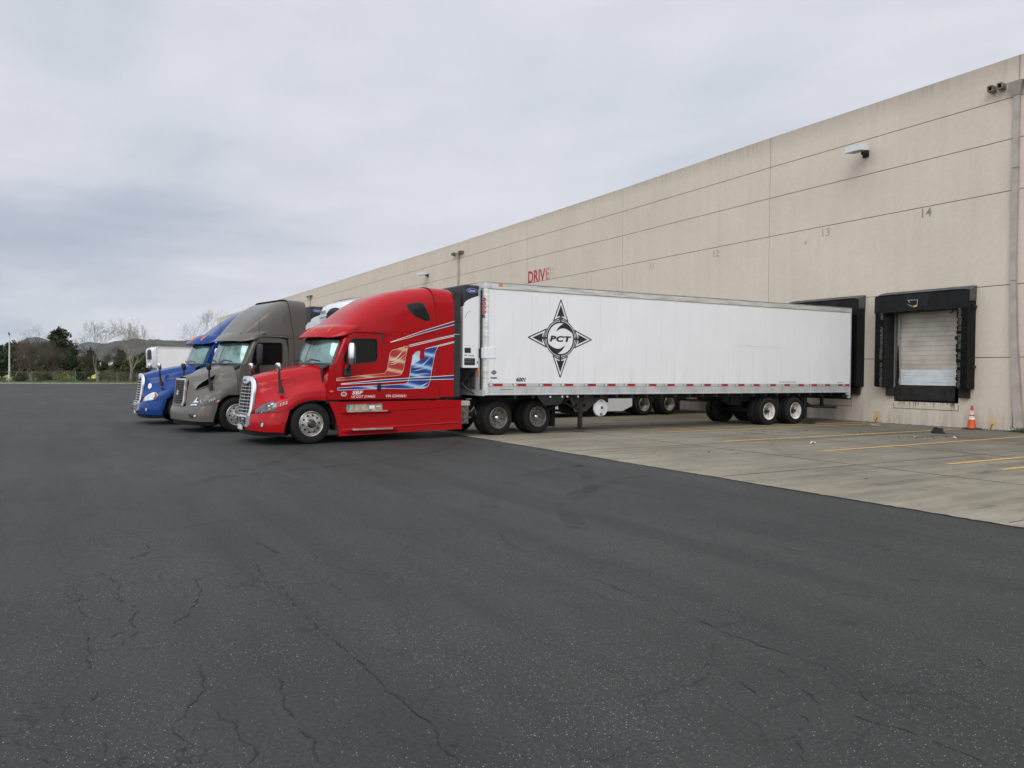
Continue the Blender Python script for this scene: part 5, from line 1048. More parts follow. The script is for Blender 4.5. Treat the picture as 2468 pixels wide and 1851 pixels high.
M_ORG = ribbon('orange_ribbon', [(.0, (.40, .008, .010)), (.45, (.44, .02, .016)), (.7, (.50, .10, .05)), (.88, (.58, .26, .14)), (1, (.64, .42, .28))], .8, 25)
M_BLR = ribbon('blue_ribbon', [(.0, (.005, .022, .16)), (.45, (.008, .05, .28)), (.7, (.02, .14, .46)), (.9, (.16, .36, .62)), (1, (.38, .56, .72))], .8, 28)
orange = [(1.939, 1.695), (2.007, 1.794), (2.075, 2.188), (2.137, 2.279), (2.535, 2.398), (2.601, 2.39), (2.562, 2.285), (2.461, 1.77), (2.397, 1.67), (2.286, 1.641), (1.908, 1.619), (1.269, 1.561), (.654, 1.51), (.654, 1.564), (1.268, 1.635)]
blue_p = [(2.733, 2.174), (2.814, 2.257), (3.095, 2.333), (3.535, 2.451), (3.484, 2.397), (3.4, 2.277), (3.239, 1.486), (3.189, 1.37), (3.072, 1.318), (2.546, 1.308), (1.942, 1.317), (.685, 1.281), (.684, 1.335), (1.181, 1.366), (1.941, 1.401), (2.545, 1.434), (2.609, 1.486), (2.647, 1.643), (2.671, 1.801)]
notch = [(2.946, 2.40), (3.029, 2.40), (3.073, 2.35), (3.074, 2.11), (3.048, 2.071), (2.965, 2.079), (2.941, 2.121)]
navy = [(3.985, 1.66), (1.94, 1.541), (.77, 1.435), (.77, 1.419), (1.941, 1.479), (2.739, 1.529), (3.985, 1.562)]
gr_ = empty('side_graphic', (0, 0, 0), 0, red)
mb = MB(); mb.plate(orange, [], D1, 0, -.001, back=False, sides=False); mb.build('orange_panel', M_ORG, gr_)
mb = MB(); mb.plate(blue_p, [], D1, 0.0004, -.001, back=False, sides=False); mb.build('blue_panel', M_BLR, gr_)
mb = MB(); mb.plate(notch, [], D1, .0012, 0, back=False, sides=False); mb.build('red_notch', M_RED, gr_)
mb = MB(); mb.plate(navy, [], D1, .0016, 0, back=False, sides=False); mb.plate([(3.057, 2.80), (3.985, 3.085), (3.985, 3.03), (3.057, 2.77), (2.6, 2.625)], [], D1, .0, -.01, back=False, sides=False); mb.build('navy_stripe', M_NAVY, gr_)
mb = MB(); LW = .014
add_stroke(mb, navy[3:]+[], LW, D1, .0024); add_stroke(mb, navy[:3], LW, D1, .0024)
add_stroke(mb, [(2.088, 2.483), (3.057, 2.815), (3.985, 3.101)], LW, D1, .0024); add_stroke(mb, [(2.088, 2.478), (2.598, 2.614), (3.057, 2.758), (3.985, 3.012)], LW, D1, .003)
add_stroke(mb, [(3.985, 2.738), (3.533, 2.639), (2.62, 2.42)], .016, D1, .0024); add_stroke(mb, [(3.985, 2.706), (3.533, 2.604), (2.633, 2.385)], .016, D1, .003)
add_stroke(mb, [(3.985, 2.563), (3.535, 2.452), (3.1, 2.34)], .015, D1, .0024); add_stroke(mb, [(3.985, 2.537), (3.535, 2.425)], .015, D1, .003)
add_stroke(mb, blue_p[3:]+blue_p[:1], .009, D1, .002)
mb.build('white_pinstripe', M_LET, gr_)
mb = MB(); add_stroke(mb, orange, .009, D1, .002, True); mb.build('cream_pinstripe', M_CREAM, gr_)
rn = random.Random(4)
mb = MB()     # pale brush strokes sweeping across both panels
for (x0, z0, x1, z1, k, w0) in ((2.05, 2.02, 2.5, 2.36, .10, .030), (2.03, 1.96, 2.53, 2.22, .08, .020), (2.02, 1.90, 2.52, 2.12, .05, .012)):
    pts = [(x0+(x1-x0)*t, z0+(z1-z0)*t-k*math.sin(PI*t)) for t in [i/12 for i in range(13)]]
    L_, R_ = stroke(pts, 1); 
    row = [[Vector(D1(p[0], p[1]+w0*math.sin(PI*(i+.4)/13), .0012)), Vector(D1(p[0], p[1]-w0*math.sin(PI*(i+.4)/13)*.5, .0012))] for i, p in enumerate(pts)]; mb.grid(row, flip=True)
mb.build('cream_brush_stroke', M_CREAM, gr_)
mb = MB()
for (x0, z0, x1, z1, k, w0) in ((2.70, 1.86, 3.36, 2.26, .13, .022), (2.72, 1.76, 3.30, 1.93, .03, .012), (2.67, 1.64, 3.28, 1.69, -.02, .012), (2.75, 1.33, 3.2, 1.47, .03, .022)):
    pts = [(x0+(x1-x0)*t, z0+(z1-z0)*t-k*math.sin(PI*t)) for t in [i/12 for i in range(13)]]
    mb.grid([[Vector(D1(p[0], p[1]+w0*math.sin(PI*(i+.4)/13), .0012)), Vector(D1(p[0], p[1]-w0*math.sin(PI*(i+.4)/13)*.5, .0012))] for i, p in enumerate(pts)], flip=True)
mb.plate([(2.74, 2.17), (2.82, 2.245), (2.93, 2.28), (2.93, 2.10), (2.95, 2.05), (2.70, 1.90)], [], D1, .0010, 0, back=False, sides=False)
mb.build('pale_blue_brush_stroke', mat('pale_blue_print', (.50, .60, .70), .35, coat=.5, var=.3, vscale=5), gr_)
mb = MB(); text_mb(mb, 'SBF', 1, D1, .0, 1.058, 1.175, width=.30, height=.090, shear=.25, bold=.022); mb.build('door_lettering', M_LET, gr_)
mb = MB(); text_mb(mb, 'US DOT 2194435', 1, D1, .0, 1.05, 1.088, width=.63, height=.066, shear=.2, bold=.004); mb.build('door_lettering', M_LET, gr_)
mb = MB(); text_mb(mb, 'VIN GSHK8631', 1, D1, -.008, 1.98, 1.095, width=.58, height=.068, shear=.2, bold=.004); mb.build('door_lettering', M_LET, gr_)
mb = MB(); mb.plate([(.845+.078*math.cos(t), 1.186+.058*math.sin(t)) for t in [2*PI*i/20 for i in range(20)]], [], D1, .002, 0); mb.build('oval_badge', mat('badge_silver', (.50, .48, .47), .4, var=.5, vscale=30), gr_)
mb = MB(); mb.plate([(.845+.052*math.cos(t), 1.186+.034*math.sin(t)) for t in [2*PI*i/20 for i in range(20)]], [], D1, .003, 0); mb.build('badge_print', mat('badge_maroon', (.22, .12, .13), .5, var=.6, vscale=40), gr_)
mb = MB(); mb.plate([(.47, 1.25), (.53, 1.285), (.59, 1.25), (.55, 1.235), (.52, 1.225)], [], lambda u, v, w_: (1.205+w_, u, v), .012, 0); mb.build('side_marker', M_AMBER, red)
mb = MB(); mb.plate([(.32, 1.665), (.50, 1.672), (.50, 1.70), (.32, 1.69)], [], lambda u, v, w_: (1.2145+w_, u, v), .004, 0); mb.build('door_badge', M_ALU, grey)

M_SEAM = mat('body_seam', (.05, .002, .003), .6)
mb = MB(); SD_ = lambda u, v, w_: (1.2025+w_, u, v)
add_stroke(mb, [(2.53, 1.42), (2.53, 1.16), (2.60, 1.135), (3.50, 1.145)], .010, SD_, .0); mb.build('locker_seam', M_SEAM, red)
mb = MB(); add_stroke(mb, [(3.545, 1.12), (3.52, 2.0), (3.50, 2.70)], .006, SD_, .0006); mb.build('panel_seam', M_SEAM, red)
mb = MB(); mb.grid([[Vector((1.2015, y, z+.012)), Vector((1.212, y, z)), Vector((1.2015, y, z-.014))] for y, z in smooth_loop([(2.62, 2.52), (2.72, 2.545), (3.2, 2.545), (3.38, 2.50)], 4, False)]); mb.build('pressed_edge', M_RED, red, smooth=True)
mb = MB(); mb.grid([[Vector((1.2015, y-.012, z)), Vector((1.212, y, z)), Vector((1.2015, y+.014, z))] for y, z in smooth_loop([(3.34, 1.72), (3.40, 1.78), (3.42, 1.90)], 4, False)]); mb.build('pressed_edge', M_RED, red, smooth=True)
# ------------------------------------------------------------------ refrigerated trailers
def m_trailer_side():
    m, nt, b = base_mat('riveted_white_sheet'); tc = N(nt, 'ShaderNodeTexCoord'); O = tc.outputs['Object']; sp = N(nt, 'ShaderNodeSeparateXYZ'); nt.links.new(O, sp.inputs[0])
    def math_(op, a, b_=None, c_=None):
        n = N(nt, 'ShaderNodeMath', operation=op)
        for i, v in enumerate((a, b_, c_)):
            if v is None: continue
            if isinstance(v, (int, float)): n.inputs[i].default_value = v
            else: nt.links.new(v, n.inputs[i])
        return n.outputs[0]
    fy = math_('FRACT', math_('MULTIPLY', sp.outputs[1], 1/.61)); dy = math_('ABSOLUTE', math_('SUBTRACT', fy, .5))
    fz = math_('FRACT', math_('MULTIPLY', sp.outputs[2], 1/.055)); dz = math_('ABSOLUTE', math_('SUBTRACT', fz, .5))
    line = math_('LESS_THAN', dy, .5-.5+.016); dot = math_('LESS_THAN', dz, .27); rv = math_('MULTIPLY', line, dot)
    n = N(nt, 'ShaderNodeTexNoise'); n.inputs['Scale'].default_value = .9; n.inputs['Detail'].default_value = 6; nt.links.new(O, n.inputs[0])
    r = ramp(nt, [(.3, (.76, .762, .76)), (.7, (.80, .80, .80))]); nt.links.new(n.outputs[0], r.inputs[0])
    q = N(nt, 'ShaderNodeMapping'); q.inputs['Scale'].default_value = (1, 5, .35); nt.links.new(O, q.inputs[0]); n2 = N(nt, 'ShaderNodeTexNoise'); n2.inputs['Scale'].default_value = 1.3; n2.inputs['Detail'].default_value = 6; nt.links.new(q.outputs[0], n2.inputs[0])
    lo = N(nt, 'ShaderNodeMapRange'); lo.inputs['From Min'].default_value = 2.6; lo.inputs['From Max'].default_value = 1.1; lo.inputs['To Max'].default_value = .30; nt.links.new(sp.outputs[2], lo.inputs[0])
    r2 = ramp(nt, [(.45, 0), (.7, 1)]); nt.links.new(n2.outputs[0], r2.inputs[0]); dirt = math_('MULTIPLY', lo.outputs[0], r2.outputs[0])
    m0 = N(nt, 'ShaderNodeMix', data_type='RGBA'); nt.links.new(dirt, m0.inputs[0]); nt.links.new(r.outputs[0], m0.inputs[6]); m0.inputs[7].default_value = (.50, .48, .44, 1)
    m1 = N(nt, 'ShaderNodeMix', data_type='RGBA'); nt.links.new(math_('MULTIPLY', rv, .32), m1.inputs[0]); nt.links.new(m0.outputs[2], m1.inputs[6]); m1.inputs[7].default_value = (.40, .42, .44, 1)
    nt.links.new(m1.outputs[2], b.inputs['Base Color']); b.inputs['Roughness'].default_value = .38; b.inputs['Coat Weight'].default_value = .15
    bp = N(nt, 'ShaderNodeBump'); bp.inputs['Strength'].default_value = .25; bp.inputs['Distance'].default_value = .03
    nb = N(nt, 'ShaderNodeTexNoise'); nb.inputs['Scale'].default_value = .8; nb.inputs['Detail'].default_value = 2; nt.links.new(O, nb.inputs[0]); nt.links.new(nb.outputs[0], bp.inputs['Height']); nt.links.new(bp.outputs[0], b.inputs['Normal'])
    return m
M_SIDE = m_trailer_side()
M_RAIL = mat('painted_rail', (.52, .53, .53), .42, .25, var=.14, vscale=2.5)
M_TRAIL = mat('top_rail_aluminium', (.60, .60, .55), .42, .3, var=.25, vscale=3, stretch=(1, .4, 4))
M_ROOFM = mat('trailer_roof', (.28, .28, .27), .5, .3, var=.3)
M_FRONT = mat('front_wall_metal', (.34, .36, .36), .45, .4, var=.3, vscale=3)
M_TAPER = mat('tape_red', (.34, .008, .015), .35); M_TAPEW = mat('tape_white', (.62, .63, .62), .3); M_TAPEG = mat('tape_dull', (.25, .26, .26), .4)
M_BLUEL = mat('oval_blue', (.02, .02, .22), .4)
def reefer_unit(r, style):
    u = empty('refrigeration_unit', (0, 0, 1.85), 0, r)
    if style == 'carrier':
        mb = MB(); mb.box(-1.0, 1.0, -.50, -.0, .0, 2.27, .04); mb.build('casing', mat('charcoal_casing', (.014, .016, .017), .5, var=.3), u)
        for sg in (1, -1):
            FS = lambda u_, v, w_: (sg*(1.0+w_), u_, v)
            dp = [(-.50, .02), (-.01, .02), (-.01, 1.99), (-.12, 1.96), (-.28, 1.90), (-.40, 1.84), (-.47, 1.78), (-.50, 1.68)]
            mb = MB(); mb.plate(dp, [], FS, .024, -.02); mb.plate([(sg*.52, .02), (sg*1.0, .02), (sg*1.0, 1.68), (sg*.80, 1.66), (sg*.52, 1.50)], [], lambda u_, v, w_: (u_, -.50-w_, v), .022, -.01)
            mb.grid([[Vector((sg*(1.0+.024*math.sin(q)), -.50-.022*math.cos(q), z)) for q in [PI/2*i/4 for i in range(5)]] for z in (.02, 1.68)]); d = mb.build('side_door', M_TWHITE, u, smooth=True, ang=30, fix=True)
            mb = MB(); mb.plate(rounded(-.475, -.28, .42, .56, .02), [], FS, .030, .0); mb.plate(rounded(-.48, -.15, .09, .28, .02), [], FS, .030, .0); mb.plate([(-.48, .35), (-.41, .35), (-.41, .37), (-.48, .37)], [], FS, .030, .0); mb.plate([(-.085, .14), (-.06, .14), (-.06, .20), (-.085, .20)], [], FS, .032, 0); mb.build('display_panel', M_BLKP, d)
            mb = MB(); mb.plate([(-.46, .17), (-.18, .17), (-.18, .185), (-.46, .185)], [], FS, .034, .03); mb.plate([(-.46, .23), (-.18, .23), (-.18, .24), (-.46, .24)], [], FS, .034, .03); mb.build('vent_slat', M_ALUD, d)
            mb = MB(); mb.plate([(-.49, .615), (-.18, .60), (-.18, .606), (-.49, .621)], [], FS, .0255, .0); mb.plate([(-.46, 1.35), (-.40, 1.50), (-.20, 1.60), (-.40, 1.515), (-.455, 1.40)], [], FS, .0255, 0); mb.build('door_crease', M_ALUD, d)
            if sg > 0:
                mb = MB(); text_mb(mb, '2100', 1, FS, .027, -.36, .325, width=.17, height=.042, bold=.03); mb.build('unit_number', mat('grey_print', (.08, .08, .08), .5), d)
                ov = lambda a, b: [(-.25+a*math.cos(t), 2.115+b*math.sin(t)) for t in [2*PI*i/28 for i in range(28)]]
                mb = MB(); mb.plate(ov(.172, .066), [], FS, .004, -.01, back=False); lg = mb.build('logo', mat('logo_outline', (.35, .35, .62), .4), u)
                mb = MB(); mb.plate(ov(.160, .056), [], FS, .007, 0, back=False); mb.build('logo_field', M_BLUEL, lg)
                mb = MB(); text_mb(mb, 'Carrier', 1, FS, .010, -.36, 2.085, width=.22, height=.055, shear=.2, bold=.015); mb.build('logo_lettering', M_LET, lg)
        F = lambda u_, v, w_: (u_, -.425-w_, v)
        mb = MB()
        for i in range(24): mb.box(-.50, .50, -.515, -.495, .10+.065*i, .125+.065*i)
        mb.build('centre_grille', M_DARK, u)
    else:
        mb = MB(); P = []
        for z, yb, hw in ((.0, -.40, 1.10), (.03, -.44, 1.12), (1.0, -.46, 1.14), (1.75, -.50, 1.14), (1.95, -.47, 1.12), (2.10, -.38, 1.06), (2.19, -.22, .98), (2.22, -.0, .92)):
            row = [Vector((-hw, 0, z))]+[Vector((-hw*(1 if i else 1)+0, yb*.75, z)) if i == 0 else Vector((x, yb-.05*(1-(x/hw)**2), z)) for i, x in enumerate([-hw]+[(-hw+.08)+(2*hw-.16)*k/12 for k in range(13)])]+[Vector((hw, yb*.75, z)), Vector((hw, 0, z))]
            P.append(row)
        mb.grid(P); mb.build('casing', mat('unit_white', (.64, .66, .67), .4, coat=.3, var=.08), u, smooth=True, ang=50, fix=True)
        F = lambda u_, v, w_: (u_, -.555-w_+.05*(u_/1.1)**2+.22*max(0, v-1.85), v)
        gp = smooth_loop([(-.30, 1.0), (-.30, 1.62), (-.16, 1.88), (.2, 1.98), (.62, 1.96), (.90, 1.85), (1.0, 1.6), (1.0, 1.0), (.88, .90), (-.16, .90)], 3)
        mb = MB(); mb.plate(gp, [], F, .010, -.03); gg = mb.build('grille', M_BLKP, u)
        mb = MB(); 
        for i in range(12): mb.grid([[Vector(F(-.25+1.2*k/8, 1.0+.075*i, .016)), Vector(F(-.25+1.2*k/8, 1.02+.075*i, .012))] for k in range(9)])
        mb.build('grille_slat', M_DARK, gg)
        if style == 'tk':
            mb = MB(); text_mb(mb, 'THERMO KING', 1, F, .004, -1.03, 1.83, width=.62, height=.13, bold=.015); mb.build('unit_lettering', M_BLKP, u)
            mb = MB(); mb.plate([(-.88, .95), (-.68, .95), (-.68, 1.42), (-.88, 1.42)], [], F, .012, -.01); mb.build('display_panel', M_LENS, u)
            mb = MB(); mb.grid([[Vector(F(-1.1+.8*k/6, 1.70+.02*k/6, .006)), Vector(F(-1.1+.8*k/6, 1.715+.02*k/6, .006))] for k in range(7)]); mb.grid([[Vector(F(-.62, z, .006)), Vector(F(-.605, z, .006))] for z in (.1, 1.0, 1.7)]); mb.build('panel_gap', M_DARK, u)
        else:
            mb = MB(); mb.plate([(.2, .70), (.5, .70), (.5, .78), (.2, .78)], [], F, .01, -.01); mb.build('badge', M_BLKP, u)
    return u
def trailer(K):
    ph = rad(K['yaw']); n = Vector((math.cos(ph), math.sin(ph), 0)); near = Vector((*K['corner'], 0)); HW = 1.295; L = K['len']
    r = empty('refrigerated_trailer', near-n*HW, ph)
    zb, zt, ztr = 1.13, K.get('zt', 4.20), K.get('ztr', 4.30); zT = lambda y: zt+(ztr-zt)*y/L
    full = K.get('full', False)
    mb = MB(); mb.add([(HW-.012, .10, zb+.30), (HW-.012, L, zb+.30), (HW-.012, L, zT(L)-.16), (HW-.012, .10, zT(0)-.16)], [(0, 1, 2, 3)])
    sd = mb.build('side_panel', M_SIDE, r)
    mb = MB(); mb.add([(-HW+.012, .10, zb+.30), (-HW+.012, L, zb+.30), (-HW+.012, L, zT(L)-.16), (-HW+.012, .10, zT(0)-.16)], [(3, 2, 1, 0)]); mb.build('side_panel', M_SIDE, r)
    for sg in (1, -1):
        mb = MB(); P = []
        for y in (.10, L): P.append([Vector((sg*a, y, b)) for a, b in ((HW-.012, zb+.33), (HW, zb+.33), (HW, zb+.235), (HW-.008, zb+.23), (HW-.008, zb+.04), (HW+.004, zb+.035), (HW+.004, zb), (HW-.08, zb))])
        mb.grid(P); rl = mb.build('bottom_rail', M_RAIL, r, fix=False)
        if full and sg > 0:
            mb = MB(); step = .61/4
            for i in range(int(L/step)):
                y = .16+i*step
                for z in ((zb+.075, zb+.14) if i % 4 < 2 else (zb+.075,)): mb.box(HW-.006, HW-.0045, y-.008, y+.008, z-.008, z+.008)
            tag(mb.build('rivet', M_ALUD, rl), kind='stuff')
            mb = MB(); y = .06
            ys = []; rn = random.Random(8); y = .12
            while y < L-.55: ys.append(y); y += .80+rn.uniform(-.06, .08)
            ys.append(L-.50)
            for y in ys:
                mb = MB(); mb.cur = 1; mb.box(HW+.0005, HW+.003, y, y+.17, zb+.245, zb+.315); mb.cur = 2; mb.box(HW+.003, HW+.004, y+.05, y+.12, zb+.255, zb+.305); mb.cur = 0; mb.box(HW+.0005, HW+.003, y+.172, y+.46, zb+.245, zb+.315)
                mb.build('reflective_tape', [M_TAPER, M_TAPEG, M_TAPEW], rl)
        mb = MB(); P = []
        kk = 60 if full else 6
        for i in range(kk+1):
            y = .06+(L-.06)*i/kk; w_ = .006*mnoise.noise(Vector((y*1.3, sg, 1))) if full else 0
            P.append([Vector((sg*a, y, b)) for a, b in ((HW-.012, zT(y)-.17), (HW+.002, zT(y)-.17), (HW+.004+w_, zT(y)-.09), (HW+.002+w_, zT(y)-.02+w_*.5), (HW-.02, zT(y)+w_*.6), (HW-.08, zT(y)+.012))])
        mb.grid(P); trl = mb.build('top_rail', M_TRAIL, r, smooth=True, ang=30)
        mb = MB(); mb.grid([[Vector((sg*(HW+.006), y, zT(y)-.012)), Vector((sg*(HW+.003), y, zT(y)+.012)), Vector((sg*(HW-.06), y, zT(y)+.022))] for y in (.06, L*.5, L)]); mb.build('roof_edge', M_ROOFM, trl)
        mb = MB(); mb.grid([[Vector((sg*(HW+.0035), y, zT(y)-.172)), Vector((sg*(HW+.0035), y, zT(y)-.164))] for y in (.06, L*.5, L)]); mb.build('rail_seam', M_DARK, trl)
    mb = MB(); P = [[Vector((-HW+.06, y, zT(y)+.01)), Vector((0, y, zT(y)+.03)), Vector((HW-.06, y, zT(y)+.01))] for y in (-.0, L*.5, L)]; mb.grid(P)
    mb.add([(-HW, 0, zb), (HW, 0, zb), (HW, L, zb), (-HW, L, zb)], [(0, 3, 2, 1)]); mb.build('roof', M_ROOFM, r)
    mb = MB(); mb.box(-HW+.10, HW-.10, .0, .05, zb, zt-.12); mb.build('front_wall', M_FRONT, r)
    mb = MB(); mb.box(-HW+.08, HW-.08, -.02, .03, zt-.15, zt); mb.build('front_top_rail', M_TRAIL, r)
    mb = MB(); mb.box(-HW+.02, HW-.02, -.05, .02, zb-.02, zb+.14); mb.build('front_bottom_rail', M_RAIL, r)
    for sg in (1, -1):
        mb = MB(); P = []
        for z in (zb, zt-.14): P.append([Vector((sg*(HW-.12+.12*math.sin(a)), .12-.12*math.cos(a), z)) for a in [PI/2*i/8 for i in range(9)]])
        mb.grid(P, flip=(sg > 0)); mb.build('corner_post', M_TRAIL, r, smooth=True, fix=False)
        mb = MB(); P = []
        for z in (zt-.145, zt-.005): P.append([Vector((sg*(HW-.12+.128*math.sin(a)), .12-.13*math.cos(a), z)) for a in [PI/2*i/8 for i in range(9)]]+[Vector((sg*(HW+.008), .20, z))])
        P.append([Vector((p.x*.97, p.y+.02, zt+.008)) for p in P[-1]])
        mb.grid(P); mb.build('corner_cap', M_RAIL, r, smooth=True, ang=30)
        mb = MB(); mb.box(*sorted((sg*(HW-.21), sg*(HW-.175))), -.03, .0, zb+.1, zt-.2); mb.build('post_gap', M_DARK, r)
        mb = MB(); mb.box(*sorted((sg*(HW-.40), sg*(HW-.215))), -.05, .0, zb+.1, zt-.16); mb.build('wall_stiffener', M_RAIL, r)
        mb = MB(); mb.box(*sorted((sg*(HW-.10), sg*(HW+.006))), L-.06, L, zb-.22, ztr-.02); mb.build('rear_post', M_RAIL, r)
    reefer_unit(r, K['unit'])
    # rear frame, doors folded open against nothing: a dark open end inside the shelter
    mb = MB(); mb.box(-HW+.1, HW-.1, L-.05, L-.01, zb, zT(L)-.05); mb.build('rear_opening', M_DARK, r)
    # running gear
    mb = MB(); 
    for y in [1.0+.61*i for i in range(int((L-1.2)/.61))]: mb.box(-HW+.02, HW-.02, y-.03, y+.03, zb-.10, zb-.004)
    mb.box(-.55, -.45, .3, L-.1, zb-.16, zb-.004); mb.box(.45, .55, .3, L-.1, zb-.16, zb-.004); mb.build('underframe', M_DARK, r)
    lg = empty('landing_gear', (0, 3.48 if full else 3.3, 0), 0, r)
    for sg in (1, -1):
        F = lambda u_, v, w_: (sg*(1.0+w_), u_, v)
        mb = MB(); mb.plate([(-.50, 1.128), (.74, 1.128), (.72, .98), (.20, .61), (-.20, .60), (-.34, .90)], [circ(-.16, .80, .045, 10), circ(.14, .79, .045, 10)], F, 0, -.02); mb.build('gusset', mat('gusset_dirty', (.035, .031, .026), .75, var=.5, vscale=5), lg)
        mb = MB(); mb.box(*sorted((sg*.93, sg*1.04)), -.06, .06, .16, .95, .01); mb.box(*sorted((sg*.86, sg*1.10)), -.16, .15, .10, .13, .01); mb.box(*sorted((sg*.95, sg*1.02)), -.03, .03, .11, .2); mb.build('leg', M_STEEL, lg)
        mb = MB(); mb.tube([(sg*1.0, -.08, .68), (sg*.95, -1.05, 1.08)], .035, 4); mb.tube([(sg*1.0, -.42, 1.0), (sg*.92, -1.15, .66)], .035, 4); mb.tube([(sg*1.0, -.9, 1.12), (sg*.9, -1.35, .80)], .05, 4); mb.build('brace', M_DARK, lg)
        if full and sg > 0:
            mb = MB()
            for y in (-1.30, -.88, -.70, .02-.33): mb.plate(circ(y, 1.07, .030, 10), [], F, .30, .28, back=False)
            mb.build('hanger_cap', M_RAIL, lg)
            mb = MB(); mb.plate([(-1.75, 1.128), (-.70, 1.128), (-.80, .98), (-.95, .84), (-1.45, .82), (-1.60, .95)], [], F, .25, .23); mb.build('hanger_plate', M_DARK, lg)
    mb = MB(); mb.box(-.9, .9, 3.26, 3.34, .55, .62); mb.build('cross_shaft', M_DARK, lg, loc=(0, -3.3, 0))
    if full:
        ft = empty('fuel_tank', (0, 4.28, .71), 0, r)
        mb = MB(); mb.lathe([(.0, 1.02), (.10, 1.015), (.12, 1.0), (.245, .99), (.265, .97), (.27, .93)], lambda a, b, w_: (w_, a, b), 32); mb.build('tank_end', M_TWHITE, ft, smooth=True, ang=40, fix=True)
        mb = MB(); mb.lathe([(.27, .93), (.27, -.9), (0, -.9)], lambda a, b, w_: (w_, a, b), 28); mb.box(.60, .98, -.30, .28, .16, .42); mb.build('tank_body', M_DARK, ft)
        mb = MB(); 
        for t in (.0,): mb.plate(rounded(-.038, .038, -.035, .045, .01), [], lambda u_, v, w_: (1.02+w_, u_, v), .006, 0)
        mb.plate([(-.05, .20), (.05, .20), (.05, .216), (-.05, .216)], [], lambda u_, v, w_: (1.00+w_, u_, v), .006, 0); mb.build('tank_mark', M_BLKP, ft)
        mb = MB(); mb.plate([(-.05, -.235), (.05, -.235), (.05, -.16), (-.05, -.16)], [], lambda u_, v, w_: (1.0+w_, u_, v), .003, 0); mb.build('tank_label', M_ALUD, ft)
    w1, w2 = K['wheels']
    mb = MB(); mb.box(-.55, -.42, w1-1.5, w2+1.4, .80, 1.0); mb.box(.42, .55, w1-1.5, w2+1.4, .80, 1.0)
    for y in (w1, w2): mb.box(-.9, .9, y-.07, y+.07, .43, .55)
    mb.box(.40, .62, w1-1.2, w1-.75, .70, 1.0); mb.box(.6, 1.0, w1+.62, w1+.85, .55, .95); mb.build('bogie', M_DARK, r)
    for sg in (1, -1):
        for y in (w1, w2): wheel(r, 1.285, y, 'trailer', sg, r=.488, rot=y*2.1+.3, rim=K['rim'], nh=5 if full else 10)
        mb = MB(); mb.grid([[Vector((sg*x, w2+.72+.01*math.sin(x*50), z)) for x in [.65+.03*i for i in range(20)]] for z in (.16, .5, .95)]); mb.build('mud_flap', M_DARK, r)
    mb = MB(); mb.box(-1.15, 1.15, L-.75, L-.63, .52, .62)
    for sg in (1, -1): mb.box(*sorted((sg*.5, sg*.6)), L-.74, L-.64, .60, zb); mb.tube([(sg*1.1, L-.68, .57), (sg*1.1, L-2.0, .60), (sg*.9, L-2.4, .9)], .045, 4)
    mb.box(-1.2, 1.2, L-.30, L-.02, zb-.20, zb-.06); mb.build('rear_guard', M_DARK, r)
    mb = MB(); mb.box(HW-.06, HW+.002, L-.22, L-.06, zb-.08, zb-.01); mb.build('tail_marker', M_RAIL, r)
    if K.get('skirt'):
        a, b = K['skirt']
        for sg in (1, -1):
            mb = MB(); mb.plate([(a, zb), (a, .38), (a+.3, .24), (b-.55, .22), (b, .42), (b, zb)], [], lambda u_, v, w_: (sg*(1.22+w_), u_, v), .02, 0); mb.build('side_skirt', M_TWHITE, r)
    return r
t1 = trailer(dict(corner=(-18.17, 10.07), yaw=1.04, len=16.15, unit='carrier', wheels=(11.55, 12.98), rim=M_WRIM, full=True, zt=4.19, ztr=4.34))
tag(t1, 'long white trailer with a black compass emblem behind the red truck', 'trailer', 'refrigerated trailers backed up to the docks')
t2 = trailer(dict(corner=(-23.95, 8.65), yaw=3.4, len=17.6, unit='tk', wheels=(12.76, 14.24), rim=M_ALU, skirt=(3.9, 12.1), zt=4.15, ztr=4.15))
tag(t2, 'white trailer with a rounded white cooling unit behind the grey truck', 'trailer', 'refrigerated trailers backed up to the docks')
t3 = trailer(dict(corner=(-27.85, 8.75), yaw=5, len=17.6, unit='carrier', wheels=(12.7, 14.1), rim=M_WRIM, zt=4.13, ztr=4.13))
tag(t3, 'white trailer with a charcoal cooling unit, farthest trailer at the docks', 'trailer', 'refrigerated trailers backed up to the docks')

# --- markings on the near trailer
TX = 1.295
T1 = lambda u, v, w_: (TX-.011+w_, u, v)
em = empty('compass_emblem', (TX, 2.52, 2.745), 0, t1)
E1 = 1.118
EF = lambda u, v, w_: (-.0105+w_, u*E1/690, v*E1/690)
def rot4(p, k):
    for _ in range(k): p = [(y, -x) for x, y in p]
    return p
def arc(r_, a0, a1, n=16): return [(r_*math.cos(rad(a0+(a1-a0)*i/n)), r_*math.sin(rad(a0+(a1-a0)*i/n))) for i in range(n+1)]
mb = MB()
add_stroke(mb, arc(289, 0, 360, 64)[:-1], 28, EF, .003, True)
for k in range(4):
    A = rot4([(0, 600), (-88, 378), (-42, 396), (-18, 396), (-18, 296), (18, 296), (18, 396), (42, 396), (88, 378)], k)
    mb.plate(A, [], EF, .004, 0, back=False, sides=False)
    a0 = math.degrees(math.atan2(325, -38)); 
    Lp = [(0, 690), (-155, 312), (-32, 366), (-32, 322)]
    nxt = rot4([(38, 366), (38, 322)], 3)     # bracket of the arrow on the left
    add_stroke(mb, rot4(Lp, k)[:], 19, EF, .003+.0004*k)
    add_stroke(mb, rot4([(0, 690), (155, 312), (32, 366), (32, 322)], k), 19, EF, .0034+.0004*k)
    add_stroke(mb, rot4(arc(324, 95.5, 174.5, 18), k), 17, EF, .0030)
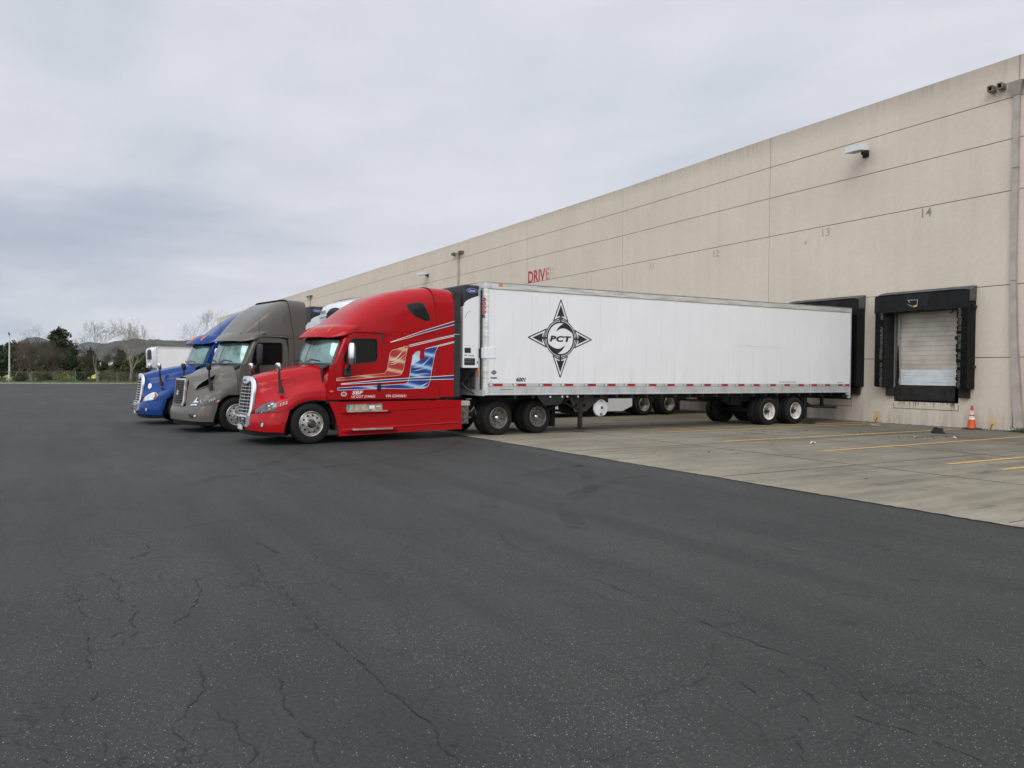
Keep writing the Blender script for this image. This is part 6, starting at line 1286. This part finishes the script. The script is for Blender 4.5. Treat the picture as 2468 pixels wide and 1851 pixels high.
def cres():
    o = []; P0 = Vector((-103, 118))
    outer = [(-103, 118), (-70, 170), (-30, 212), (20, 248), (79, 276)]; ring = arc(282, 74, 14, 10); inner = [(284, 70), (240, 115), (181, 150), (110, 178), (48, 184), (-10, 172), (-60, 145)]
    return outer+ring+inner
mb.plate(cres(), [], EF, .0036, 0, back=False, sides=False); mb.plate([(-a, -b) for a, b in cres()], [], EF, .0036, 0, back=False, sides=False)
mb.build('emblem_shape', M_BLKP, em)
mb = MB(); text_mb(mb, 'PCT', 1, EF, .004, -235, -60, width=470, height=106, shear=.18, bold=.05, spacing=1.12); mb.build('emblem_lettering', M_BLKP, em)
mb = MB(); text_mb(mb, '6001', 1, T1, .003, 1.02, 1.50, width=.32, height=.12, shear=.2, bold=.04); mb.build('trailer_number', M_BLKP, t1)
mb = MB(); mb.plate([(.30+.085*math.cos(t), 2.02-.27+.05*math.sin(t)) for t in [2*PI*i/18 for i in range(18)]], [], T1, .003, 0, back=False); mb.plate([(.215, 1.745), (.30, 1.82), (.385, 1.745), (.30, 1.68)], [], T1, .0034, 0, back=False); lb = mb.build('maker_sticker', mat('violet_print', (.06, .05, .20), .5), t1)
mb = MB(); text_mb(mb, 'UTILITY', 1, T1, .005, .235, 1.737, width=.13, height=.03, bold=.01); mb.build('sticker_lettering', M_LET, lb)
mb = MB(); text_mb(mb, '3000R', 1, T1, .003, .19, 1.575, width=.22, height=.05, bold=.04); mb.build('model_sticker', M_BLKP, t1)
mb = MB()
for i in range(3):
    a = rad(90+120*i); add_stroke(mb, [(.21+.05*math.cos(a+d_), 1.475+.04*math.sin(a+d_)) for d_ in (-.7, -.3, .3, .7)], .01, T1, .003)
mb.build('small_sticker', M_ALUD, t1)
for i, (ch, mt) in enumerate(zip('3000R', [M_REDP]*4+[M_BLKP])):
    th = rad(26); c0 = Vector((TX-.12+.121*math.sin(th), .12-.121*math.cos(th), 0)); tx = Vector((math.cos(th), math.sin(th), 0)); nn = Vector((math.sin(th), -math.cos(th), 0))
    mb = MB(); text_mb(mb, ch, 1, lambda u, v, w_: tuple(c0+tx*u+nn*w_+Vector((0, 0, v))), .004, -.062, 3.90-.135-.115*i+.0-.09, width=.115, height=.10, bold=.05); mb.build('post_lettering', mt, t1)
mb = MB(); text_mb(mb, 'REFRIGERATED', 1, lambda u, v, w_: (TX-.31+v, -.052-w_, 2.72-u), .0, 0, -.03, width=1.15, height=.06, bold=.0)
mb = MB()
for i in range(26): 
    z = 2.75-.05*i; mb.box(TX-.33, TX-.33+.05, -.053, -.050, z, z+.02*(1+(i % 3)))
mb.build('faded_print', mat('faint_print', (.22, .23, .23), .5), t1)
mb = MB(); mb.box(TX-.18, TX+.006, -.010, .34, 2.13, 2.42, .005); pl = mb.build('door_catch_plate', M_TWHITE, t1)
mb = MB(); mb.box(TX-.24, TX-.18, -.06, -.0, 2.13, 2.40, .01)
for z in (2.15, 2.27, 2.40): mb.box(TX+.004, TX+.009, .315, .33, z-.008, z+.008)
mb.build('catch_hinge', M_DARK, pl)
mb = MB(); mb.box(TX-.32, TX-.22, -.065, -.05, 1.66, 1.82); mb.build('side_marker', M_AMBER, t1)
mb = MB(); mb.box(TX-.06, TX+.012, .42, .54, 4.10, 4.17); mb.build('top_marker', M_AMBER, t1)
mb = MB()
for y, w_ in ((5.5, .10), (14.8, .12)):
    pass
mb.box(TX-.012, TX-.009, 13.55-3.1, 13.55-3.05, 2.73, 2.76); add_stroke(mb, [(9.9, 2.745), (10.4, 2.75), (11.2, 2.735), (12.1, 2.73)], .008, T1, .0015)
mb.build('scratch', mat('scratch_grey', (.42, .43, .44), .5), t1)
mb = MB()
rn = random.Random(9)
for (a, b, z) in ((12.05, 12.95, 1.495), (15.35, 15.75, 1.495)):
    y = a
    while y < b: w_ = rn.uniform(.03, .07); mb.plate([(y, z), (y+w_, z), (y+w_, z+.04), (y, z+.04)], [], T1, .002, 0, back=False, sides=False); y += w_+.02
mb.build('notice_print', mat('notice_grey', (.33, .34, .35), .5), t1)
mb = MB(); add_stroke(mb, [(.50, 1.285), (.62, 1.28), (.92, 1.29)], .012, T1, .006+.008); mb.build('rail_scrape', mat('rust_scrape', (.25, .10, .08), .6), t1)
mb = MB(); mb.box(.0, .25, -.02, .0, 1.2, 1.83); mb.box(.55, .95, -.03, .0, 1.2, 1.75); mb.box(.62, .8, -.05, -.03, 1.35, 1.62); mb.build('connector_panel', M_ALUD, t1)
mb = MB(); mb.tube([(.72, -.05, 1.68), (.80, -.25, 1.60), (.72, -.38, 1.45), (.82, -.30, 1.30), (.92, -.1, 1.15)], .03, 6); mb.tube([(.3, -.05, 1.6), (.1, -.5, 1.62), (-.15, -.9, 1.3), (-.2, -1.2, 1.1)], .014, 5); mb.build('coupling_hose', M_BLACK, t1, smooth=True)

# ------------------------------------------------------------------ small things on the apron
cone = tag(empty('traffic_cone', (-14.2, 26.72, .006)), 'orange traffic cone with two worn white bands by the dock', 'traffic cone')
M_OR = mat('cone_orange', (.60, .085, .02), .5, var=.2); M_CW = mat('cone_white', (.62, .60, .56), .5, var=.5, vscale=14, dirt=(.40, .22, .16)); M_CR = mat('cone_collar', (.50, .05, .04), .5)
mb = MB(); P = []
for z, r_ in ((.035, .155), (.10, .15), (.24, .128), (.37, .108), (.37, .106), (.50, .088), (.56, .080), (.62, .072), (.74, .055), (.745, .058), (.86, .045), (.90, .043), (.905, .030)): P.append([Vector((r_*math.cos(2*PI*k/20), r_*math.sin(2*PI*k/20), z)) for k in range(21)])
for i in range(len(P)-1):
    z = P[i][0].z; mb.cur = 1 if (.36 < z < .49 or .55 < z < .73) else 2 if (.49 < z < .55 or z > .73) else 0
    mb.grid(P[i:i+2])
mb.build('cone_body', [M_OR, M_CW, M_CR], cone, smooth=True, ang=60, weld=True)
cone.scale = (.88, .88, .88); mb = MB(); mb.plate([(.34*math.cos(2*PI*k/8+.39), .34*math.sin(2*PI*k/8+.39)) for k in range(8)], [], lambda u, v, w_: (u, v, w_), .04, .0); mb.build('base', M_BUMPR, cone)
def chock(x, y, rz, label, s=1.0):
    mb = MB(); pr = [(-.24, 0), (.26, 0), (.20, .05), (.02, .20), (-.08, .23), (-.14, .20)]
    F = lambda u, v, w_: (u*s, w_*s, v*s)
    mb.plate(pr, [], F, -.13, .13); 
    for k in range(3): mb.box(-.10*s, .16*s, (-.10+.08*k)*s, (-.07+.08*k)*s, .10*s, .19*s)
    o = mb.build('wheel_chock', M_BUMPR, fix=True, loc=(x, y, .006)); o.rotation_euler = (0, 0, rz); return tag(o, label, 'wheel chock', 'rubber wheel chocks on the apron')
chock(-13.55, 23.6, rad(35), 'black rubber wheel chock lying alone on the open concrete', .85)
chock(-18.22, 23.55, rad(95), 'black rubber wheel chock behind the rear trailer wheel', .95)
M_PAPER = mat('paper_white', (.62, .61, .58), .8)
def litter(x, y, sx, sy, rz, name, label, m, h=.03):
    rn = random.Random(int(x*100)); mb = MB(); P = []
    for i in range(4): P.append([Vector((sx*(i/3-.5)*(1+.3*rn.uniform(-1, 1)), sy*(j/2-.5)*(1+.3*rn.uniform(-1, 1)), .01+h*rn.random())) for j in range(3)])
    mb.grid(P, flip=True); mb.grid([[p-Vector((0, 0, .002)) for p in r_] for r_ in P]); o = mb.build(name, m, loc=(x, y, .006)); o.rotation_euler = (0, 0, rz)
    return tag(o, label, 'litter')
litter(-16.7, 25.2, .30, .16, .2, 'crumpled_paper', 'flat scrap of white paper near the wall beside the black dock', M_PAPER)
litter(-12.85, 16.75, .14, .20, .6, 'crumpled_paper', 'crumpled white paper on bare concrete between two yellow lines', M_PAPER, .05)
litter(-12.9, 21.3, .10, .12, 1.2, 'crumpled_paper', 'small white paper scrap among brown debris by the loose chock', M_PAPER, .03)
litter(-12.2, 22.1, .10, .10, .2, 'paper_cup', 'tiny white cup scrap at the end of the brown debris', M_PAPER, .05)
rn = random.Random(21); mb = MB()
for cx, cy, k, sp in ((-12.8, 21.6, 60, .55), (-14.7, 21.4, 18, .35), (-16.3, 18.5, 8, .5), (-14.3, 18.0, 8, .6), (-15.9, 21.0, 8, .5), (-8.8, 11.0, 5, 1.5), (-12.5, 13.0, 8, 1.2)):
    for i in range(k):
        x = cx+rn.gauss(0, sp*.5); y = cy+rn.gauss(0, sp); a = rn.uniform(0, PI); l_ = rn.uniform(.015, .06); h = rn.uniform(.004, .02)
        c, s_ = math.cos(a)*l_, math.sin(a)*l_; mb.add([(x-c, y-s_, .007), (x+s_*.4, y-c*.4, .007), (x+c, y+s_, .008+h), (x-s_*.4, y+c*.4, .007+h)], [(0, 1, 2, 3)])
for i in range(420):
    x = rn.uniform(-31, -10.5); y = 26.93-abs(rn.gauss(0, .09)); a = rn.uniform(0, PI); l_ = rn.uniform(.01, .05); c, s_ = math.cos(a)*l_, math.sin(a)*l_
    mb.add([(x-c, y-s_, .007), (x+s_*.4, y-c*.4, .007), (x+c, y+s_, .012+rn.random()*.03), (x-s_*.4, y+c*.4, .02)], [(0, 1, 2, 3)])
tag(mb.build('leaf_debris', mat('brown_debris', (.045, .032, .018), .9, var=.5)), 'brown leaf litter and grit blown along the wall and apron', 'debris', kind='stuff')
mb = MB()
for i in range(1500):
    x = -12.4+rn.gauss(0, .55)+.45; y = 26.85-abs(rn.gauss(0, .18)); h = rn.uniform(.04, .20)*(1 if x > -13 else .4); a = rn.uniform(0, 2*PI); c, s_ = math.cos(a)*.012, math.sin(a)*.012; lx, ly = rn.gauss(0, .05), rn.gauss(0, .05)
    mb.add([(x-c, y-s_, .006), (x+c, y+s_, .006), (x+lx, y+ly, .006+h)], [(0, 1, 2)])
tag(mb.build('weeds', mat('weed_green', (.05, .085, .02), .8, var=.5)), 'green weeds growing at the foot of the wall by the downspout', 'weeds', kind='stuff')
litter(-12.95, 26.7, .22, .14, .1, 'white_rag', 'white rag lying at the bottom of the near downspout', M_PAPER, .10)
mb = MB(); mb.T = Matrix.Translation((-3.18, 1.61, .004)) @ Matrix.Rotation(.6, 4, 'Z'); P = []
for i in range(7): t = i/6; P.append([Vector((-.035+.07*t, .012*math.sin(PI*t)+.012*math.sin(PI*t)*k, .004+.012*math.sin(PI*t)*(1-abs(k-.5)))) for k in (0, .5, 1)])
mb.grid(P, flip=True); tag(mb.build('dead_leaf', M_DARK), 'small black curled leaf on the asphalt close to the viewer', 'leaf')
# ------------------------------------------------------------------ far side of the lot
t4 = trailer(dict(corner=(-90.6, 9.9), yaw=10, len=13.5, unit='plain', wheels=(10, 11.3), rim=M_WRIM, zt=4.15, ztr=4.15))
tag(t4, 'distant white trailer parked at the far edge of the lot behind the blue hood', 'trailer')
M_BARK = mat('pale_bark', (.17, .15, .12), .9, var=.5, vscale=3)
M_TWIG = mat('grey_twig', (.085, .075, .06), .9, var=.4)
M_TWIGB = mat('brown_twig', (.075, .058, .038), .9, var=.5, vscale=.6)
def leafmat(n, c): return mat(n, c, .8, var=.65, vscale=.9, spec=.2)
M_LD = leafmat('dark_leaf', (.032, .045, .018)); M_LG = leafmat('olive_leaf', (.058, .068, .026)); M_LB = leafmat('brown_leaf', (.075, .058, .038)); M_LY = leafmat('shrub_leaf', (.10, .115, .030))
def bare_tree(x, y, h, spread, seed, label, fork=.3, mt=M_TWIG, levels=5, name='bare_tree', r0=.16, trunk_m=M_BARK, group=None, nb=3, lean=0):
    rn = random.Random(seed); root = empty(name, (x, y, 0)); T = MB(); B = MB()
    def grow(p, d, ln, r, lv):
        k = 3; pts = [p]; rr = [r]; q = p.copy(); dd = d.copy()
        for i in range(k):
            dd = (dd+Vector((rn.gauss(0, .13), rn.gauss(0, .13), rn.gauss(.03, .06)))).normalized(); q = q+dd*(ln/k); pts.append(q.copy()); rr.append(max(.010, r*(1-.45*(i+1)/k)))
        (T if lv == 0 else B).tube(pts, rr, 6 if lv < 2 else 3, cap=False)
        if lv >= levels: return
        n_ = nb if lv == 0 else rn.choice((2, 3, 3)) if lv < levels-1 else rn.choice((2, 3))
        for i in range(n_):
            a = 2*PI*(i+rn.random()*.6)/n_+seed; tilt = rn.uniform(.35, .75)*(spread if lv < 3 else 1.1)
            u = dd.cross(Vector((math.cos(a), math.sin(a), .1))).normalized(); nd = (dd*math.cos(tilt)+u*math.sin(tilt)+Vector((0, 0, .12))).normalized()
            st = pts[-1] if i < 2 else pts[-2]
            grow(st.copy(), nd, ln*rn.uniform(.62, .86)*(1.25 if lv == 0 else 1), rr[-1]*.78, lv+1)
    grow(Vector((0, 0, -.1)), Vector((lean, 0, 1)).normalized(), h*fork, r0, 0)
    zs = max(v.z for v in B.v); s = h/zs
    for v in B.v+T.v: v.z *= s
    T.build('trunk', trunk_m, root, smooth=True); B.build('crown', mt, root)
    return tag(root, label, 'tree', group)
def leafy(x, y, h, w_, seed, label, m, name='evergreen_tree', z0=.15, n=3200, ls=.22, group=None, shape='dome', lobes=9, cat='tree'):
    rn = random.Random(seed); root = empty(name, (x, y, 0)); mb = MB(); L_ = []
    for i in range(lobes):
        t = (i+.5)/lobes; zc = h*(z0+(.92-z0)*t); rad_ = w_/2*((1-abs(2*t-.75)**2.6*.50) if shape == 'dome' else (1-.55*t)); a = rn.uniform(0, 2*PI); off = rad_*rn.uniform(.25, .7)
        L_.append((Vector((off*math.cos(a), off*math.sin(a), zc)), max(.25, rad_*rn.uniform(.42, .68)), h*rn.uniform(.09, .16)))
    L_.append((Vector((0, 0, h*.50)), w_*.36, h*.30)); L_.append((Vector((w_*.06, 0, h*.84)), w_*.22, h*.11)); tw = sum(r*r for _, r, _ in L_)
    for c, r, hz in L_:
        for i in range(int(n*r*r/tw)):
            d = Vector((rn.gauss(0, 1), rn.gauss(0, 1), rn.gauss(0, 1))).normalized()*rn.uniform(.55, 1.08); p = c+Vector((d.x*r, d.y*r, d.z*hz))
            p += Vector((mnoise.noise(p*1.1+Vector((seed, 0, 0))), mnoise.noise(p*1.1+Vector((0, seed, 0))), mnoise.noise(p*1.1)))*r*.35
            if p.z < .02: continue
            a = Vector((rn.gauss(0, 1), rn.gauss(0, 1), rn.gauss(0, 1))).normalized(); b = a.cross(Vector((rn.gauss(0, 1), rn.gauss(0, 1), 1))).normalized(); s_ = ls*rn.uniform(.5, 1.2)
            mb.add([p-a*s_, p+b*s_*.6, p+a*s_, p-b*s_*.6], [(0, 1, 2, 3)])
    mb.build('crown', m, root)
    mb = MB(); mb.tube([(0, 0, -.1), (.05, .05, h*.3), (0, 0, h*.62)], [w_*.035+.04, w_*.028+.03, .03], 7)
    for k in range(4): a = k*1.6+seed; mb.tube([(0, 0, h*(.22+.08*k)), (w_*.22*math.cos(a), w_*.22*math.sin(a), h*(.36+.09*k))], [.05+w_*.01, .02], 5)
    mb.build('trunk', M_BARK, root); return tag(root, label, cat, group)
def P2(x, d):
    v = at(x, 886, d); return v.x, v.y
g1 = 'bare trees along the far edge of the lot'; g2 = 'dark evergreens beyond the fence'
bare_tree(*P2(237, 90), 7.6, .62, 5, 'bare forked tree with a pale trunk, right of the big evergreen', .24, levels=6, r0=.19, group=g1, nb=2)
M_TWIGP = mat('pale_twig', (.22, .20, .15), .9, var=.5)
bare_tree(*P2(314, 90.5), 7.9, .95, 14, 'widest bare tree, spreading beside the distant white trailer', .17, M_TWIGP, levels=6, r0=.20, group=g1, nb=4)
bare_tree(*P2(75, 89), 5.0, 1.0, 23, 'low brown bare tree with a stump-like trunk left of the evergreen', .14, M_TWIGB, 6, group=g1, nb=4, r0=.15)
bare_tree(*P2(52, 99), 5.4, .9, 31, 'reddish bare tree between the light pole and the low brown tree', .22, M_TWIGB, 6, group=g1, nb=4)
bare_tree(*P2(100, 102), 5.6, .9, 37, 'brown bare tree in front of the left side of the evergreen', .22, M_TWIGB, 6, group=g1, nb=4)
bare_tree(*P2(128, 100), 4.6, .9, 41, 'short brown bare tree in front of the trunk of the evergreen', .22, M_TWIGB, 6, group=g1, nb=4)
bare_tree(*P2(36, 106), 5.6, 1.0, 71, 'dense brown bare tree just right of the light pole', .2, M_TWIGB, 7, group=g1, nb=4, r0=.12)
bare_tree(*P2(70, 108), 6.2, 1.0, 73, 'dense reddish bare tree under the round blue hill', .2, M_TWIGB, 7, group=g1, nb=4, r0=.12)
bare_tree(*P2(115, 112), 6.0, 1.0, 79, 'dense brown bare tree against the left side of the evergreen', .2, M_TWIGB, 7, group=g1, nb=4, r0=.12)
bare_tree(*P2(200, 108), 4.6, 1.0, 83, 'low brown bare tree between the evergreen and the forked tree', .2, M_TWIGB, 7, group=g1, nb=4, r0=.10)
bare_tree(*P2(268, 112), 5.2, 1.0, 87, 'brown bare tree low between the two tall bare trees', .2, M_TWIGB, 7, group=g1, nb=4, r0=.10)
bare_tree(*P2(88, 150), 10.5, .7, 52, 'thin bare treetop rising over the round blue hill', .3, levels=5, r0=.14, group=g1)
bare_tree(*P2(208, 150), 8.0, .7, 57, 'thin bare treetop just right of the evergreen', .3, levels=5, r0=.14, group=g1)
bare_tree(*P2(512, 150), 13.6, .75, 61, 'bare tree standing behind the far end of the warehouse', .25, levels=6, r0=.22, group=g1, nb=3)
leafy(*P2(148, 130), 8.7, 5.6, 3, 'tallest evergreen, dark and broad, in the middle of the treeline', M_LD, n=6500, ls=.26, group=g2, lobes=16, z0=.2)
leafy(*P2(172, 128), 5.4, 3.6, 13, 'lower dark evergreen leaning on the right of the tallest one', M_LD, n=2600, ls=.24, group=g2)
leafy(*P2(-8, 130), 6.0, 5.0, 4, 'dark round evergreen cut by the left edge of the view', M_LD, n=3000, ls=.28, group=g2)
leafy(*P2(26, 134), 6.5, 4.6, 5, 'dark domed evergreen behind the light pole', M_LD, n=3000, ls=.28, group=g2)
leafy(*P2(4, 125), 4.2, 3.6, 15, 'low dark evergreen left of the light pole', M_LD, n=1800, ls=.28, group=g2)
leafy(*P2(218, 125), 5.0, 2.6, 6, 'dark upright tree behind the fork of the pale bare tree', leafmat('olive_dark_leaf', (.042, .045, .026)), n=2000, ls=.22, group=g2)
leafy(*P2(250, 122), 3.0, 2.0, 7, 'small round dark tree right of the pale trunk', M_LD, n=1500, ls=.18, group=g2)
leafy(*P2(289, 125), 5.0, 2.8, 8, 'dark oval tree between the two tall bare trees', leafmat('olive_dark_leaf', (.042, .045, .026)), n=2200, ls=.22, group=g2)
leafy(*P2(345, 110), 4.2, 5.0, 9, 'brown-green tree low behind the distant white trailer', M_LG, n=2400, ls=.24, group=g2)
leafy(*P2(325, 100), 3.0, 3.0, 10, 'olive shrubby tree at the foot of the widest bare tree', M_LG, n=1500, ls=.2, group=g2)
for i, (px_, d_, h_, w_, lb_) in enumerate([(48, 112, 3.2, 3.4, 'olive thicket tree right of the light pole, below the blue hill'), (78, 116, 3.9, 4.2, 'brown-olive broad tree under the crest of the round blue hill'), (112, 112, 3.6, 3.8, 'brown-olive tree touching the left foot of the tallest evergreen'), (200, 118, 2.6, 3.0, 'low olive tree at the right foot of the tallest evergreen'), (268, 118, 2.3, 2.4, 'low olive tree in front of the white shed'), (308, 108, 3.0, 3.2, 'olive tree immediately left of the distant white trailer'), (345, 104, 3.4, 3.6, 'olive tree directly behind the nose of the distant trailer')]):
    leafy(*P2(px_, d_), h_, w_, 60+i, lb_, M_LB if i in (1, 2) else M_LG, 'scrub_tree', n=1500, ls=.2, group='olive scrub trees along the far fence', z0=.1)
leafy(*P2(195, 92), .9*1.5, 1.5, 11, 'small round dark bush by the fence left of the pale trunk', M_LD, 'bush', n=900, ls=.10, z0=.1, lobes=5, cat='bush')
leafy(*P2(52, 91), 1.1, 1.7, 12, 'low dark bush beside the base of the light pole', M_LD, 'bush', n=900, ls=.10, z0=.1, lobes=5, cat='bush')
leafy(*P2(110, 91), 1.0, 1.8, 19, 'low dark bush right of the stump-like trunk', M_LD, 'bush', n=900, ls=.10, z0=.1, lobes=5, cat='bush')
rn = random.Random(77); mb = MB()        # bramble belt behind the fence
for i in range(26000):
    px = rn.uniform(-60, 520); d = 91+rn.random()**1.4*16; x, y = P2(px, d)
    hmax = (1.15+.45*mnoise.noise(Vector((px*.02, d*.15, 0)))+.35*mnoise.noise(Vector((px*.08, 4, 0))))*(.20 if px < 55 or 183 < px < 232 else .95)*(1+.02*(d-91)); z = hmax*rn.random()**.7
    a = Vector((rn.gauss(0, 1), rn.gauss(0, 1), rn.gauss(0, .9))).normalized()*rn.uniform(.05, .14); b = Vector((rn.gauss(0, 1), rn.gauss(0, 1), 1)).normalized()*rn.uniform(.02, .06)
    p = Vector((x, y, z)); mb.cur = rn.choice((0, 0, 1, 1, 2)) if mnoise.noise(Vector((px*.03, d*.2, 9))) > -.05 else rn.choice((0, 2, 2)); mb.add([p-a, p+b, p+a, p-b], [(0, 1, 2, 3)])
tag(mb.build('brush', [M_LB, M_LY, M_LG]), 'belt of brown and olive brambles behind the wire fence', 'brush', kind='stuff')
mb = MB()
for i in range(9000):
    px = rn.uniform(-40, 520); d = rn.uniform(86.5, 92); x, y = P2(px, d)
    if x > -97.3: continue
    h = rn.uniform(.08, .30)*(1+.8*mnoise.noise(Vector((px*.03, 0, 0)))); p = Vector((x, y, -.02)); a = rn.uniform(0, PI); c = Vector((math.cos(a), math.sin(a), 0))*.05
    mb.add([p-c, p+c, p+Vector((rn.gauss(0, .05), rn.gauss(0, .05), h))], [(0, 1, 2)])
tag(mb.build('grass_verge', mat('verge_green', (.085, .15, .025), .85, var=.5, vscale=.4)), 'strip of green grass beyond the far kerb', 'grass', kind='stuff')
M_FIELD = mat('mustard_field', (.42, .40, .03), .9, var=.5, vscale=.03, dirt=(.14, .18, .03))
mb = MB(); mb.add([(-900, -260, -.01), (-150, -60, -.01), (-150, 110, -.01), (-900, 420, -.01)], [(0, 1, 2, 3)]); struct(mb.build('field', M_FIELD))
M_GALV = mat('galvanised_wire', (.12, .13, .11), .7)
fc = tag(empty('wire_fence', (-100.5, 0, 0)), 'low wire mesh fence with thin posts beyond the lot', 'fence')
ends = []
for k in range(-4, 22):
    y = k*2.1+.4; mb = MB(); mb.tube([(0, 0, 0), (0, 0, 1.34)], .024, 6); mb.build('post', mat('post_grey', (.17, .18, .15), .6), fc, loc=(0, y, 0))
mb = MB()
y0, y1 = -8, 44.5; mb.tube([(0, y0, 1.28), (0, y1, 1.28)], .008, 4)
for k in range(6): mb.tube([(0, y0, .15+.2*k), (0, y1, .15+.2*k)], .0035, 3)
k = y0
while k < y1: mb.tube([(0, k, .1), (0, k+1.15, 1.27)], .0022, 3, cap=False); mb.tube([(0, k+1.15, .1), (0, k, 1.27)], .0022, 3, cap=False); k += .3
mb.build('mesh', M_GALV, fc)
lp = tag(empty('light_pole', (*P2(22.5, 87.5), 0)), 'tall white pole on a concrete footing at the far left', 'pole')
mb = MB(); mb.tube([(0, 0, -.1), (0, 0, .48)], .30, 16); mb.build('footing', M_KERB, lp)
mb = MB(); mb.tube([(0, 0, .48), (0, 0, .62), (0, 0, 5.25)], [.13, .095, .06], 10); mb.box(-.22, .22, -.22, .22, .48, .52); mb.tube([(-.0, -.28, 5.25), (.0, .28, 5.25)], .03, 5); mb.build('pole', mat('pole_white', (.55, .56, .55), .5, var=.1), lp)
bird = MB(); P = []
for z, r_, o in ((0, .01, 0), (.05, .05, .02), (.12, .085, .0), (.2, .09, -.02), (.28, .065, -.05), (.32, .05, -.07), (.37, .055, -.09), (.41, .035, -.10), (.43, .005, -.10)): P.append([Vector((r_*math.cos(q), o+r_*math.sin(q), z)) for q in [2*PI*i/10 for i in range(11)]])
bird.grid(P); bird.add([(-.035, .04, .12), (.035, .04, .12), (.02, .20, -.08), (-.02, .20, -.08)], [(0, 1, 2, 3)]); bird.add([(-.015, -.13, .38), (.015, -.13, .38), (0, -.20, .36)], [(0, 1, 2)])
for s in (-1, 1): bird.tube([(s*.025, 0, -.06), (s*.025, 0, .06)], .007, 4)
bx, by = P2(22.5, 87.5); tag(bird.build('bird', M_BLACK, smooth=True, loc=(bx, by, 5.34)), 'dark bird perched on the top of the white pole', 'bird')
def house(px, d, w_, dp, hw, hr, label, wall):
    x, y = P2(px, d); r = tag(empty('farm_building', (x, y, 0)), label, 'building', 'pale low buildings beyond the field')
    mb = MB(); mb.box(-dp/2, dp/2, -w_/2, w_/2, 0, hw); mb.build('wall', wall, r)
    mb = MB(); mb.add([(-dp/2-.2, -w_/2-.2, hw+.003), (dp/2+.2, -w_/2-.2, hw+.003), (dp/2+.2, w_/2+.2, hw+.003), (-dp/2-.2, w_/2+.2, hw+.003), (0, -w_/2-.2, hw+hr), (0, w_/2+.2, hw+hr)], [(0, 1, 4), (1, 2, 5, 4), (2, 3, 5), (3, 0, 4, 5), (0, 3, 2, 1)]); mb.build('roof', mat('pale_roof', (.42, .41, .38), .8, var=.3), r)
    mb = MB()
    for i in range(max(1, int(w_/2.2))): yy = -w_/2+1.1+2.2*i; mb.box(dp/2+.002, dp/2+.03, yy-.35, yy+.35, hw*.35, hw*.8)
    mb.build('window', M_GLASS, r)
house(266, 150, 3.2, 4, 2.0, .9, 'white shed between the two tall bare trees', mat('white_wall', (.62, .62, .60), .8))
house(192, 230, 6, 5, 1.5, .5, 'long beige low building right of the evergreen', mat('beige_wall', (.30, .28, .22), .8))
house(62, 230, 4, 4, 1.5, .5, 'low pale building left of the evergreen behind brown trees', mat('beige_wall', (.30, .28, .22), .8))

# ------------------------------------------------------------------ hills
def hill(name, ridge, D, depth, m, seed, amp):
    mb = MB(); P = []; x0, x1 = ridge[0][0], ridge[-1][0]; n_ = 150
    for i in range(n_+1):
        px = x0+(x1-x0)*i/n_; py = interp(ridge, px); top = at(px, py, D)
        # smooth the ridge a little and roughen it as a wooded skyline
        zt_ = sum(at(px, interp(ridge, px+k*3), D).z for k in (-2, -1, 0, 1, 2))/5+amp*mnoise.fractal(Vector((i*.35, seed, 0)), 1, 2, 5)
        base = at(px, 886, D-depth); row = []
        for k in range(15):
            t = k/14; q = Vector((top.x, top.y, 0)).lerp(Vector((base.x, base.y, 0)), t); z = zt_*(1-t)**1.2+amp*3*(1-t)*t*mnoise.fractal(Vector((i*.12, t*6, seed)), 1, 2, 5); row.append(Vector((q.x, q.y, max(-5, z) if t < 1 else -5)))
        bk = Vector((top.x, top.y, 0))+(Vector((top.x, top.y, 0)).normalized()*depth*.8); row.insert(0, Vector((bk.x, bk.y, -5))); P.append(row)
    mb.grid(P); return struct(mb.build(name, m, smooth=True, ang=180))
M_H1 = mat('far_hill', (.040, .046, .050), .95, var=.35, vscale=.008, dirt=(.024, .030, .03)); M_H2 = mat('wooded_hill', (.040, .036, .026), .95, var=.6, vscale=.035, dirt=(.018, .020, .014)); M_H3 = mat('low_hill', (.045, .050, .032), .95, var=.5, vscale=.03, dirt=(.028, .033, .020))
hill('hills', [(-400, 850), (-120, 842), (-40, 850), (20, 838), (45, 824), (65, 815), (84, 812), (104, 815), (130, 826), (160, 838), (190, 831), (203, 825), (216, 823), (230, 825), (255, 834), (320, 845), (500, 850)], 3200, 1200, M_H1, 3, 5)
hill('hills', [(120, 880), (175, 866), (210, 848), (245, 829), (272, 824), (300, 819), (320, 816.5), (345, 817), (370, 818.5), (410, 820), (440, 822), (460, 818.5), (480, 820), (560, 827), (700, 832), (900, 840)], 1300, 600, M_H2, 7, 2.6)
hill('hills', [(-500, 872), (-100, 868), (60, 872), (140, 866), (200, 860), (260, 864), (330, 870), (500, 868), (800, 870)], 700, 350, M_H3, 9, 1.5)
HAZE = 0.00004
if HAZE:
    mb = MB(); mb.box(-4600, 200, -2600, 3400, -8, 400); hz = mb.build('haze', None)
    hz.data.materials.clear(); hm, nt, b = base_mat('haze_air'); nt.nodes.remove(b); pv = N(nt, 'ShaderNodeVolumePrincipled'); pv.inputs['Color'].default_value = (.86, .90, 1, 1); pv.inputs['Density'].default_value = HAZE; pv.inputs['Anisotropy'].default_value = .2
    nt.links.new(pv.outputs[0], nt.nodes['Material Output'].inputs['Volume']); hz.data.materials.append(hm); tag(hz, 'thin pale haze over the far hills', 'haze', kind='stuff')
for o in list(bpy.data.objects):          # names stay plain
    if o.type == 'MESH' and not o.data.materials: o.data.materials.append(M_DARK)
